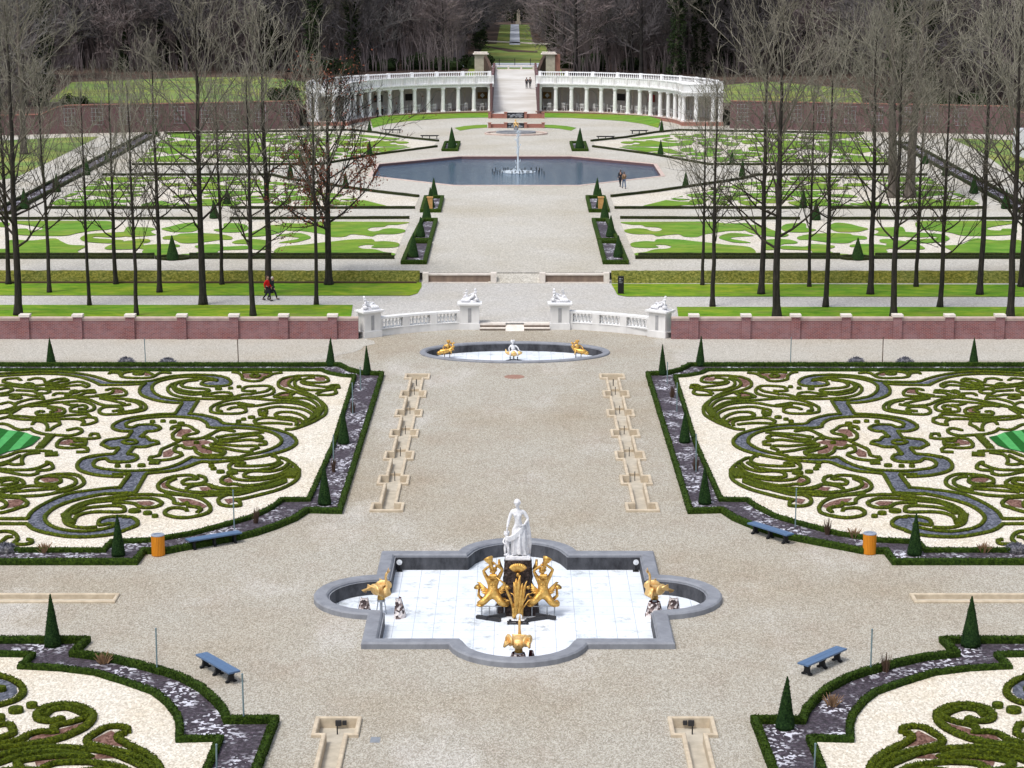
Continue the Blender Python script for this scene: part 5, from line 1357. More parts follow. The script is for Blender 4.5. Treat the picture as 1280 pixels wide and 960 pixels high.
def person(loc, rz, label, top, legs, hair, stride=.32, H=1.72, long_coat=False, phase=1, bulk=1.0):
    """walking figure; forward = -y"""
    t = empty('person', loc, rz, label, 'person')
    k = H/1.72; s = stride*phase
    J = {'pel':(0,0,.95,.115,.10),'spn':(0,0,1.12,.12,.095),'chs':(0,.01,1.32,.14,.10),'nck':(0,0,1.47,.05),'nk2':(0,-.01,1.53,.048),
      'shl':(-.17,0,1.41,.06),'ell':(-.21,.05+s*.25,1.15,.042),'wrl':(-.21,-.06+s*.35,.93,.03),
      'shr':(.17,0,1.41,.06),'elr':(.21,.05-s*.25,1.15,.042),'wrr':(.21,-.06-s*.35,.93,.03),
      'hpl':(-.09,0,.90,.085),'knl':(-.09,-s*.42-.03,.50,.058),'anl':(-.09,-s*.72+.05,.10,.04),'tol':(-.10,-s*.72-.10,.045,.035),
      'hpr':(.09,0,.90,.085),'knr':(.09,s*.32-.05,.50,.058),'anr':(.09,s*.78+.05,.12,.04),'tor':(.10,s*.78-.10,.05,.035)}
    E = chain('pel','spn','chs','nck','nk2')+chain('chs','shl','ell','wrl')+chain('chs','shr','elr','wrr')+chain('pel','hpl','knl','anl','tol')+chain('pel','hpr','knr','anr','tor')
    body = skin('body', J, E, M['skin'], t, 1)
    mb = MB(); head(mb, (0,-.02,1.625)); hand(mb, J['wrl'][:3], (0,-.2,-1)); hand(mb, J['wrr'][:3], (0,-.2,-1)); join_into(body, mb)
    g = .016*bulk
    Jt = {n:(J[n][0],J[n][1],J[n][2],J[n][3]*bulk+g)+((J[n][4]*bulk+g,) if len(J[n])>4 else ()) for n in J}
    hem = .62 if long_coat else .80
    Jt['hem'] = (0,0,hem,.16*bulk,.13*bulk); Jt['pel'] = (0,0,.95,.150*bulk,.128*bulk)
    Jt['nck'] = (0,0,1.46,.07); Jt['wrl'] = J['wrl'][:3]+(.042,); Jt['wrr'] = J['wrr'][:3]+(.042,)
    ns = ('hem','pel','spn','chs','nck','shl','ell','wrl','shr','elr','wrr')
    skin('jacket', {n:Jt[n] for n in ns}, chain('hem','pel','spn','chs','nck')+chain('chs','shl','ell','wrl')+chain('chs','shr','elr','wrr'), M[top], t, 1)
    Jl = {n:(J[n][0],J[n][1],J[n][2],J[n][3]+.014) for n in ('pel','hpl','knl','anl','hpr','knr','anr')}; Jl['pel'] = (0,0,.94,.13,.115)
    skin('trousers', Jl, chain('pel','hpl','knl','anl')+chain('pel','hpr','knr','anr'), M[legs], t, 1)
    for e in 'lr':
        a, b = J['an'+e], J['to'+e]
        MB().blob((b[0],(a[1]+b[1])/2+.0,max(.055,a[2]-.05)), (.052,.145,.055), nu=8, nv=6).build('shoe', M['black'], t, True)
    hb = MB(); hb.blob((0,.01,1.665), (.088,.10,.095), nu=10, nv=7); hb.blob((0,.06,1.60), (.08,.055,.08), nu=8, nv=6); hb.build('hair', M[hair], t, True)
    t.scale = (k,k,k)
    return t
for px_, py_, z, rz, lab, top, legs, hr, ph, lc, st, H_ in (
    (334.5,376.3,Z1,math.radians(75),'person in a bright red jacket and dark trousers walking on the left terrace path','red','navy','hairb',1,False,.42,1.78),
    (341.0,375.2,Z1,math.radians(75),'grey-haired person in a dark coat walking beside the red jacket','navy','navy','hairg',-1,True,.45,1.66),
    (775.3,233.6,Z2,math.radians(200),'person in a long dark coat beside the right edge of the pool','navy','navy','hairb',1,True,.28,1.74),
    (780.0,236.0,Z2,math.radians(195),'person in a tan jacket and blue jeans beside the right edge of the pool','tan','denim','hairb',-1,False,.28,1.72),
    (472,150,Z2,math.radians(60),'dark-clothed person left of a pair standing by the left colonnade','navy','navy','hairb',1,False,.1,1.74),
    (478,148.5,Z2,math.radians(-40),'dark-clothed person right of a pair standing by the left colonnade','navy','navy','hairb',1,True,.1,1.7)):
    x, y = P(px_,py_,z); person((x,y,z+.03), rz, lab, top, legs, hr, st, H_, lc, ph)
for px_, lab, ph, H_ in ((658.3,'dark-clothed person on the ramp between the colonnades, left of the pair',1,1.74),(662.6,'dark-clothed person on the ramp between the colonnades, right of the pair',-1,1.8)):
    yy = 336.5; zz = Z2+.02+(5.15-Z2-.02)*(yy-312)/40; person((XAT(px_,yy,zz),yy,zz), math.radians(180), lab, 'navy', 'navy', 'hairb', .28, H_, False, ph)
# ================================================================= sculpture of the large fountain
random.seed(5)
RZ = RZF
rk = MB(); n = 22
HR = ZAT(697, FC[1]-.15)-RZF
prof = [(.86,0),(.80,.25),(.71,.6),(.62,1.0),(.56,1.5),(.53,1.9),(.52,HR)]
V = []
for i in range(15):
    z = HR*i/14
    r = next((a[0]+(b[0]-a[0])*(z-a[1])/(b[1]-a[1]) for a,b in zip(prof,prof[1:]) if a[1]<=z<=b[1]+1e-6), .53)
    for k in range(n):
        a = 2*PI*k/n; q = 1/max(abs(math.cos(a)),abs(math.sin(a)))**.55
        d = 1+.16*noise.noise(Vector((math.cos(a)*3,math.sin(a)*3,z*3)))+.08*noise.noise(Vector((math.cos(a)*9,math.sin(a)*9,z*8)))
        V.append((r*q*d*math.cos(a), r*q*d*math.sin(a)*.85, z))
Fc = [(i*n+k, i*n+(k+1)%n, (i+1)*n+(k+1)%n, (i+1)*n+k) for i in range(14) for k in range(n)]+[tuple(14*n+k for k in range(n))]
SX, SY = FC[0]+.0, FC[1]-.15
rockt = empty('rock_pedestal', (SX,SY,RZ), 0, 'dark rough rock pedestal under the white statue with gilt shells and reeds', 'pedestal')
mesh('rock', V, Fc, M['rock'], rockt)
def shell(c, yaw, s=.32, drop=True):
    m = MB(); k = 11; R = Matrix.Rotation(yaw,3,'Z'); c = Vector(c)
    for i in range(k):
        a = math.radians(-78+156*i/(k-1))
        tip = Vector((math.sin(a)*s, -.16, .10+math.cos(a)*s*.55))
        m.tube([c+R@Vector((0,0,-.14)), c+R@Vector((tip.x*.55,-.13,tip.z*.45-.05)), c+R@tip], [.025,.055,.045], 6)
    if drop: m.blob(c+R@Vector((0,-.1,-.2)), (.07,.07,.1)); m.blob(c+R@Vector((.05,-.12,-.3)), (.045,.05,.09))
    return m.build('gilt_shell', M['gold'], rockt, True)
shell((0,-.50,HR-.33), 0, .33); shell((.58,-.1,HR-.3), PI/2, .26, False); shell((-.58,-.1,HR-.3), -PI/2, .26, False)
m = MB()
for i, (x1, z1, bend, r) in enumerate([(-.75,1.55,-.15,.045),(.02,1.5,.05,.08),(.16,1.62,.1,.07),(-.12,1.35,-.05,.07),(.35,1.25,.25,.03),(.62,1.0,.5,.03),(.66,.72,.6,.028),(-.35,1.0,-.3,.035),(-.62,.7,-.6,.025),(.1,1.3,.15,.06),(-.05,1.2,-.02,.07),(.24,1.4,.12,.05)]):
    b = Vector((.02*(i-5),-1.02,.12))
    m.tube([b, b+Vector((x1*.25,-.04,z1*.45)), b+Vector((x1*.6,.06,z1*.85)), b+Vector((x1,.08,z1 if abs(bend)<.2 else z1*.92))], [r*1.1,r*1.2,r,r*.25], 6)
for k in range(4): m.tube([(-.16+.1*k,-1.04,.05),(-.16+.1*k,-1.06,.3),(-.2+.12*k,-1.0,.62)], [.06,.075,.05], 6)
m.build('gilt_reeds', M['gold'], rockt, True)
m = MB(); m.box(-.42,-1.75,.02,.42,-1.70,.06).box(-.42,-1.5,.02,.42,-1.45,.06)
for x in (-.36,0,.36): m.box(x-.03,-1.75,.0,x+.03,-1.45,.02)
for x in (-.3,.3): m.lathe([(.06,0),(.05,.1)], (x,-1.6,.06), 8)
m.build('steel_grille', M['iron'], rockt)
# the goddess with a child at her side
zb = RZ+HR
vs = empty('statue', (SX,SY,zb), 0, 'white marble standing woman in drapery with a small child beside her, on the rock', 'statue')
MB().obox((0,0), 0, .98, .72, 0, .07).obox((0,0), 0, .86, .62, .07, .12).build('plinth', M['marble'], vs)
Jv = {'pel':(.03,.02,1.22,.19,.16),'bel':(.02,.02,1.40,.165,.14),'rib':(.0,.02,1.62,.19,.14),'chs':(-.01,.02,1.80,.19,.13),'nck':(0,0,1.98,.07),'hd0':(-.02,-.02,2.09,.06),
  'sl':(-.24,.02,1.86,.085),'el':(-.36,-.03,1.52,.062),'wl':(-.42,-.16,1.25,.045),
  'sr':(.23,.03,1.86,.085),'er':(.40,.02,1.56,.062),'wr':(.24,-.16,1.36,.045),
  'hl':(-.10,.02,1.12,.14),'kl':(-.14,-.10,.62,.10),'al':(-.17,.0,.20,.055),'tl':(-.19,-.16,.15,.05),
  'hr':(.13,.02,1.12,.14),'kr':(.15,-.04,.64,.10),'ar':(.17,.0,.20,.06),'tr':(.20,-.18,.15,.05)}
b = skin('body', Jv, chain('pel','bel','rib','chs','nck','hd0')+chain('chs','sl','el','wl')+chain('chs','sr','er','wr')+chain('pel','hl','kl','al','tl')+chain('pel','hr','kr','ar','tr'), M['marble'], vs, 2)
mb = MB(); head(mb, (-.02,-.03,2.20), 1.32, math.radians(-12)); hand(mb, Jv['wl'][:3], (-.05,-.3,-.6), .4, 1.3); hand(mb, Jv['wr'][:3], (-.6,-.3,-.1), .5, 1.3)
for e in (-1,1): mb.blob((e*.085-.01,-.10,1.735), (.065,.055,.065), nu=8, nv=6)
join_into(b, mb)
m = MB(); m.blob((-.02,.02,2.27), (.125,.14,.10), nu=12, nv=7, rough=.2); m.blob((0,.13,2.19), (.07,.08,.08), nu=8, nv=6)
for k in range(12): a = PI*k/11; m.blob((-.02+.115*math.cos(a),-.05+.0*k,2.23+.08*math.sin(a)), .032, nu=6, nv=4)
m.build('hair', M['marble'], vs, True)
def drape(name, rings, parent, mat, folds=9, amp=.035, n=54, seed=0, close=True):
    """cloth hanging in folds: rings = [(cx,cy,z,rx,ry)]"""
    V = []
    for i, (cx,cy,z,rx_,ry_) in enumerate(rings):
        g = i/(len(rings)-1)
        for k in range(n):
            a = 2*PI*k/n
            f = 1+amp*(.3+g)*(math.sin(folds*a+seed+1.5*g)+.6*math.sin(folds*1.7*a+2*seed-g*3))/ max(rx_,.15)*.5
            V.append((cx+rx_*f*math.cos(a), cy+ry_*f*math.sin(a), z+.03*math.sin(3*a+seed)))
    Fc = [(i*n+k,i*n+(k+1)%n,(i+1)*n+(k+1)%n,(i+1)*n+k) for i in range(len(rings)-1) for k in range(n)]
    if close: Fc += [tuple(range(n))]
    return mesh(name, V, Fc, mat, parent, True)
drape('skirt', [(.04,.03,1.30,.20,.17),(.04,.01,1.18,.245,.21),(.04,-.01,.95,.26,.24),(.04,-.02,.7,.275,.25),(.05,0,.45,.29,.25),(.06,.02,.28,.31,.25),(.07,.04,.16,.32,.25)], vs, M['marble'], 8, .10)
m = MB()
for k in range(5):
    o_ = k*.035
    m.tube([(.30,-.05+o_*.3,1.42-o_),(.12,-.22,1.24-o_*1.4),(-.12,-.26,1.02-o_*1.3),(-.34,-.22,.88-o_),(-.48,-.14,.92-o_)], [.03,.042,.045,.04,.02], 6)
for k in range(4): m.tube([(.34+.02*k,.03,1.5),(.36+.03*k,.10,1.0),(.33+.05*k,.14,.5),(.30+.05*k,.15,.12)], [.03,.06,.06,.05], 6)
m.build('draped_cloth', M['marble'], vs, True)
m = MB(); m.blob((.34,.14,.42), (.13,.13,.42), nu=10, nv=9, rough=.3); m.tube([(.36,.1,.12),(.36,.1,.8),(.32,.02,.92)], [.09,.07,.05], 8); m.build('tree_stump', M['marble'], vs, True)
Jc = {'p':(-.43,-.02,.52,.085),'c':(-.42,0,.72,.095),'n':(-.43,-.01,.84,.04),'l1':(-.50,-.02,.46,.065),'l2':(-.50,-.06,.30,.05),'l3':(-.50,-.02,.14,.035),'r1':(-.38,-.02,.46,.065),'r2':(-.37,-.08,.30,.05),'r3':(-.37,-.03,.14,.035),
      'a1':(-.52,0,.78,.04),'a2':(-.58,-.10,.66,.034),'a3':(-.50,-.18,.60,.026),'b1':(-.34,0,.78,.04),'b2':(-.26,-.06,.86,.034),'b3':(-.20,-.12,.95,.026)}
c_ = skin('child', Jc, chain('p','c','n')+chain('p','l1','l2','l3')+chain('p','r1','r2','r3')+chain('c','a1','a2','a3')+chain('c','b1','b2','b3'), M['marble'], vs, 2)
mb = MB(); head(mb, (-.44,-.03,.955), 1.02, .5); hand(mb, Jc['a3'][:3], (.5,-.3,0), .5, .6); hand(mb, Jc['b3'][:3], (.3,-.3,.4), .5, .6)
for q in (('l3',-.52),('r3',-.36)): mb.blob((q[1],-.08,.135), (.035,.07,.03), nu=6, nv=5)
for k in range(14): a = k*2.4; mb.blob((-.44+.085*math.cos(a),.0+.07*math.sin(a),1.0+.05*math.sin(k)), .035, nu=6, nv=4)
join_into(c_, mb)

# gilt tritons blowing horns, their tails coiled
def triton(x, y, s, label):
    t = empty('gilt_triton', (x,y,RZ), 0, label, 'statue', 'gilt tritons round the rock')
    J = {'pel':(0,0,.95,.17,.14),'bel':(0,.0,1.14,.155,.13),'chs':(0,0,1.40,.20,.14),'nck':(0,-.01,1.60,.075),'nk2':(s*.02,-.05,1.68,.07),
      'sl':(-.22,0,1.50,.085),'el':(-.34,-.10,1.80,.06),'wl':(-.10,-.14,2.02,.045),
      'sr':(.22,0,1.50,.085),'er':(.36,-.06,1.84,.06),'wr':(.10,-.14,2.06,.045),
      'fl':(-.14,-.08,.80,.16),'fl2':(-.30,-.22,.62,.15),'fl3':(-.48,-.20,.52,.13),'fl4':(-.50,-.02,.48,.10),'fl5':(-.36,.08,.55,.07),
      'fr':(.14,-.08,.80,.16),'fr2':(.26,-.26,.62,.15),'fr3':(.42,-.28,.50,.13),'fr4':(.56,-.12,.48,.10),'fr5':(.46,.04,.58,.07)}
    b = skin('body', J, chain('pel','bel','chs','nck','nk2')+chain('chs','sl','el','wl')+chain('chs','sr','er','wr')+chain('pel','fl','fl2','fl3','fl4','fl5')+chain('pel','fr','fr2','fr3','fr4','fr5'), M['gold'], t, 2)
    mb = MB(); head(mb, (s*.02,-.08,1.80), 1.2, s*.3); hand(mb, J['wl'][:3], (.5,0,.3), .8, 1.2); hand(mb, J['wr'][:3], (-.4,0,.4), .8, 1.2)
    for e in (-1,1): mb.blob((e*.09,-.11,1.43), (.09,.05,.07), nu=8, nv=6)
    for k in range(3):
        for e in (-1,1): mb.blob((e*.05,-.115,1.26-.09*k), (.045,.03,.04), nu=6, nv=4)
    join_into(b, mb)
    m = MB(); m.tube([(s*.02,-.18,1.82),(-s*.03,-.2,2.0),(-s*.10,-.15,2.16),(-s*.16,-.08,2.30)], [.03,.05,.09,.16], 12); m.tube([(-s*.10,-.15,2.16),(-s*.16,-.08,2.30),(-s*.17,-.07,2.32)],[.11,.18,.16],12)
    m.build('horn', M['gold'], t, True)
    m = MB()
    for k in range(16): a = k*2.399; m.blob((s*.02+.10*math.cos(a),-.04+.09*math.sin(a),1.84+.07*math.cos(k*1.3)), (.05,.05,.06), nu=6, nv=4)
    for k in range(7): a = -.9+.3*k; m.tube([(.02+a*.1,-.16,1.70),(a*.14,-.2,1.56),(a*.10,-.18,1.46)], [.035,.03,.01], 5)
    m.build('hair_and_beard', M['gold'], t, True)
    for e in (-1,1):
        m = MB()
        for k in range(6):
            a = .5*k; m.tube([(e*.16,.0,.98),(e*(.30+.04*k),-.04+.05*k,.98+.07*k-.1),(e*(.42+.03*k),-.05+.06*k,1.05+.06*k-.12)], [.03,.05,.01], 5)
        m.lathe([(.12,0),(.15,.04),(.10,.09),(.04,.06)], (e*.46,-.16,.42), 12)
        m.tube([(e*.30,.05,.55),(e*.52,.1,.75),(e*.50,.12,1.0),(e*.58,.06,1.12)], [.08,.06,.045,.13], 7)
        m.build('tail_fin', M['gold'], t, True)
    m = MB()
    for xx, yy in ((-.4,-.15),(-.12,-.2),(.15,-.2),(.42,-.15)): m.tube([(xx,yy,.42),(xx,yy,0)], .022, 6)
    m.tube([(-.5,-.2,.42),(.52,-.2,.42)], .02, 5); m.build('steel_stand', M['steel'], t)
    m = MB(); m.obox((-s*.0-.15,-.55), s*-.45, .95, .16, .0, .12); m.obox((.1,-.42), s*.5, .8, .1, .03, .16); m.build('dark_grating', M['iron'], t)
    return t
ta_ = triton(SX-.98, SY-.55, 1, 'gilt triton lifting a horn, left of the dark rock')
tb_2 = triton(SX+.98, SY-.55, -1, 'gilt triton lifting a horn, right of the dark rock')

ta_.scale = (1.08,1.08,1.02); tb_2.scale = (1.08,1.08,1.02)
def shell_cone(x, y, z, h, r0, r1, label, half=0, tilt=0):
    t = empty('shell_cone', (x,y,z), 0, label, 'cone', 'shell-crusted pipe covers')
    n = 20; V = []; rows = 7
    for i in range(rows+1):
        g = i/rows; r = r0+(r1-r0)*g
        for k in range(n):
            a = 2*PI*k/n if not half else (half+PI*k/(n-1)); d = 1+.10*noise.noise(Vector((x+math.cos(a)*4,math.sin(a)*4,g*5)))
            V.append((r*d*math.cos(a), r*d*math.sin(a), h*g))
    m_ = n if not half else n-1
    Fc = [(i*n+k,i*n+(k+1)%n,(i+1)*n+(k+1)%n,(i+1)*n+k) for i in range(rows) for k in range(m_)]
    mesh('crust', V, Fc, M['shells'], t)
    V = [(v[0]*.86,v[1]*.86,v[2]+.004) for v in V]
    mesh('inside', V, Fc, M['rust'], t)
    return t
def swan(x, y, z, yaw, label, stand):
    """gilt swan calling upwards; yaw 0 looks towards -y"""
    t = empty('gilt_swan', (x,y,z), yaw, label, 'statue', 'gilt swans of the large fountain')
    b = .95
    J = {'bod':(0,0,b,.27,.24),'brs':(0,-.24,b+.04,.20,.19),'tal':(0,.26,b+.02,.10,.08),'tip':(0,.42,b+.08,.03),'n1':(0,-.30,b+.22,.075),'n2':(0,-.24,b+.42,.055),'n3':(0,-.22,b+.60,.05),'n4':(0,-.26,b+.74,.055),'hd':(0,-.30,b+.80,.05)}
    o = skin('body', J, chain('tip','tal','bod','brs','n1','n2','n3','n4','hd'), M['palegold'], t, 2, root='bod')
    mb = MB(); mb.tube([(0,-.30,b+.80),(0,-.34,b+.92),(0,-.36,b+1.0)], [.035,.022,.008], 6); mb.tube([(0,-.34,b+.79),(0,-.40,b+.88),(0,-.43,b+.94)], [.026,.016,.006], 6)
    for e in (-1,1): mb.blob((e*.04,-.31,b+.82), .012, nu=5, nv=4)
    join_into(o, mb)
    for e in (-1,1):
        m = MB()
        m.blob((e*.33,.08,b+.14), (.08,.33,.22), Matrix.Rotation(e*.45,3,'Z'), nu=12, nv=8)
        for k in range(8):
            g = k/7; m.tube([(e*.28,-.10+.05*k,b+.12),(e*(.42+.05*g),.16+.06*k,b+.26-.03*k),(e*(.44),.34+.05*k-.04*k,b+.34-.05*k)], [.05,.05,.018], 5)
        m.build('wing', M['palegold'], t, True)
    m = MB(); m.lathe([(.14,.0),(.15,.06),(.13,.20),(.16,.26)], (0,0,b-.34), 12); m.build('collar', M['gold'], t, True)
    for e in (-1,1): MB().tube([(e*.06,-.02,b-.18),(e*.08,-.04,b-.32)], [.035,.05], 6).build('foot', M['gold'], t, True)
    m = MB()
    for k in range(4):
        a = PI/4+k*PI/2; m.tube([(.12*math.cos(a),.12*math.sin(a),b-.34),(.20*math.cos(a),.20*math.sin(a),0)], .02, 6)
    m.lathe([(.15,0),(.17,.03),(.15,.09)], (0,0,b-.42), 14)
    m.tube([(0,0,0),(0,0,b-.34)], .03, 6)
    m.build('stand', M['steel'], t)
    return t
LX, RX_ = P(478,768,0), P(816,768,0)
swan(FC[0]-5.35, FC[1]-.6, RZ, math.radians(62), 'gilt swan calling upwards at the left bay of the large basin', 1)
swan(FC[0]+5.35, FC[1]-.6, RZ, math.radians(-62), 'gilt swan calling upwards at the right bay of the large basin', 1)
swan(FC[0]+.02, FC[1]-6.9, RZ, PI*.96, 'gilt swan with spread wings in the front bay of the large basin', 1)
yy = FC[1]-.75
shell_cone(FC[0]-6.0, yy+.1, RZ, .72, .30, .15, 'open shell-crusted cover left of the left gilt swan', PI*.9)
shell_cone(FC[0]-4.7, yy-.15, RZ, .78, .34, .16, 'open shell-crusted cover right of the left gilt swan', -PI*.5-.4)
shell_cone(FC[0]+5.32, yy-.15, RZ, .62, .38, .22, 'shell-crusted base under the right gilt swan')
shell_cone(FC[0]+6.1, yy+.1, RZ, .72, .30, .17, 'open shell-crusted cover right of the right gilt swan', PI*.9)
shell_cone(FC[0]+.0, FC[1]-6.9, RZ, .60, .42, .24, 'shell-crusted base under the front gilt swan')
shell_cone(FC[0]+.45, FC[1]-6.75, RZ, .62, .26, .10, 'dark open half cover right of the front gilt swan', -PI*.35)

# ================================================================= statues on the balustrade pedestals
def river_god(loc, rz, mirror, label, putto):
    t = empty('statue', (loc[0],loc[1],loc[2]), rz, label, 'statue', 'white reclining statues on the pedestals')
    q = mirror
    MB().box(-.78,-.42,0,.78,.42,.06).blob((q*.05,.06,.08), (.72,.34,.16), nu=16, nv=6, rough=.3).build('base', M['marble'], t, False)
    J = {'pel':(q*.02,0,.26,.15,.13),'bel':(-q*.16,.02,.36,.14,.12),'chs':(-q*.34,.02,.54,.165,.12),'nck':(-q*.42,0,.72,.06),'nk2':(-q*.44,0,.78,.055),
      'sa':(-q*.44,-.17,.62,.075),'ea':(-q*.55,-.26,.40,.055),'wa':(-q*.40,-.32,.26,.04),
      'sb':(-q*.30,.18,.66,.075),'eb':(-q*.08,.24,.56,.055),'wb':(q*.12,.14,.50,.04),
      'h1':(q*.14,-.10,.24,.11),'k1':(q*.44,-.16,.32,.085),'a1':(q*.68,-.14,.16,.05),'t1':(q*.76,-.15,.20,.04),
      'h2':(q*.14,.10,.26,.11),'k2':(q*.38,.08,.52,.085),'a2':(q*.56,.06,.18,.05),'t2':(q*.67,.05,.15,.04)}
    b = skin('body', J, chain('pel','bel','chs','nck','nk2')+chain('chs','sa','ea','wa')+chain('chs','sb','eb','wb')+chain('pel','h1','k1','a1','t1')+chain('pel','h2','k2','a2','t2'), M['marble'], t, 1)
    mb = MB(); head(mb, (-q*.45,-.02,.90), 1.1, q*.5); hand(mb, J['wa'][:3], (q*.6,-.2,-.4), .5, 1.1); hand(mb, J['wb'][:3], (q*.7,-.2,0), .5, 1.1); join_into(b, mb)
    m = MB(); m.blob((-q*.45,.02,.96), (.10,.11,.08), nu=10, nv=6, rough=.3)
    for k in range(8): m.tube([(-q*.46+.02*(k-4),-.10,.84),(-q*.44+.03*(k-4),-.15,.74),(-q*.42+.02*(k-4),-.13,.64)], [.03,.03,.01], 5)
    m.build('hair_and_beard', M['marble'], t, True)
    m = MB()
    m.tube([(-q*.62,-.12,.12),(-q*.60,-.22,.24),(-q*.50,-.34,.26),(-q*.42,-.38,.25)], [.06,.14,.11,.09], 10)
    for k in range(7): m.tube([(q*(.02+.09*k),-.18,.34-.01*k),(q*(.05+.09*k),-.28,.2),(q*(.06+.09*k),-.33,.08)], [.05,.06,.05], 6)
    m.tube([(-q*.5,.14,.34),(-q*.2,.20,.30),(q*.2,.22,.28),(q*.5,.16,.16)], [.06,.12,.12,.05], 8)
    m.build('drapery_and_urn', M['marble'], t, True)
    if putto:
        Jp = {'p':(q*.30,.16,.50,.075),'c':(q*.26,.16,.66,.08),'n':(q*.25,.15,.76,.035),'l':(q*.38,.05,.48,.05),'l2':(q*.44,.0,.36,.04),'m':(q*.36,.22,.46,.05),'m2':(q*.46,.22,.34,.04),'a':(q*.20,.06,.70,.035),'a2':(q*.14,.0,.78,.03),'a3':(q*.12,-.02,.90,.025),'b':(q*.34,.24,.70,.035),'b2':(q*.44,.26,.66,.03)}
        c = skin('child', Jp, chain('p','c','n')+chain('p','l','l2')+chain('p','m','m2')+chain('c','a','a2','a3')+chain('c','b','b2'), M['marble'], t, 1)
        mb = MB(); head(mb, (q*.25,.14,.86), .78, -q*.3); hand(mb, Jp['a3'][:3], (0,-.1,1), .5, .6); hand(mb, Jp['b2'][:3], (q,0,0), .5, .6); join_into(c, mb)
    return t
for s in (-1,1):
    a, b, an = BAL[s]; side = 'left' if s < 0 else 'right'
    g_ = river_god((a[0],a[1],1.81), an, -s, 'white reclining statue on the outer %s pedestal, next to the brick wall' % side, False); g_.scale = (.87,.87,.92)
    g_ = river_god((b[0],b[1],1.81), 0, s, 'white reclining statue with a small child on the inner %s pedestal' % side, True); g_.scale = (.87,.87,.92)
# oval basin figures
x, y = P(642,445.5,0)
def small_figure(x, y, z, mat, label, q, mat2=None):
    t = empty('statue', (x,y,z), 0, label, 'statue')
    k = .9
    J = {'p':(0,0,.62,.12),'c':(-q*.04,0,.86,.13),'n':(-q*.06,-.02,1.02,.05),'n2':(-q*.06,-.03,1.07,.05),'h1':(.10,-.08,.58,.09),'k1':(.24,-.22,.56,.07),'a1':(.26,-.24,.36,.045),'h2':(-.10,-.08,.58,.09),'k2':(-.20,-.24,.54,.07),'a2':(-.22,-.22,.34,.045),
      's1':(.14,0,.94,.055),'e1':(.28,-.06,.80,.045),'w1':(.34,-.16,.68,.035),'s2':(-.20,0,.94,.055),'e2':(-.30,.0,.76,.045),'w2':(-.26,-.10,.60,.035)}
    b = skin('body', J, chain('p','c','n','n2')+chain('p','h1','k1','a1')+chain('p','h2','k2','a2')+chain('c','s1','e1','w1')+chain('c','s2','e2','w2'), M[mat], t, 1)
    mb = MB(); head(mb, (-q*.06,-.04,1.18), 1.05, .2*q); hand(mb, J['w1'][:3], (.5,-.4,-.3), .5, .9); hand(mb, J['w2'][:3], (.3,-.4,-.5), .5, .9)
    for e in (1,-1): mb.blob((e*.24,-.29,.32), (.04,.08,.035), nu=6, nv=5)
    for k in range(12): a = k*2.4; mb.blob((-q*.06+.09*math.cos(a),.0+.08*math.sin(a),1.26+.03*math.sin(k)), .045, nu=6, nv=4)
    join_into(b, mb)
    return t
t = small_figure(x, y+1.1, -.46, 'marble', 'white seated child on a sea creature in the middle of the oval basin', 1)
m = MB(); m.blob((.02,-.05,.46), (.40,.24,.17), nu=14, nv=8, rough=.3); m.blob((.36,-.12,.50), (.20,.15,.12), nu=10, nv=6); m.tube([(-.3,0,.45),(-.48,.1,.5),(-.5,.15,.7)], [.12,.08,.03], 8); m.build('sea_creature', M['palegold'], t, True)
m = MB()
for xx, yy_ in ((-.22,-.15),(.25,-.15),(0,.18)): m.tube([(xx,yy_,.38),(xx,yy_,0)], .035, 6)
m.tube([(-.5,-.3,.04),(-.22,-.15,.06),(0,.18,.04),(.25,-.15,.06),(.5,-.3,.04)], .03, 5); m.build('stand', M['iron'], t)
for px_, q, lab in ((559,-1,'small gilt child riding a dolphin at the left end of the oval basin'),(723,1,'small gilt child riding a dolphin at the right end of the oval basin')):
    x, y = P(px_,441,0)
    t = small_figure(x, y+.7, -.46, 'gold', lab, q)
    t.scale = (.95,.95,.88)
    m = MB(); m.tube([(q*.62,-.22,.36),(q*.42,-.2,.50),(q*.1,-.08,.52),(-q*.22,.0,.62),(-q*.42,.02,.86),(-q*.30,.02,1.02)], [.10,.17,.18,.14,.08,.04], 10)
    m.blob((q*.56,-.22,.40), (.17,.14,.14), nu=10, nv=7); m.tube([(-q*.30,.02,1.0),(-q*.46,.02,1.12)], [.03,.09], 6); m.tube([(-q*.30,.02,1.0),(-q*.16,.02,1.14)], [.03,.09], 6)
    for k in range(4): m.tube([(q*(.3-.15*k),0,.62+.03*k),(q*(.3-.15*k),.05,.78+.03*k)], [.05,.01], 5)
    m.build('dolphin', M['gold'], t, True)
    m = MB()
    for xx in (-.15,.2): MB().tube([(q*xx,-.1,.42),(q*xx,-.1,.0)], .025, 6).build('stand', M['iron'], t)
x, y = P(645,163,Z)
t = small_figure(x, y, Z+.1, 'palegold', 'small pale gilt figure in front of the brick niche beyond the pool', 1); t.scale = (1.05,1.05,1.05)
MB().lathe([(.3,-.1),(.3,.2),(.22,.25),(.22,.5),(.3,.56)], (0,0,0), 14).build('pedestal', M['rim'], t)
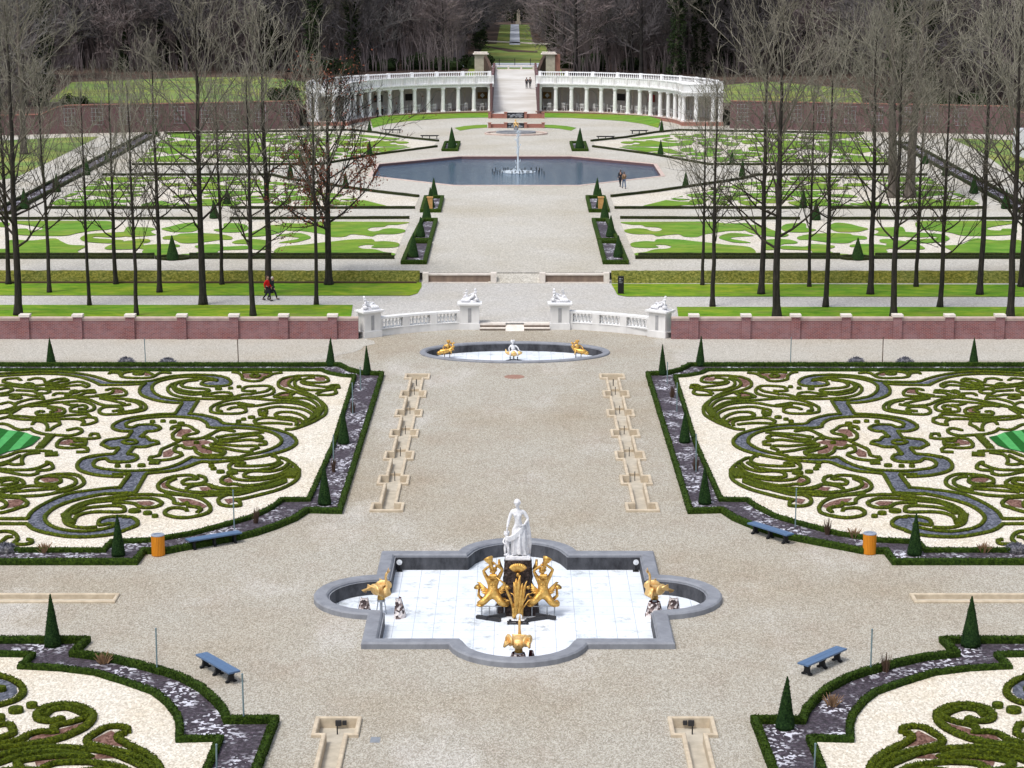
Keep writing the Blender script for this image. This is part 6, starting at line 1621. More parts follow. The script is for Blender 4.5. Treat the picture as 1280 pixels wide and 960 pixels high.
# ================================================================= colonnades
def cpt(s, t, a=CA, b=CB): return (s*a*math.sin(t), CY+b*math.cos(t))
ZF, ZC = 1.55, 5.15                # floor and top of the columns
def cring(s, t0, t1, a0, b0, a1, b1, z0, z1, n=26):
    """solid curved bar between two ellipses"""
    V = []; Fc = []
    for k in range(n+1):
        t = t0+(t1-t0)*k/n
        p, q = cpt(s,t,a0,b0), cpt(s,t,a1,b1)
        V += [(p[0],p[1],z0),(p[0],p[1],z1),(q[0],q[1],z1),(q[0],q[1],z0)]
    for k in range(n):
        for j in range(4): Fc.append((4*k+j, 4*k+(j+1)%4, 4*(k+1)+(j+1)%4, 4*(k+1)+j))
    Fc += [(0,1,2,3), (4*n+3,4*n+2,4*n+1,4*n)]
    return V, Fc
T0, T1 = math.radians(7.6), math.radians(90)
ts = [math.radians(9.0+5.87*k) for k in range(14)]
def colonnade(s):
    side = 'left' if s < 0 else 'right'
    r = empty('colonnade', (0,0,0), 0, 'white curved %s colonnade with a balustraded roof terrace and brick plinth' % side, 'colonnade')
    def cb(name, mat, *args): V, Fc = cring(s,*args); mesh(name, V, Fc, M[mat], r)
    cb('plinth', 'redbrick', T0, T1, CA-.5, CB-.5, CA2, CB2, Z2-.1, ZF-.06)
    cb('floor', 'coping', T0, T1, CA-.55, CB-.55, CA2-.3, CB2-.3, ZF-.06, ZF)
    cb('back_wall', 'innerwall', T0, T1, CA2-.35, CB2-.35, CA2, CB2, ZF, ZC+.3)
    cb('cornice', 'white', T0, T1, CA-.52, CB-.52, CA2+.25, CB2+.25, ZC+.42, ZC+.60)
    cb('roof_terrace', 'capstone', T0, T1, CA+.3, CB+.3, CA2-.1, CB2-.1, ZC+.2, ZC+.42-.01)
    cb('parapet', 'white', T0, T1, CA-.28, CB-.28, CA-.05, CB-.05, ZC+.60, ZC+1.55)
    cb('parapet_rail', 'white', T0, T1, CA-.36, CB-.36, CA+.02, CB+.02, ZC+1.55, ZC+1.68)
    cb('rear_plinth', 'white', T0, T1, CA2-.35, CB2-.35, CA2-.1, CB2-.1, ZC+.60, ZC+1.25)
    cb('rear_rail', 'white', T0, T1, CA2-.38, CB2-.38, CA2-.06, CB2-.06, ZC+1.86, ZC+2.0)
    m = MB()
    nb = 120
    for k in range(nb):
        if k % 12 == 0: continue
        t = T0+(T1-T0)*k/nb; p = cpt(s,t,CA2-.22,CB2-.22); m.lathe([(.06,0),(.10,.2),(.05,.4),(.08,.61)], (p[0],p[1],ZC+1.25), 5)
    m.build('rear_balusters', M['white'], r)
    m = MB()
    for k in range(0,nb+1,12):
        t = T0+(T1-T0)*k/nb; p = cpt(s,t,CA2-.22,CB2-.22); MB().obox(p, -s*t, .45, .36, ZC+.6, ZC+2.06).build('rear_post', M['white'], r)
    m = MB()
    for i in range(15):
        t = math.radians(9.0+5.87*i) if i < 14 else T1-.01
        p = cpt(s,t,CA-.17,CB-.17); m = MB(); m.obox(p, -s*t, .40, .44, ZC+.61, ZC+1.62)
        if i < 14:
            for q in range(1,5):
                t2 = math.radians(9.0+5.87*(i+q/5)); 
                if t2 < T1: p = cpt(s,t2,CA-.29,CB-.29); m.obox(p, -s*t2, .08, .06, ZC+.72, ZC+1.46)
        m.build('parapet_post', M['whitewall'], r)
    m = MB()
    for k in range(110):
        t = T0+(T1-T0)*(k+.5)/110; p = cpt(s,t,CA-.42,CB-.42); m.obox(p, -s*t, .14, .14, ZC+.32, ZC+.42)
    V, Fc = cring(s, T0, T1, CA-.28, CB-.28, CA+.30, CB+.30, ZC, ZC+.42); m.add(V, Fc); m.build('entablature', M['white'], r)
    def col(x, y):
        m = MB(); m.box(x-.34,y-.34,ZF,x+.34,y+.34,ZF+.12)
        m.lathe([(.36,.12),(.35,.22),(.30,.25),(.305,1.2),(.265,3.2),(.28,3.26),(.34,3.42)], (x,y,ZF), 12)
        m.box(x-.33,y-.33,ZF+3.42,x+.33,y+.33,ZC); return m.build('column', M['white'], r)
    for t in ts: col(*cpt(s,t,CA,CB))
    xs = [CA, CA+1.35+.2, CA2-1.35, CA2-.35]
    for x in xs[1:]: col(s*x, CY+.35)
    # end front over the brick plinth
    a, b = sorted((s*(CA-.3), s*(CA2+.05)))
    MB().box(a,CY-.05,ZC,b,CY+.55,ZC+.42).box(a-.1,CY-.3,ZC+.42,b+.1,CY+.6,ZC+.6).box(a,CY-.05,ZC+.6,b,CY+.2,ZC+1.55).box(a-.08,CY-.12,ZC+1.55,b+.08,CY+.28,ZC+1.68).build('end_entablature', M['white'], r)
    MB().box(a-.1,CY-.2,Z2-.05,b+.1,CY+.1,ZF-.02).build('end_plinth', M['redbrick'], r)
    # arched recesses on the back wall, boards and openings
    m = MB(); m2 = MB()
    for i in range(14):
        tc = math.radians(9.0+5.87*(i+.5))
        if tc > T1-.05: continue
        p = cpt(s,tc,CA2-.38,CB2-.38); an = -s*tc; ca, sa = math.cos(an), math.sin(an)
        arc = [(-.85,ZF),(-.85,ZF+1.9)]+[(-.85*math.cos(PI*k/8), ZF+1.9+.85*math.sin(PI*k/8)) for k in range(1,8)]+[(.85,ZF+1.9),(.85,ZF)]
        m.tube([(p[0]+u*ca, p[1]+u*sa-.02, z) for u,z in arc], .10, 5)
        MB().obox((p[0]+1.25*ca,p[1]+1.25*sa-.02), an, .26, .14, ZF, ZC-.01).build('pilaster', M['capstone'], r)
    m.build('arch_moulding', M['greypanel'] if False else M['whitewall'], r)
    for i, w, h, mt in ((0,1.5,1.0,'signwood'),(4,1.5,1.0,'black'),(6,1.6,1.0,'black'),(8,1.2,1.1,'black')) if s < 0 else ((0,1.3,1.0,'signwood'),(4,1.8,1.0,'black'),(6,1.3,1.1,'redsign')):
        tc = math.radians(9.0+5.87*(i+.5)-2); p = cpt(s,tc,CA2-.55,CB2-.55)
        q = MB().obox(p, -s*tc, w, .08, ZF+1.5, ZF+1.5+h).build('notice_board', M[mt], r)
        if i == 0:
            x, y = cpt(s,tc,CA2-.61,CB2-.61); z = ZF+2.0
            d = MB(); d.add([(x-.36,y-.05,z),(x,y-.05,z-.38),(x+.36,y-.05,z),(x,y-.05,z+.38)], [(0,1,2,3)]); d.build('diamond_sign', M['lamp'], q)
    return r
for s in (-1,1): colonnade(s)
# cafe furniture
def make_chair(label, group):
    t = empty('cafe_chair', (0,0,0), 0, label, 'chair', group)
    MB().box(-.22,-.22,.43,.22,.22,.47).build('seat', M['white'], t)
    m = MB(); m.box(-.22,.19,.86,.22,.23,.93)
    for k in range(4): m.box(-.20+.125*k,.195,.47,-.165+.125*k,.225,.86)
    m.build('backrest', M['white'], t)
    for x in (-.19,.19):
        for y in (-.19,.19): MB().box(x-.022,y-.022,0,x+.022,y+.022,.43).build('leg', M['white'], t)
    return t
def make_table(label, group):
    t = empty('cafe_table', (0,0,0), 0, label, 'table', group)
    MB().lathe([(.42,.72),(.44,.74),(.42,.76)], (0,0,0), 14).build('tabletop', M['white'], t)
    MB().lathe([(.24,0),(.22,.03),(.035,.06),(.035,.72)], (0,0,0), 10).build('pedestal', M['white'], t)
    return t
random.seed(11)
proto_c = proto_t = None
for s, side in ((-1,'left'),(1,'right')):
    for i in range(12):
        if i == 0 and s > 0: pass
        t = math.radians(9.0+5.87*(i+.5)); 
        a = 1.5+random.uniform(-.3,.3); p = cpt(s,t,CA+a,CB+a)
        lab_t = 'white cafe table set out under the %s colonnade' % side; lab_c = 'white slatted chair at a cafe table under the %s colonnade' % side
        gt, gc = 'cafe tables under the %s colonnade' % side, 'cafe chairs under the %s colonnade' % side
        if proto_t is None: proto_t = make_table(lab_t, gt); proto_t.location = (p[0],p[1],ZF); proto_t.scale = (1.22,)*3
        else: dup(proto_t, (p[0],p[1],ZF), random.random(), lab_t, gt)
        a0 = random.random()*6.28
        for k in range(3 if i % 3 else 4):
            an = a0+k*2*PI/(3 if i % 3 else 4); loc = (p[0]+.68*math.cos(an), p[1]+.68*math.sin(an), ZF)
            if proto_c is None: proto_c = make_chair(lab_c, gc); proto_c.location = loc; proto_c.scale = (1.22,)*3; proto_c.rotation_euler = (0,0,an-PI/2)
            else: dup(proto_c, loc, an-PI/2, lab_c, gc)
# ramp between the colonnades up to the terrace, its brick flanks and the gate beyond
YR0, YR1, ZR = 312, 352, 5.15
V = [(-3.35,YR0,Z2+.02),(3.35,YR0,Z2+.02),(3.35,YR1,ZR),(-3.35,YR1,ZR),(3.35,362,ZR),(-3.35,362,ZR)]
mesh('stone_ramp', V, [(0,1,2,3),(3,2,4,5)], M['rampstone'])['kind'] = 'structure'
for s, side in ((-1,'left'),(1,'right')):
    t = empty('ramp_wall', (0,0,0), 0, 'red brick wall flanking the %s side of the ramp between the colonnades' % side, 'wall')
    x0, x1 = sorted((s*3.38, s*3.72))
    V = [(x0,YR0+2,0),(x1,YR0+2,0),(x1,363,0),(x0,363,0),(x0,YR0+2,ZC+.5),(x1,YR0+2,ZC+.5),(x1,YR1,ZR+1.1),(x0,YR1,ZR+1.1),(x1,363,ZR+1.1),(x0,363,ZR+1.1)]
    mesh('wall_body', V, [(0,1,5,4),(4,5,6,7),(7,6,8,9),(3,0,4,7,9),(1,2,8,6,5),(2,3,9,8)], M['brickfar'], t)
    # curved brick wing rising to the gate pier
    W = [(s*3.9,358,5.1),(s*4.2,362,5.6),(s*4.7,366,6.6),(s*5.2,369,7.2)]
    m = MB()
    for a, b in zip(W, W[1:]):
        m.add([(a[0]-.25,a[1],3),(a[0]+.25,a[1],3),(b[0]+.25,b[1],3),(b[0]-.25,b[1],3),(a[0]-.25,a[1],a[2]),(a[0]+.25,a[1],a[2]),(b[0]+.25,b[1],b[2]),(b[0]-.25,b[1],b[2])], [(0,1,5,4),(1,2,6,5),(2,3,7,6),(3,0,4,7),(4,5,6,7)])
    m.build('wing', M['litter'], t)
    g = empty('gate_pier', (s*6.0,372,Z3), 0, 'squat stone-faced gate pier with a flat pale cap, %s of the vista' % side, 'gate pier')
    MB().box(-1.1,-1.0,0,1.1,1.0,3.9).build('pier_shaft', M['kerb_floor'], g)
    if s > 0: MB().box(1.1,-.7,0,2.0,.9,3.9).build('brick_side', M['redbrick'], g)
    MB().box(-1.4,-1.3,3.9,1.4,1.3,4.05).box(-1.2,-1.15,4.05,1.2,1.15,4.3).build('cap', M['capstone'], g)
t = empty('parapet', (0,361,ZR), 0, 'low stone parapet with long slots across the head of the ramp', 'parapet')
MB().box(-3.35,0,.62,3.35,.35,.78).build('coping', M['capstone'], t)
MB().box(-3.35,.02,0,3.35,.33,.16).build('base', M['capstone'], t)
for x in (-3.2,-1.1,1.1,3.2): MB().box(x-.15,.02,.16,x+.15,.33,.62).build('post', M['capstone'], t)
t = empty('iron_fence', (0,P(0,83,Z3)[1],Z3), 0, 'dark iron railing with tall posts before the vista lawn', 'fence')
for x in range(-9,10,3): MB().tube([(x,0,0),(x,0,1.5)], .07, 5).build('post', M['iron'], t)
m = MB()
for z in (.4,1.1): m.tube([(-9,0,z),(9,0,z)], .035, 4)
m.build('rail', M['iron'], t)

# ================================================================= upper garden walls with trellis
def upper_wall(s):
    side = 'left' if s < 0 else 'right'
    r = empty('garden_wall', (0,0,0), 0, 'tall old purple brick garden wall with trellis panels, %s of the colonnade' % side, 'wall')
    L = [(x*(-s),y) for x,y in WL]
    hts = [4.75,4.75,4.75,3.6,3.4]
    xs = [abs(p[0]) for p in L]
    pts = dense([(abs(p[0]),p[1]) for p in L], 1.2)
    V = []; cap = []
    for x, y in pts:
        h = 4.75 if x < 60.5 else (4.75-1.15*min(1,(x-60.5)/3)**1.5 if x < 63.5 else 3.6)
        if s > 0: h = 4.75 if x < 66 else (4.75-.9*min(1,(x-66)/2) if x < 68 else 3.85)
        V += [(s*x,y,Z2-.1),(s*x,y,h),(s*x,y+.4,h),(s*x,y+.4,Z2-.1)]
        cap += [(s*x,y-.08,h),(s*x,y-.08,h+.12),(s*x,y+.48,h+.12),(s*x,y+.48,h)]
    def strip(V): 
        n = len(V)//4; Fc = []
        for k in range(n-1):
            for j in range(4): Fc.append((4*k+j,4*k+(j+1)%4,4*(k+1)+(j+1)%4,4*(k+1)+j))
        return Fc+[(0,1,2,3),(4*n-4,4*n-3,4*n-2,4*n-1)]
    mesh('wall_body', V, strip(V), M['brickfar'], r); mesh('coping', cap, strip(cap), M['redbrick'], r)
    for k in range(9):
        x = 32+3.55*k; 
        i = 0 if x < 44.5 else 1
        a, b = (WL[0],WL[1]) if i == 0 else (WL[1],WL[2])
        u = (x-abs(a[0]))/(abs(b[0])-abs(a[0])); y = a[1]+(b[1]-a[1])*u-.08
        m = MB()
        for q in range(6): m.box(s*x-1.2+.48*q-.025,y-.03,2.1,s*x-1.2+.48*q+.025,y+.0,4.4)
        for q in range(5): m.box(s*x-1.25,y-.035,2.1+.56*q,s*x+1.25,y-.002,2.1+.56*q+.045)
        m.build('trellis', M['steel'], r)
for s in (-1,1): upper_wall(s)

# white lorry cut by the right edge of the view
x, y = P(1291,207,Z2)
t = empty('lorry', (x,y,Z2), 0, 'tall white box lorry at the right edge beyond the far lawn', 'lorry')
MB().box(-1.2,-1.0,.9,1.2,5.2,3.9).build('box_body', M['van'], t)
m = MB(); V = [(-1.15,-2.9,.5),(1.15,-2.9,.5),(1.15,-1.05,.5),(-1.15,-1.05,.5),(-1.1,-2.75,1.8),(1.1,-2.75,1.8),(-1.0,-2.2,2.8),(1.0,-2.2,2.8),(1.05,-1.05,2.9),(-1.05,-1.05,2.9)]
m.add(V, [(0,1,5,4),(4,5,7,6),(6,7,8,9),(1,2,8,7,5),(3,0,4,6,9),(2,3,9,8),(0,3,2,1)]); m.build('cab', M['van'], t)
MB().add([(-1.0,-2.76,1.85),(1.0,-2.76,1.85),(.93,-2.24,2.7),(-.93,-2.24,2.7)], [(0,1,2,3)]).build('windscreen', M['glass'], t)
MB().add([(-1.125,-2.6,1.8),(-1.06,-2.15,2.6),(-1.09,-1.3,2.6),(-1.15,-1.3,1.8)], [(0,1,2,3)]).build('side_window', M['glass'], t)
for xx in (-1.0,1.0):
    for yy in (-2.1,3.6): MB().tube([(xx-.12,yy,.48),(xx+.12,yy,.48)], .48, 16).build('wheel', M['black'], t)

# ================================================================= trees
def grow(seed, H, n1, n2, n3, n4, cr, base, rt, rmin, up=.55, low_droop=False, lean=.02, spread=1.0, wiggle=.08):
    """trunk and branch skeletons -> two meshes (trunk, branches)"""
    rnd = random.Random(seed)
    tr, br = MB(), MB()
    pts = []; x = y = 0
    for k in range(11):
        z = H*.96*k/10; pts.append(Vector((x,y,z))); x += rnd.gauss(0,lean)*H*.12; y += rnd.gauss(0,lean)*H*.12
    def rad(u): return rt*(1-u)**.85+rmin*1.5+(rt*.5*max(0,1-u*22) if u < .05 else 0)
    fine = [pts[0], pts[0]+(pts[1]-pts[0])*.12, pts[0]+(pts[1]-pts[0])*.4]+pts[1:]
    fr_ = [0,.012,.04]+[k/10 for k in range(1,11)]
    tr.tube(fine, [rad(u) for u in fr_], 8)
    def at(u):
        u = u*10; i = min(9,int(u)); return pts[i]+(pts[i+1]-pts[i])*(u-i)
    def path(p, d, L, n, bend, jit):
        q = [p]; d = d.normalized()
        for k in range(n):
            d = (d+Vector((0,0,bend/n))+Vector((rnd.gauss(0,jit),rnd.gauss(0,jit),rnd.gauss(0,jit)))).normalized()
            q.append(q[-1]+d*L/n)
        return q
    def along(q, u):
        u *= len(q)-1; i = min(len(q)-2,int(u)); return q[i]+(q[i+1]-q[i])*(u-i), (q[i+1]-q[i]).normalized()
    def side(d, ang):
        a = d.orthogonal().normalized(); a.rotate(Matrix.Rotation(rnd.random()*2*PI,3,d)); return (d*math.cos(ang)+a*math.sin(ang)).normalized()
    ga = rnd.random()*6
    for i in range(n1):
        u = base+(.97-base)*((i+.5)/n1)**.9; g = (u-base)/(1-base)
        ga += 2.4+rnd.gauss(0,.35)
        env = (math.sin(PI*min(1,(g*.78+.22)))**.7)
        L = cr*env*rnd.uniform(.7,1.15)*(1.15 if g < .85 else .8)
        tilt = math.radians((72 if low_droop else 62)-36*g+rnd.gauss(0,8))
        d = Vector((math.cos(ga)*math.sin(tilt)*spread, math.sin(ga)*math.sin(tilt)*spread, math.cos(tilt)))
        p = at(u); r0 = max(rmin*1.6, rad(u)*.42)
        q = path(p, d, L, 5, up, wiggle)
        br.tube(q, [r0*(1-.8*k/5) for k in range(6)], 5, False)
        for j in range(n2):
            v = .18+.8*(j+rnd.random())/n2; p2, d2 = along(q, v)
            L2 = L*(.55-.25*v)*rnd.uniform(.6,1.2)
            q2 = path(p2, side(d2, math.radians(rnd.uniform(30,60)))+Vector((0,0,.15)), L2, 3, up*.7, wiggle*1.3)
            r2 = max(rmin*1.15, r0*(1-.8*v)*.6)
            br.tube(q2, [r2,r2*.8,r2*.55,r2*.35], 4, False)
            for k in range(n3):
                w = .2+.8*(k+rnd.random())/n3; p3, d3 = along(q2, min(1,w))
                q3 = path(p3, side(d3, math.radians(rnd.uniform(25,60)))+Vector((0,0,.2)), L2*.5*rnd.uniform(.6,1.3), 2, up*.5, .12)
                br.tube(q3, [rmin,rmin*.8,rmin*.45], 3, False)
                for l in range(n4):
                    p4, d4 = along(q3, rnd.uniform(.2,1)); q4 = path(p4, side(d4, math.radians(rnd.uniform(25,55)))+Vector((0,0,.15)), L2*.28*rnd.uniform(.6,1.3), 1, 0, .1)
                    br.tube(q4, [rmin*.75,rmin*.35], 3, False)
    return tr, br
def proto_tree(name, tb_, bark, twig):
    tr, br = tb_
    t = empty(name, (0,-500,0), 0, 'x', 'tree')
    tr.build('trunk', M[bark], t, True); br.build('crown', M[twig], t)
    return t
ALLEE = [grow(101,20,28,6,3,1,6.0,.26,.22,.020,up=.38,wiggle=.11), grow(102,20,30,6,3,1,6.2,.23,.22,.020,up=.34,wiggle=.12), grow(103,20,26,6,3,1,5.6,.30,.20,.019,up=.42,wiggle=.1), grow(104,20,26,6,3,1,6.6,.20,.24,.021,spread=1.1,up=.3,wiggle=.13)]
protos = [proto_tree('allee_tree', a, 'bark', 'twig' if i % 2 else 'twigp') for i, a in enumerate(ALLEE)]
ROWS = [ # (px, py base, py top, proto, width factor, side, row words)
 (22.8,394,-10,3,.95,'left','front row nearest the brick wall'),(170.6,394.7,95,0,.8,'left','front row nearest the brick wall'),(316.4,395,80,1,.95,'left','front row nearest the brick wall'),
 (111.9,382,100,2,.8,'left','second row beside the path'),(254,381,-15,1,1.0,'left','second row beside the path'),(395.4,381,70,2,.8,'left','second row beside the path'),
 (61.8,365.8,70,0,.8,'left','third row beyond the path'),(199.5,365.8,50,1,.85,'left','third row beyond the path'),(336,366.5,-5,0,1.0,'left','third row beyond the path'),
 (10.7,355.5,50,1,.9,'left','back row along the hedge bank'),(145,355.5,80,3,.8,'left','back row along the hedge bank'),(277.5,356,100,0,.85,'left','back row along the hedge bank'),
 (971,397,-15,3,1.0,'right','front row nearest the brick wall'),(1117,396,40,1,1.0,'right','front row nearest the brick wall'),(1262.5,397,-15,0,1.0,'right','front row nearest the brick wall'),
 (890.6,383,95,0,.9,'right','second row beside the path'),(1032,384,50,2,.95,'right','second row beside the path'),(1174.8,384,80,3,.9,'right','second row beside the path'),
 (951.4,367.8,15,1,.95,'right','third row beyond the path'),(1087.8,368,5,0,.95,'right','third row beyond the path'),(1224.5,368.5,5,2,1.0,'right','third row beyond the path'),
 (878,356.7,110,2,.85,'right','back row along the hedge bank'),(1011.6,358.7,95,1,.75,'right','back row along the hedge bank'),(1145,358.7,90,0,.85,'right','back row along the hedge bank'),(1276,358.7,50,3,.9,'right','back row along the hedge bank')]
ORD = ['first','second','third','fourth']
cnt = {}; used = set(); random.seed(31)
for px_, py_, pt_, k, wf, side, row in ROWS:
    x, y = P(px_,py_,Z1); h = ZAT(pt_,y)-Z1; c = cnt.get((side,row),0); cnt[(side,row)] = c+1
    lab = '%s bare tree from the left, %s side, in the %s row %s' % (ORD[c], side, row.split(' row ')[0], row.split(' row ')[1])
    sc = (h/20*wf*.92, h/20*wf*.92, h/20); rz = random.random()*6.28
    g = 'bare lime trees in rows on the middle terrace'; g = 'bare trees in rows on the middle terrace'
    if k not in used:
        used.add(k); o = protos[k]; o.location = (x,y,Z1); o.rotation_euler = (0,0,rz); o.scale = sc; o['label'] = lab; o['group'] = g
    else: dup(protos[k], (x,y,Z1), rz, lab, g, sc)
# the one that keeps its copper leaves
tr, br = grow(222,16,30,8,4,2,6.2,.22,.26,.018,spread=1.15)
x, y = P(411,356,Z1); h = ZAT(85,y)-Z1
t = empty('copper_tree', (x,y,Z1), 0, 'tree with dry copper-brown leaves, rightmost in the left rows, near the statues', 'tree')
tr.build('trunk', M['bark'], t, True); br.build('branches', M['bark'], t)
rnd = random.Random(9); m = MB(); vs_ = br.V; N_ = len(vs_)
for k in range(10000):
    v = vs_[int(N_*rnd.random())]
    if v[2] > 10.5 and rnd.random() < .93: continue
    c = Vector(v)+Vector((rnd.gauss(0,.1),rnd.gauss(0,.1),rnd.gauss(0,.1)))
    a = Vector((rnd.gauss(0,1),rnd.gauss(0,1),rnd.gauss(0,1))).normalized()*.105; b = a.orthogonal().normalized()*.06
    m.add([tuple(c-a),tuple(c+b),tuple(c+a),tuple(c-b)], [(0,1,2,3)])
m.build('leaves', M['copper'], t)
t.scale = (h/16*.95,h/16*.95,h/16)

# ---- woodland beyond the walls
WOOD = [grow(301,23,30,9,6,3,9.5,.10,.34,.045,spread=1.2,low_droop=True,up=.3), grow(302,24,28,9,6,3,8.5,.14,.30,.045,up=.4), grow(303,19,32,9,6,3,7.5,.06,.26,.045,low_droop=True,up=.35), grow(304,25,26,10,6,3,10.5,.14,.4,.048,spread=1.25,up=.3,wiggle=.12)]
wp = [proto_tree('bare_tree', a, 'woodtrunk', ('wood1','wood2','wood3','wood2')[i]) for i, a in enumerate(WOOD)]
random.seed(77); spots = []
def free(x, y):
    ax = abs(x)
    if ax < 9.5 and y < 640: return False
    if y < 372 and ax < 34: return False
    if x < 0 and y < 385 and x > -66-(y-285)*.22: return False
    if x > 0 and y < 372 and x < 62: return False
    if ax > .262*y+9: return False
    return True
y = 292
while y < 470:
    x = -130
    while x < 130:
        X, Y = x+random.uniform(-3.4,3.4), y+random.uniform(-3.4,3.4)
        if free(X,Y): spots.append((X,Y))
        x += 11.5
    y += 10.5
for y in range(474,690,13):
    for s in (-1,1):
        for x in ((11,21,33) if y < 500 else (8.6,17,28)): 
            if y < 640: spots.append((s*(x+random.uniform(-1,1.6)), y+random.uniform(-3,3)))
for x in range(-60,61,9): spots.append((x+random.uniform(-2,2), 668+random.uniform(-8,8)))
spots = spots[:285]; usedw = set()
for i, (x, y) in enumerate(spots):
    k = random.choice((0,1,2,2,3) if y < 400 else (0,1,2,3)); sc = random.uniform(.82,1.2); s3 = (sc*random.uniform(.9,1.15),)*2+(sc,)
    if y > 465: lab, g = ('bare brown tree in the rows lining the distant %s side of the vista' % ('left' if x < 0 else 'right'),'bare trees lining the vista')
    elif abs(x) < 36: lab, g = ('bare dark tree in the dense wood right behind the %s colonnade' % ('left' if x < 0 else 'right'),'woodland trees behind the colonnades')
    else: lab, g = ('bare brown tree in the dense wood beyond the %s garden wall' % ('left' if x < 0 else 'right'),'woodland trees beyond the garden walls')
    rz = random.random()*6.28
    if k not in usedw:
        usedw.add(k); o = wp[k]; o.location = (x,y,Z3); o.rotation_euler = (0,0,rz); o.scale = s3; o['label'] = lab; o['group'] = g
    else: dup(wp[k], (x,y,Z3), rz, lab, g, s3)
# evergreens: leaf-clump crowns
def leafcloud(m, c, r, n, size, rnd, flat=1.0):
    c = Vector(c)
    for k in range(n):
        d = Vector((rnd.gauss(0,1),rnd.gauss(0,1),rnd.gauss(0,1))).normalized()
        p = c+Vector((d.x*r[0],d.y*r[1],d.z*r[2]))*rnd.uniform(.55,1.05)
        a = Vector((rnd.gauss(0,1),rnd.gauss(0,1),rnd.gauss(0,.6)*flat)).normalized()*size*rnd.uniform(.6,1.3); b = a.orthogonal().normalized()*size*.5
        m.add([tuple(p-a),tuple(p+b),tuple(p+a*.9),tuple(p-b)], [(0,1,2,3)])
rnd = random.Random(55)
def ivy_tree(H, seed):
    tr, br = grow(seed,H,16,6,4,2,6.5,.35,.45,.04)
    m = MB()
    for k in range(14):
        z = H*(.05+.75*k/14); leafcloud(m, (rnd.uniform(-.5,.5),rnd.uniform(-.5,.5),z), (1.4,1.4,1.3), 170, .26, rnd)
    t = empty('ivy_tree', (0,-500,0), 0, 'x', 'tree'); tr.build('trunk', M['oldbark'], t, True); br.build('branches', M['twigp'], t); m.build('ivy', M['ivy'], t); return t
def conifer(H, seed):
    tr = MB().tube([(0,0,0),(0,0,H)], [.28,.04], 7); m = MB(); rn = random.Random(seed)
    for k in range(26):
        g = k/25; z = H*(.06+.92*g); R_ = H*.17*(1-g)+.15
        for j in range(10):
            a = rn.random()*6.28; leafcloud(m, (R_*.7*math.cos(a),R_*.7*math.sin(a),z), (R_*.45,R_*.45,H*.025), 12, .24, rn, .3)
    t = empty('fir_tree', (0,-500,0), 0, 'x', 'tree'); tr.build('trunk', M['wood2'], t); m.build('crown', M['ivy'], t); return t
def bush(seed, R_=2.6):
    m = MB(); rn = random.Random(seed)
    for k in range(9): leafcloud(m, (rn.uniform(-R_*.8,R_*.8),rn.uniform(-R_*.6,R_*.6),rn.uniform(.6,R_*.55)), (R_*.5,R_*.45,R_*.4), 150, .22, rn)
    m.blob((0,0,.6), (R_*.9,R_*.75,R_*.5), nu=10, nv=6, rough=.3)
    o = m.build('evergreen_bush', M['ivy']); return o
iv = ivy_tree(24,401); cf = conifer(13,5); bs = bush(6)
def place(o, first, px_, y, z, label, sc, group=None):
    x = XAT(px_,y,z)
    if first: o.location = (x,y,z); o.scale = (sc,)*3; o['label'] = label; 
    else: o = dup(o, (x,y,z), random.random()*6, label, None, sc)
    if group: o['group'] = group
for i, (px_, y, sc, lab) in enumerate([(392,368,1.05,'ivy-clad tree with a pale curved limb behind the left end of the colonnade'),(335,392,.9,'ivy-covered tree behind the left meadow, in the middle'),(845,366,1.0,'ivy-clad tree behind the right end of the right colonnade'),(1120,300,1.15,'tall ivy-clad tree above the double trunk at the right'),(1165,305,1.0,'ivy-clad tree at the upper right, right of the tallest ivy tree'),(745,398,.8,'slender ivy tree behind the middle of the right colonnade'),(55,300,1.0,'ivy-clad tree rising over the lower wall at the far left'),(440,386,.95,'ivy-clad tree behind the middle of the left colonnade'),(875,372,1.05,'ivy-clad tree beyond the wall right of the right colonnade'),(690,410,.8,'ivy-clad tree just right of the right gate pier'),(975,392,.95,'ivy-clad tree at the back of the right meadow')]):
    place(iv, i == 0, px_, y, Z3 if y > 290 else Z2, lab, sc, 'ivy-clad trees')
for i, (px_, y, sc, lab) in enumerate([(157,388,.62,'small dark fir at the back of the left meadow'),(203,394,.85,'broad dark fir right of the small fir behind the left meadow'),(228,398,.7,'dark fir farther right behind the left meadow'),(1020,384,.95,'dark fir high up behind the right meadow'),(1200,330,.9,'dark fir behind the right brick wall'),(600,470,.9,'dark fir beside the left edge of the vista'),(350,398,1.1,'tall dark fir behind the right half of the left meadow'),(905,384,1.0,'dark fir at the left end of the right meadow'),(640,655,1.1,'dark fir closing the far end of the vista, left one'),(652,660,1.3,'dark fir closing the far end of the vista, right one')]):
    place(cf, i == 0, px_, y, Z3, lab, sc, 'dark firs in the wood')
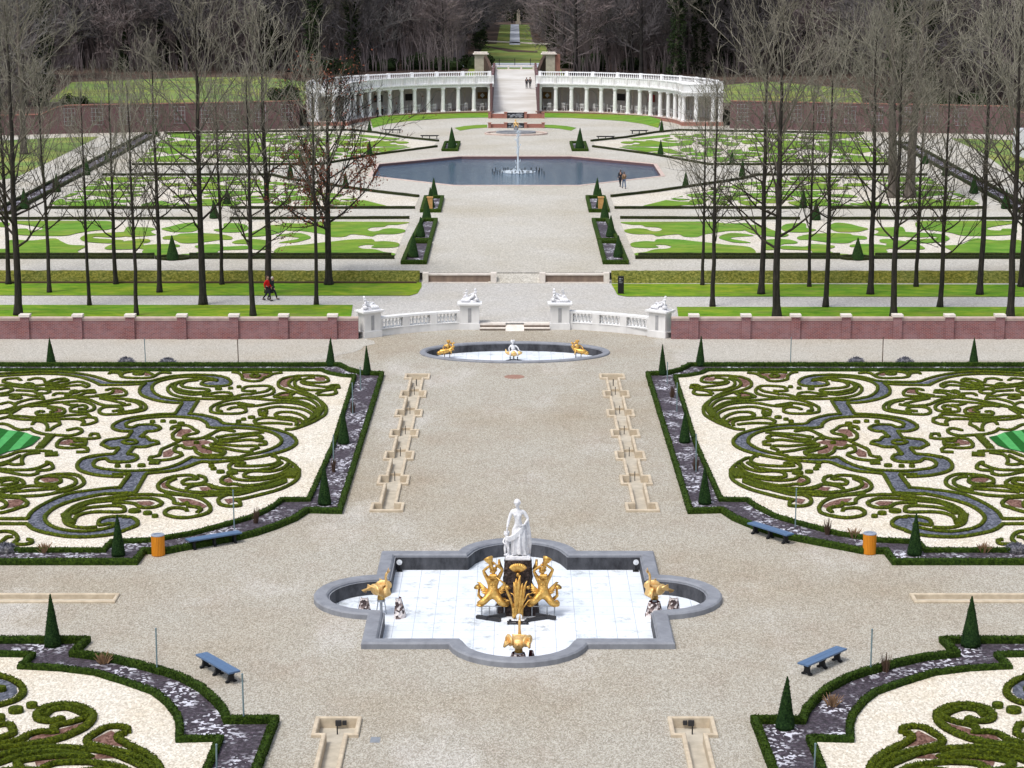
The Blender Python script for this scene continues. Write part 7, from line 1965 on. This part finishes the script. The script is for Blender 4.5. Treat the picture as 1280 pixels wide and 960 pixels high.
for i, (px_, y, sc, lab) in enumerate([(560,392,1.1,'dark evergreen bush behind the left colonnade, nearest the gate'),(520,396,1.3,'dark evergreen bush behind the middle of the left colonnade'),(480,390,1.1,'dark evergreen bush behind the left colonnade, farther left'),(740,392,1.3,'green bush behind the middle of the right colonnade'),(790,394,1.0,'green bush behind the right colonnade, farther right'),(693,386,.5,'small clipped bush beside the right gate pier'),(460,330,.8,'dark bush just behind the left colonnade roof'),(362,300,.8,'round grey-green bush over the wall at the left end of the colonnade'),(352,312,.9,'bush behind the wall by the left colonnade, beyond the round one'),(95,296,.8,'dark bush on the leaf litter above the left wall corner'),(1215,296,1.1,'dark bush above the lower right wall'),(1180,292,1.0,'dark bush above the right wall corner'),(595,398,1.2,'dark evergreen bush right beside the left gate pier'),(430,380,1.2,'dark evergreen bush behind the outer part of the left colonnade'),(835,385,1.2,'dark evergreen bush behind the outer part of the right colonnade'),(715,400,1.2,'dark evergreen bush right of the right gate pier')]):
    place(bs, i == 0, px_, y, Z3, lab, sc, 'evergreen bushes round the garden')
# old trees standing inside the upper garden
def old_tree(px_, py_, H, seed, label, double):
    x, y = P(px_,py_,Z2)
    t = empty('old_tree', (x,y,Z2), 0, label, 'tree')
    for i, dx in enumerate((-.75,.85) if double else (0,)):
        tr, br = grow(seed+i,H,22,7,4,2,8.0,.30,.48 if double else .38,.022,low_droop=True,wiggle=.13,up=.35)
        tr.V = [(v[0]+dx+(dx*v[2]*.05),v[1],v[2]) for v in tr.V]; br.V = [(v[0]+dx+(dx*v[2]*.05),v[1],v[2]) for v in br.V]
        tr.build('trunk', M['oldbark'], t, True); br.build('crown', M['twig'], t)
    return t
old_tree(1126,247,25,501,'huge old tree with a double grey trunk standing on the right lawns',True)
old_tree(30,193,24,511,'old grey-trunked tree on the far left lawn below the brick wall',False)
tr_o = None
# brushwood and saplings filling the wood floor: nobody could count them
rn = random.Random(88); m = MB()
for k in range(9000):
    s = rn.choice((-1,1)); y = rn.uniform(376,500) if rn.random() < .75 else rn.uniform(300,380)
    x = s*rn.uniform(10, .262*y+4)
    if not free(x, y+2) : continue
    h = rn.uniform(1.5,4)+(rn.uniform(2,5) if rn.random() < .35 else 0); a = rn.random()*6.28; l = rn.uniform(.1,.3)*h*.5
    for q in range(3):
        a += 2.1; m.tube([(x,y,Z3),(x+l*.4*math.cos(a),y+l*.4*math.sin(a),Z3+h*.6),(x+l*1.6*math.cos(a),y+l*1.6*math.sin(a),Z3+h)], [.055,.045,.02], 3, False)
o = m.build('undergrowth', M['wood3']); tag(o, 'brown brushwood and saplings over the floor of the wood', 'undergrowth', kind='stuff')
# small pale monument at the far end
MBm = MB().box(-1.2,-1,0,1.2,1,1.2).box(-.7,-.6,1.2,.7,.6,6.2).lathe([(.9,0),(.5,.5),(.1,1.2)], (0,0,6.2), 8)
o = MBm.build('obelisk', M['kerb_floor']); o.scale = (.7,.7,.62); o.location = (XAT(648,646,Z3),646,Z3); tag(o, 'small pale stone obelisk at the far end of the vista', 'monument')
# ================================================================= camera, sky, sun
cam = bpy.data.cameras.new('camera'); cam.sensor_width = 36; cam.lens = 36*F/1280; cam.clip_end = 8000; cam.clip_start = .5
co = bpy.data.objects.new('camera', cam); COL.objects.link(co)
co.location = (0,0,CAMZ); co.rotation_euler = (PI/2-PIT, 0, 0); cam.shift_x = -3.5/1280
SC.camera = co
w = bpy.data.worlds.new('World'); SC.world = w; w.use_nodes = True
t = w.node_tree; bg = t.nodes['Background']
sky = t.nodes.new('ShaderNodeTexSky'); sky.sky_type = 'NISHITA'; sky.sun_disc = False
SUN_EL, SUN_AZ = 63, 225     # azimuth the sun stands in, degrees clockwise from +Y
sky.sun_elevation = math.radians(SUN_EL); sky.sun_rotation = math.radians(SUN_AZ); sky.air_density = 1.2; sky.dust_density = 3.5; sky.ozone_density = 1
hs = t.nodes.new('ShaderNodeHueSaturation'); hs.inputs['Saturation'].default_value = .6
t.links.new(sky.outputs[0], hs.inputs['Color']); t.links.new(hs.outputs[0], bg.inputs[0]); bg.inputs[1].default_value = .13
sl = bpy.data.lights.new('sun', 'SUN'); sl.energy = 1.5; sl.angle = math.radians(15); sl.color = (1,.975,.94)
so = bpy.data.objects.new('sun', sl); COL.objects.link(so)
az, el = math.radians(SUN_AZ), math.radians(SUN_EL)
d = Vector((math.sin(az)*math.cos(el), math.cos(az)*math.cos(el), math.sin(el)))
so.rotation_euler = d.to_track_quat('Z','Y').to_euler()
SC.view_settings.view_transform = 'Standard'; SC.view_settings.look = 'None'; SC.view_settings.gamma = 1; SC.view_settings.exposure = 0.42
SC.cycles.max_bounces = 5; SC.cycles.diffuse_bounces = 2; SC.cycles.glossy_bounces = 2; SC.cycles.transparent_max_bounces = 6
SC.cycles.use_adaptive_sampling = True
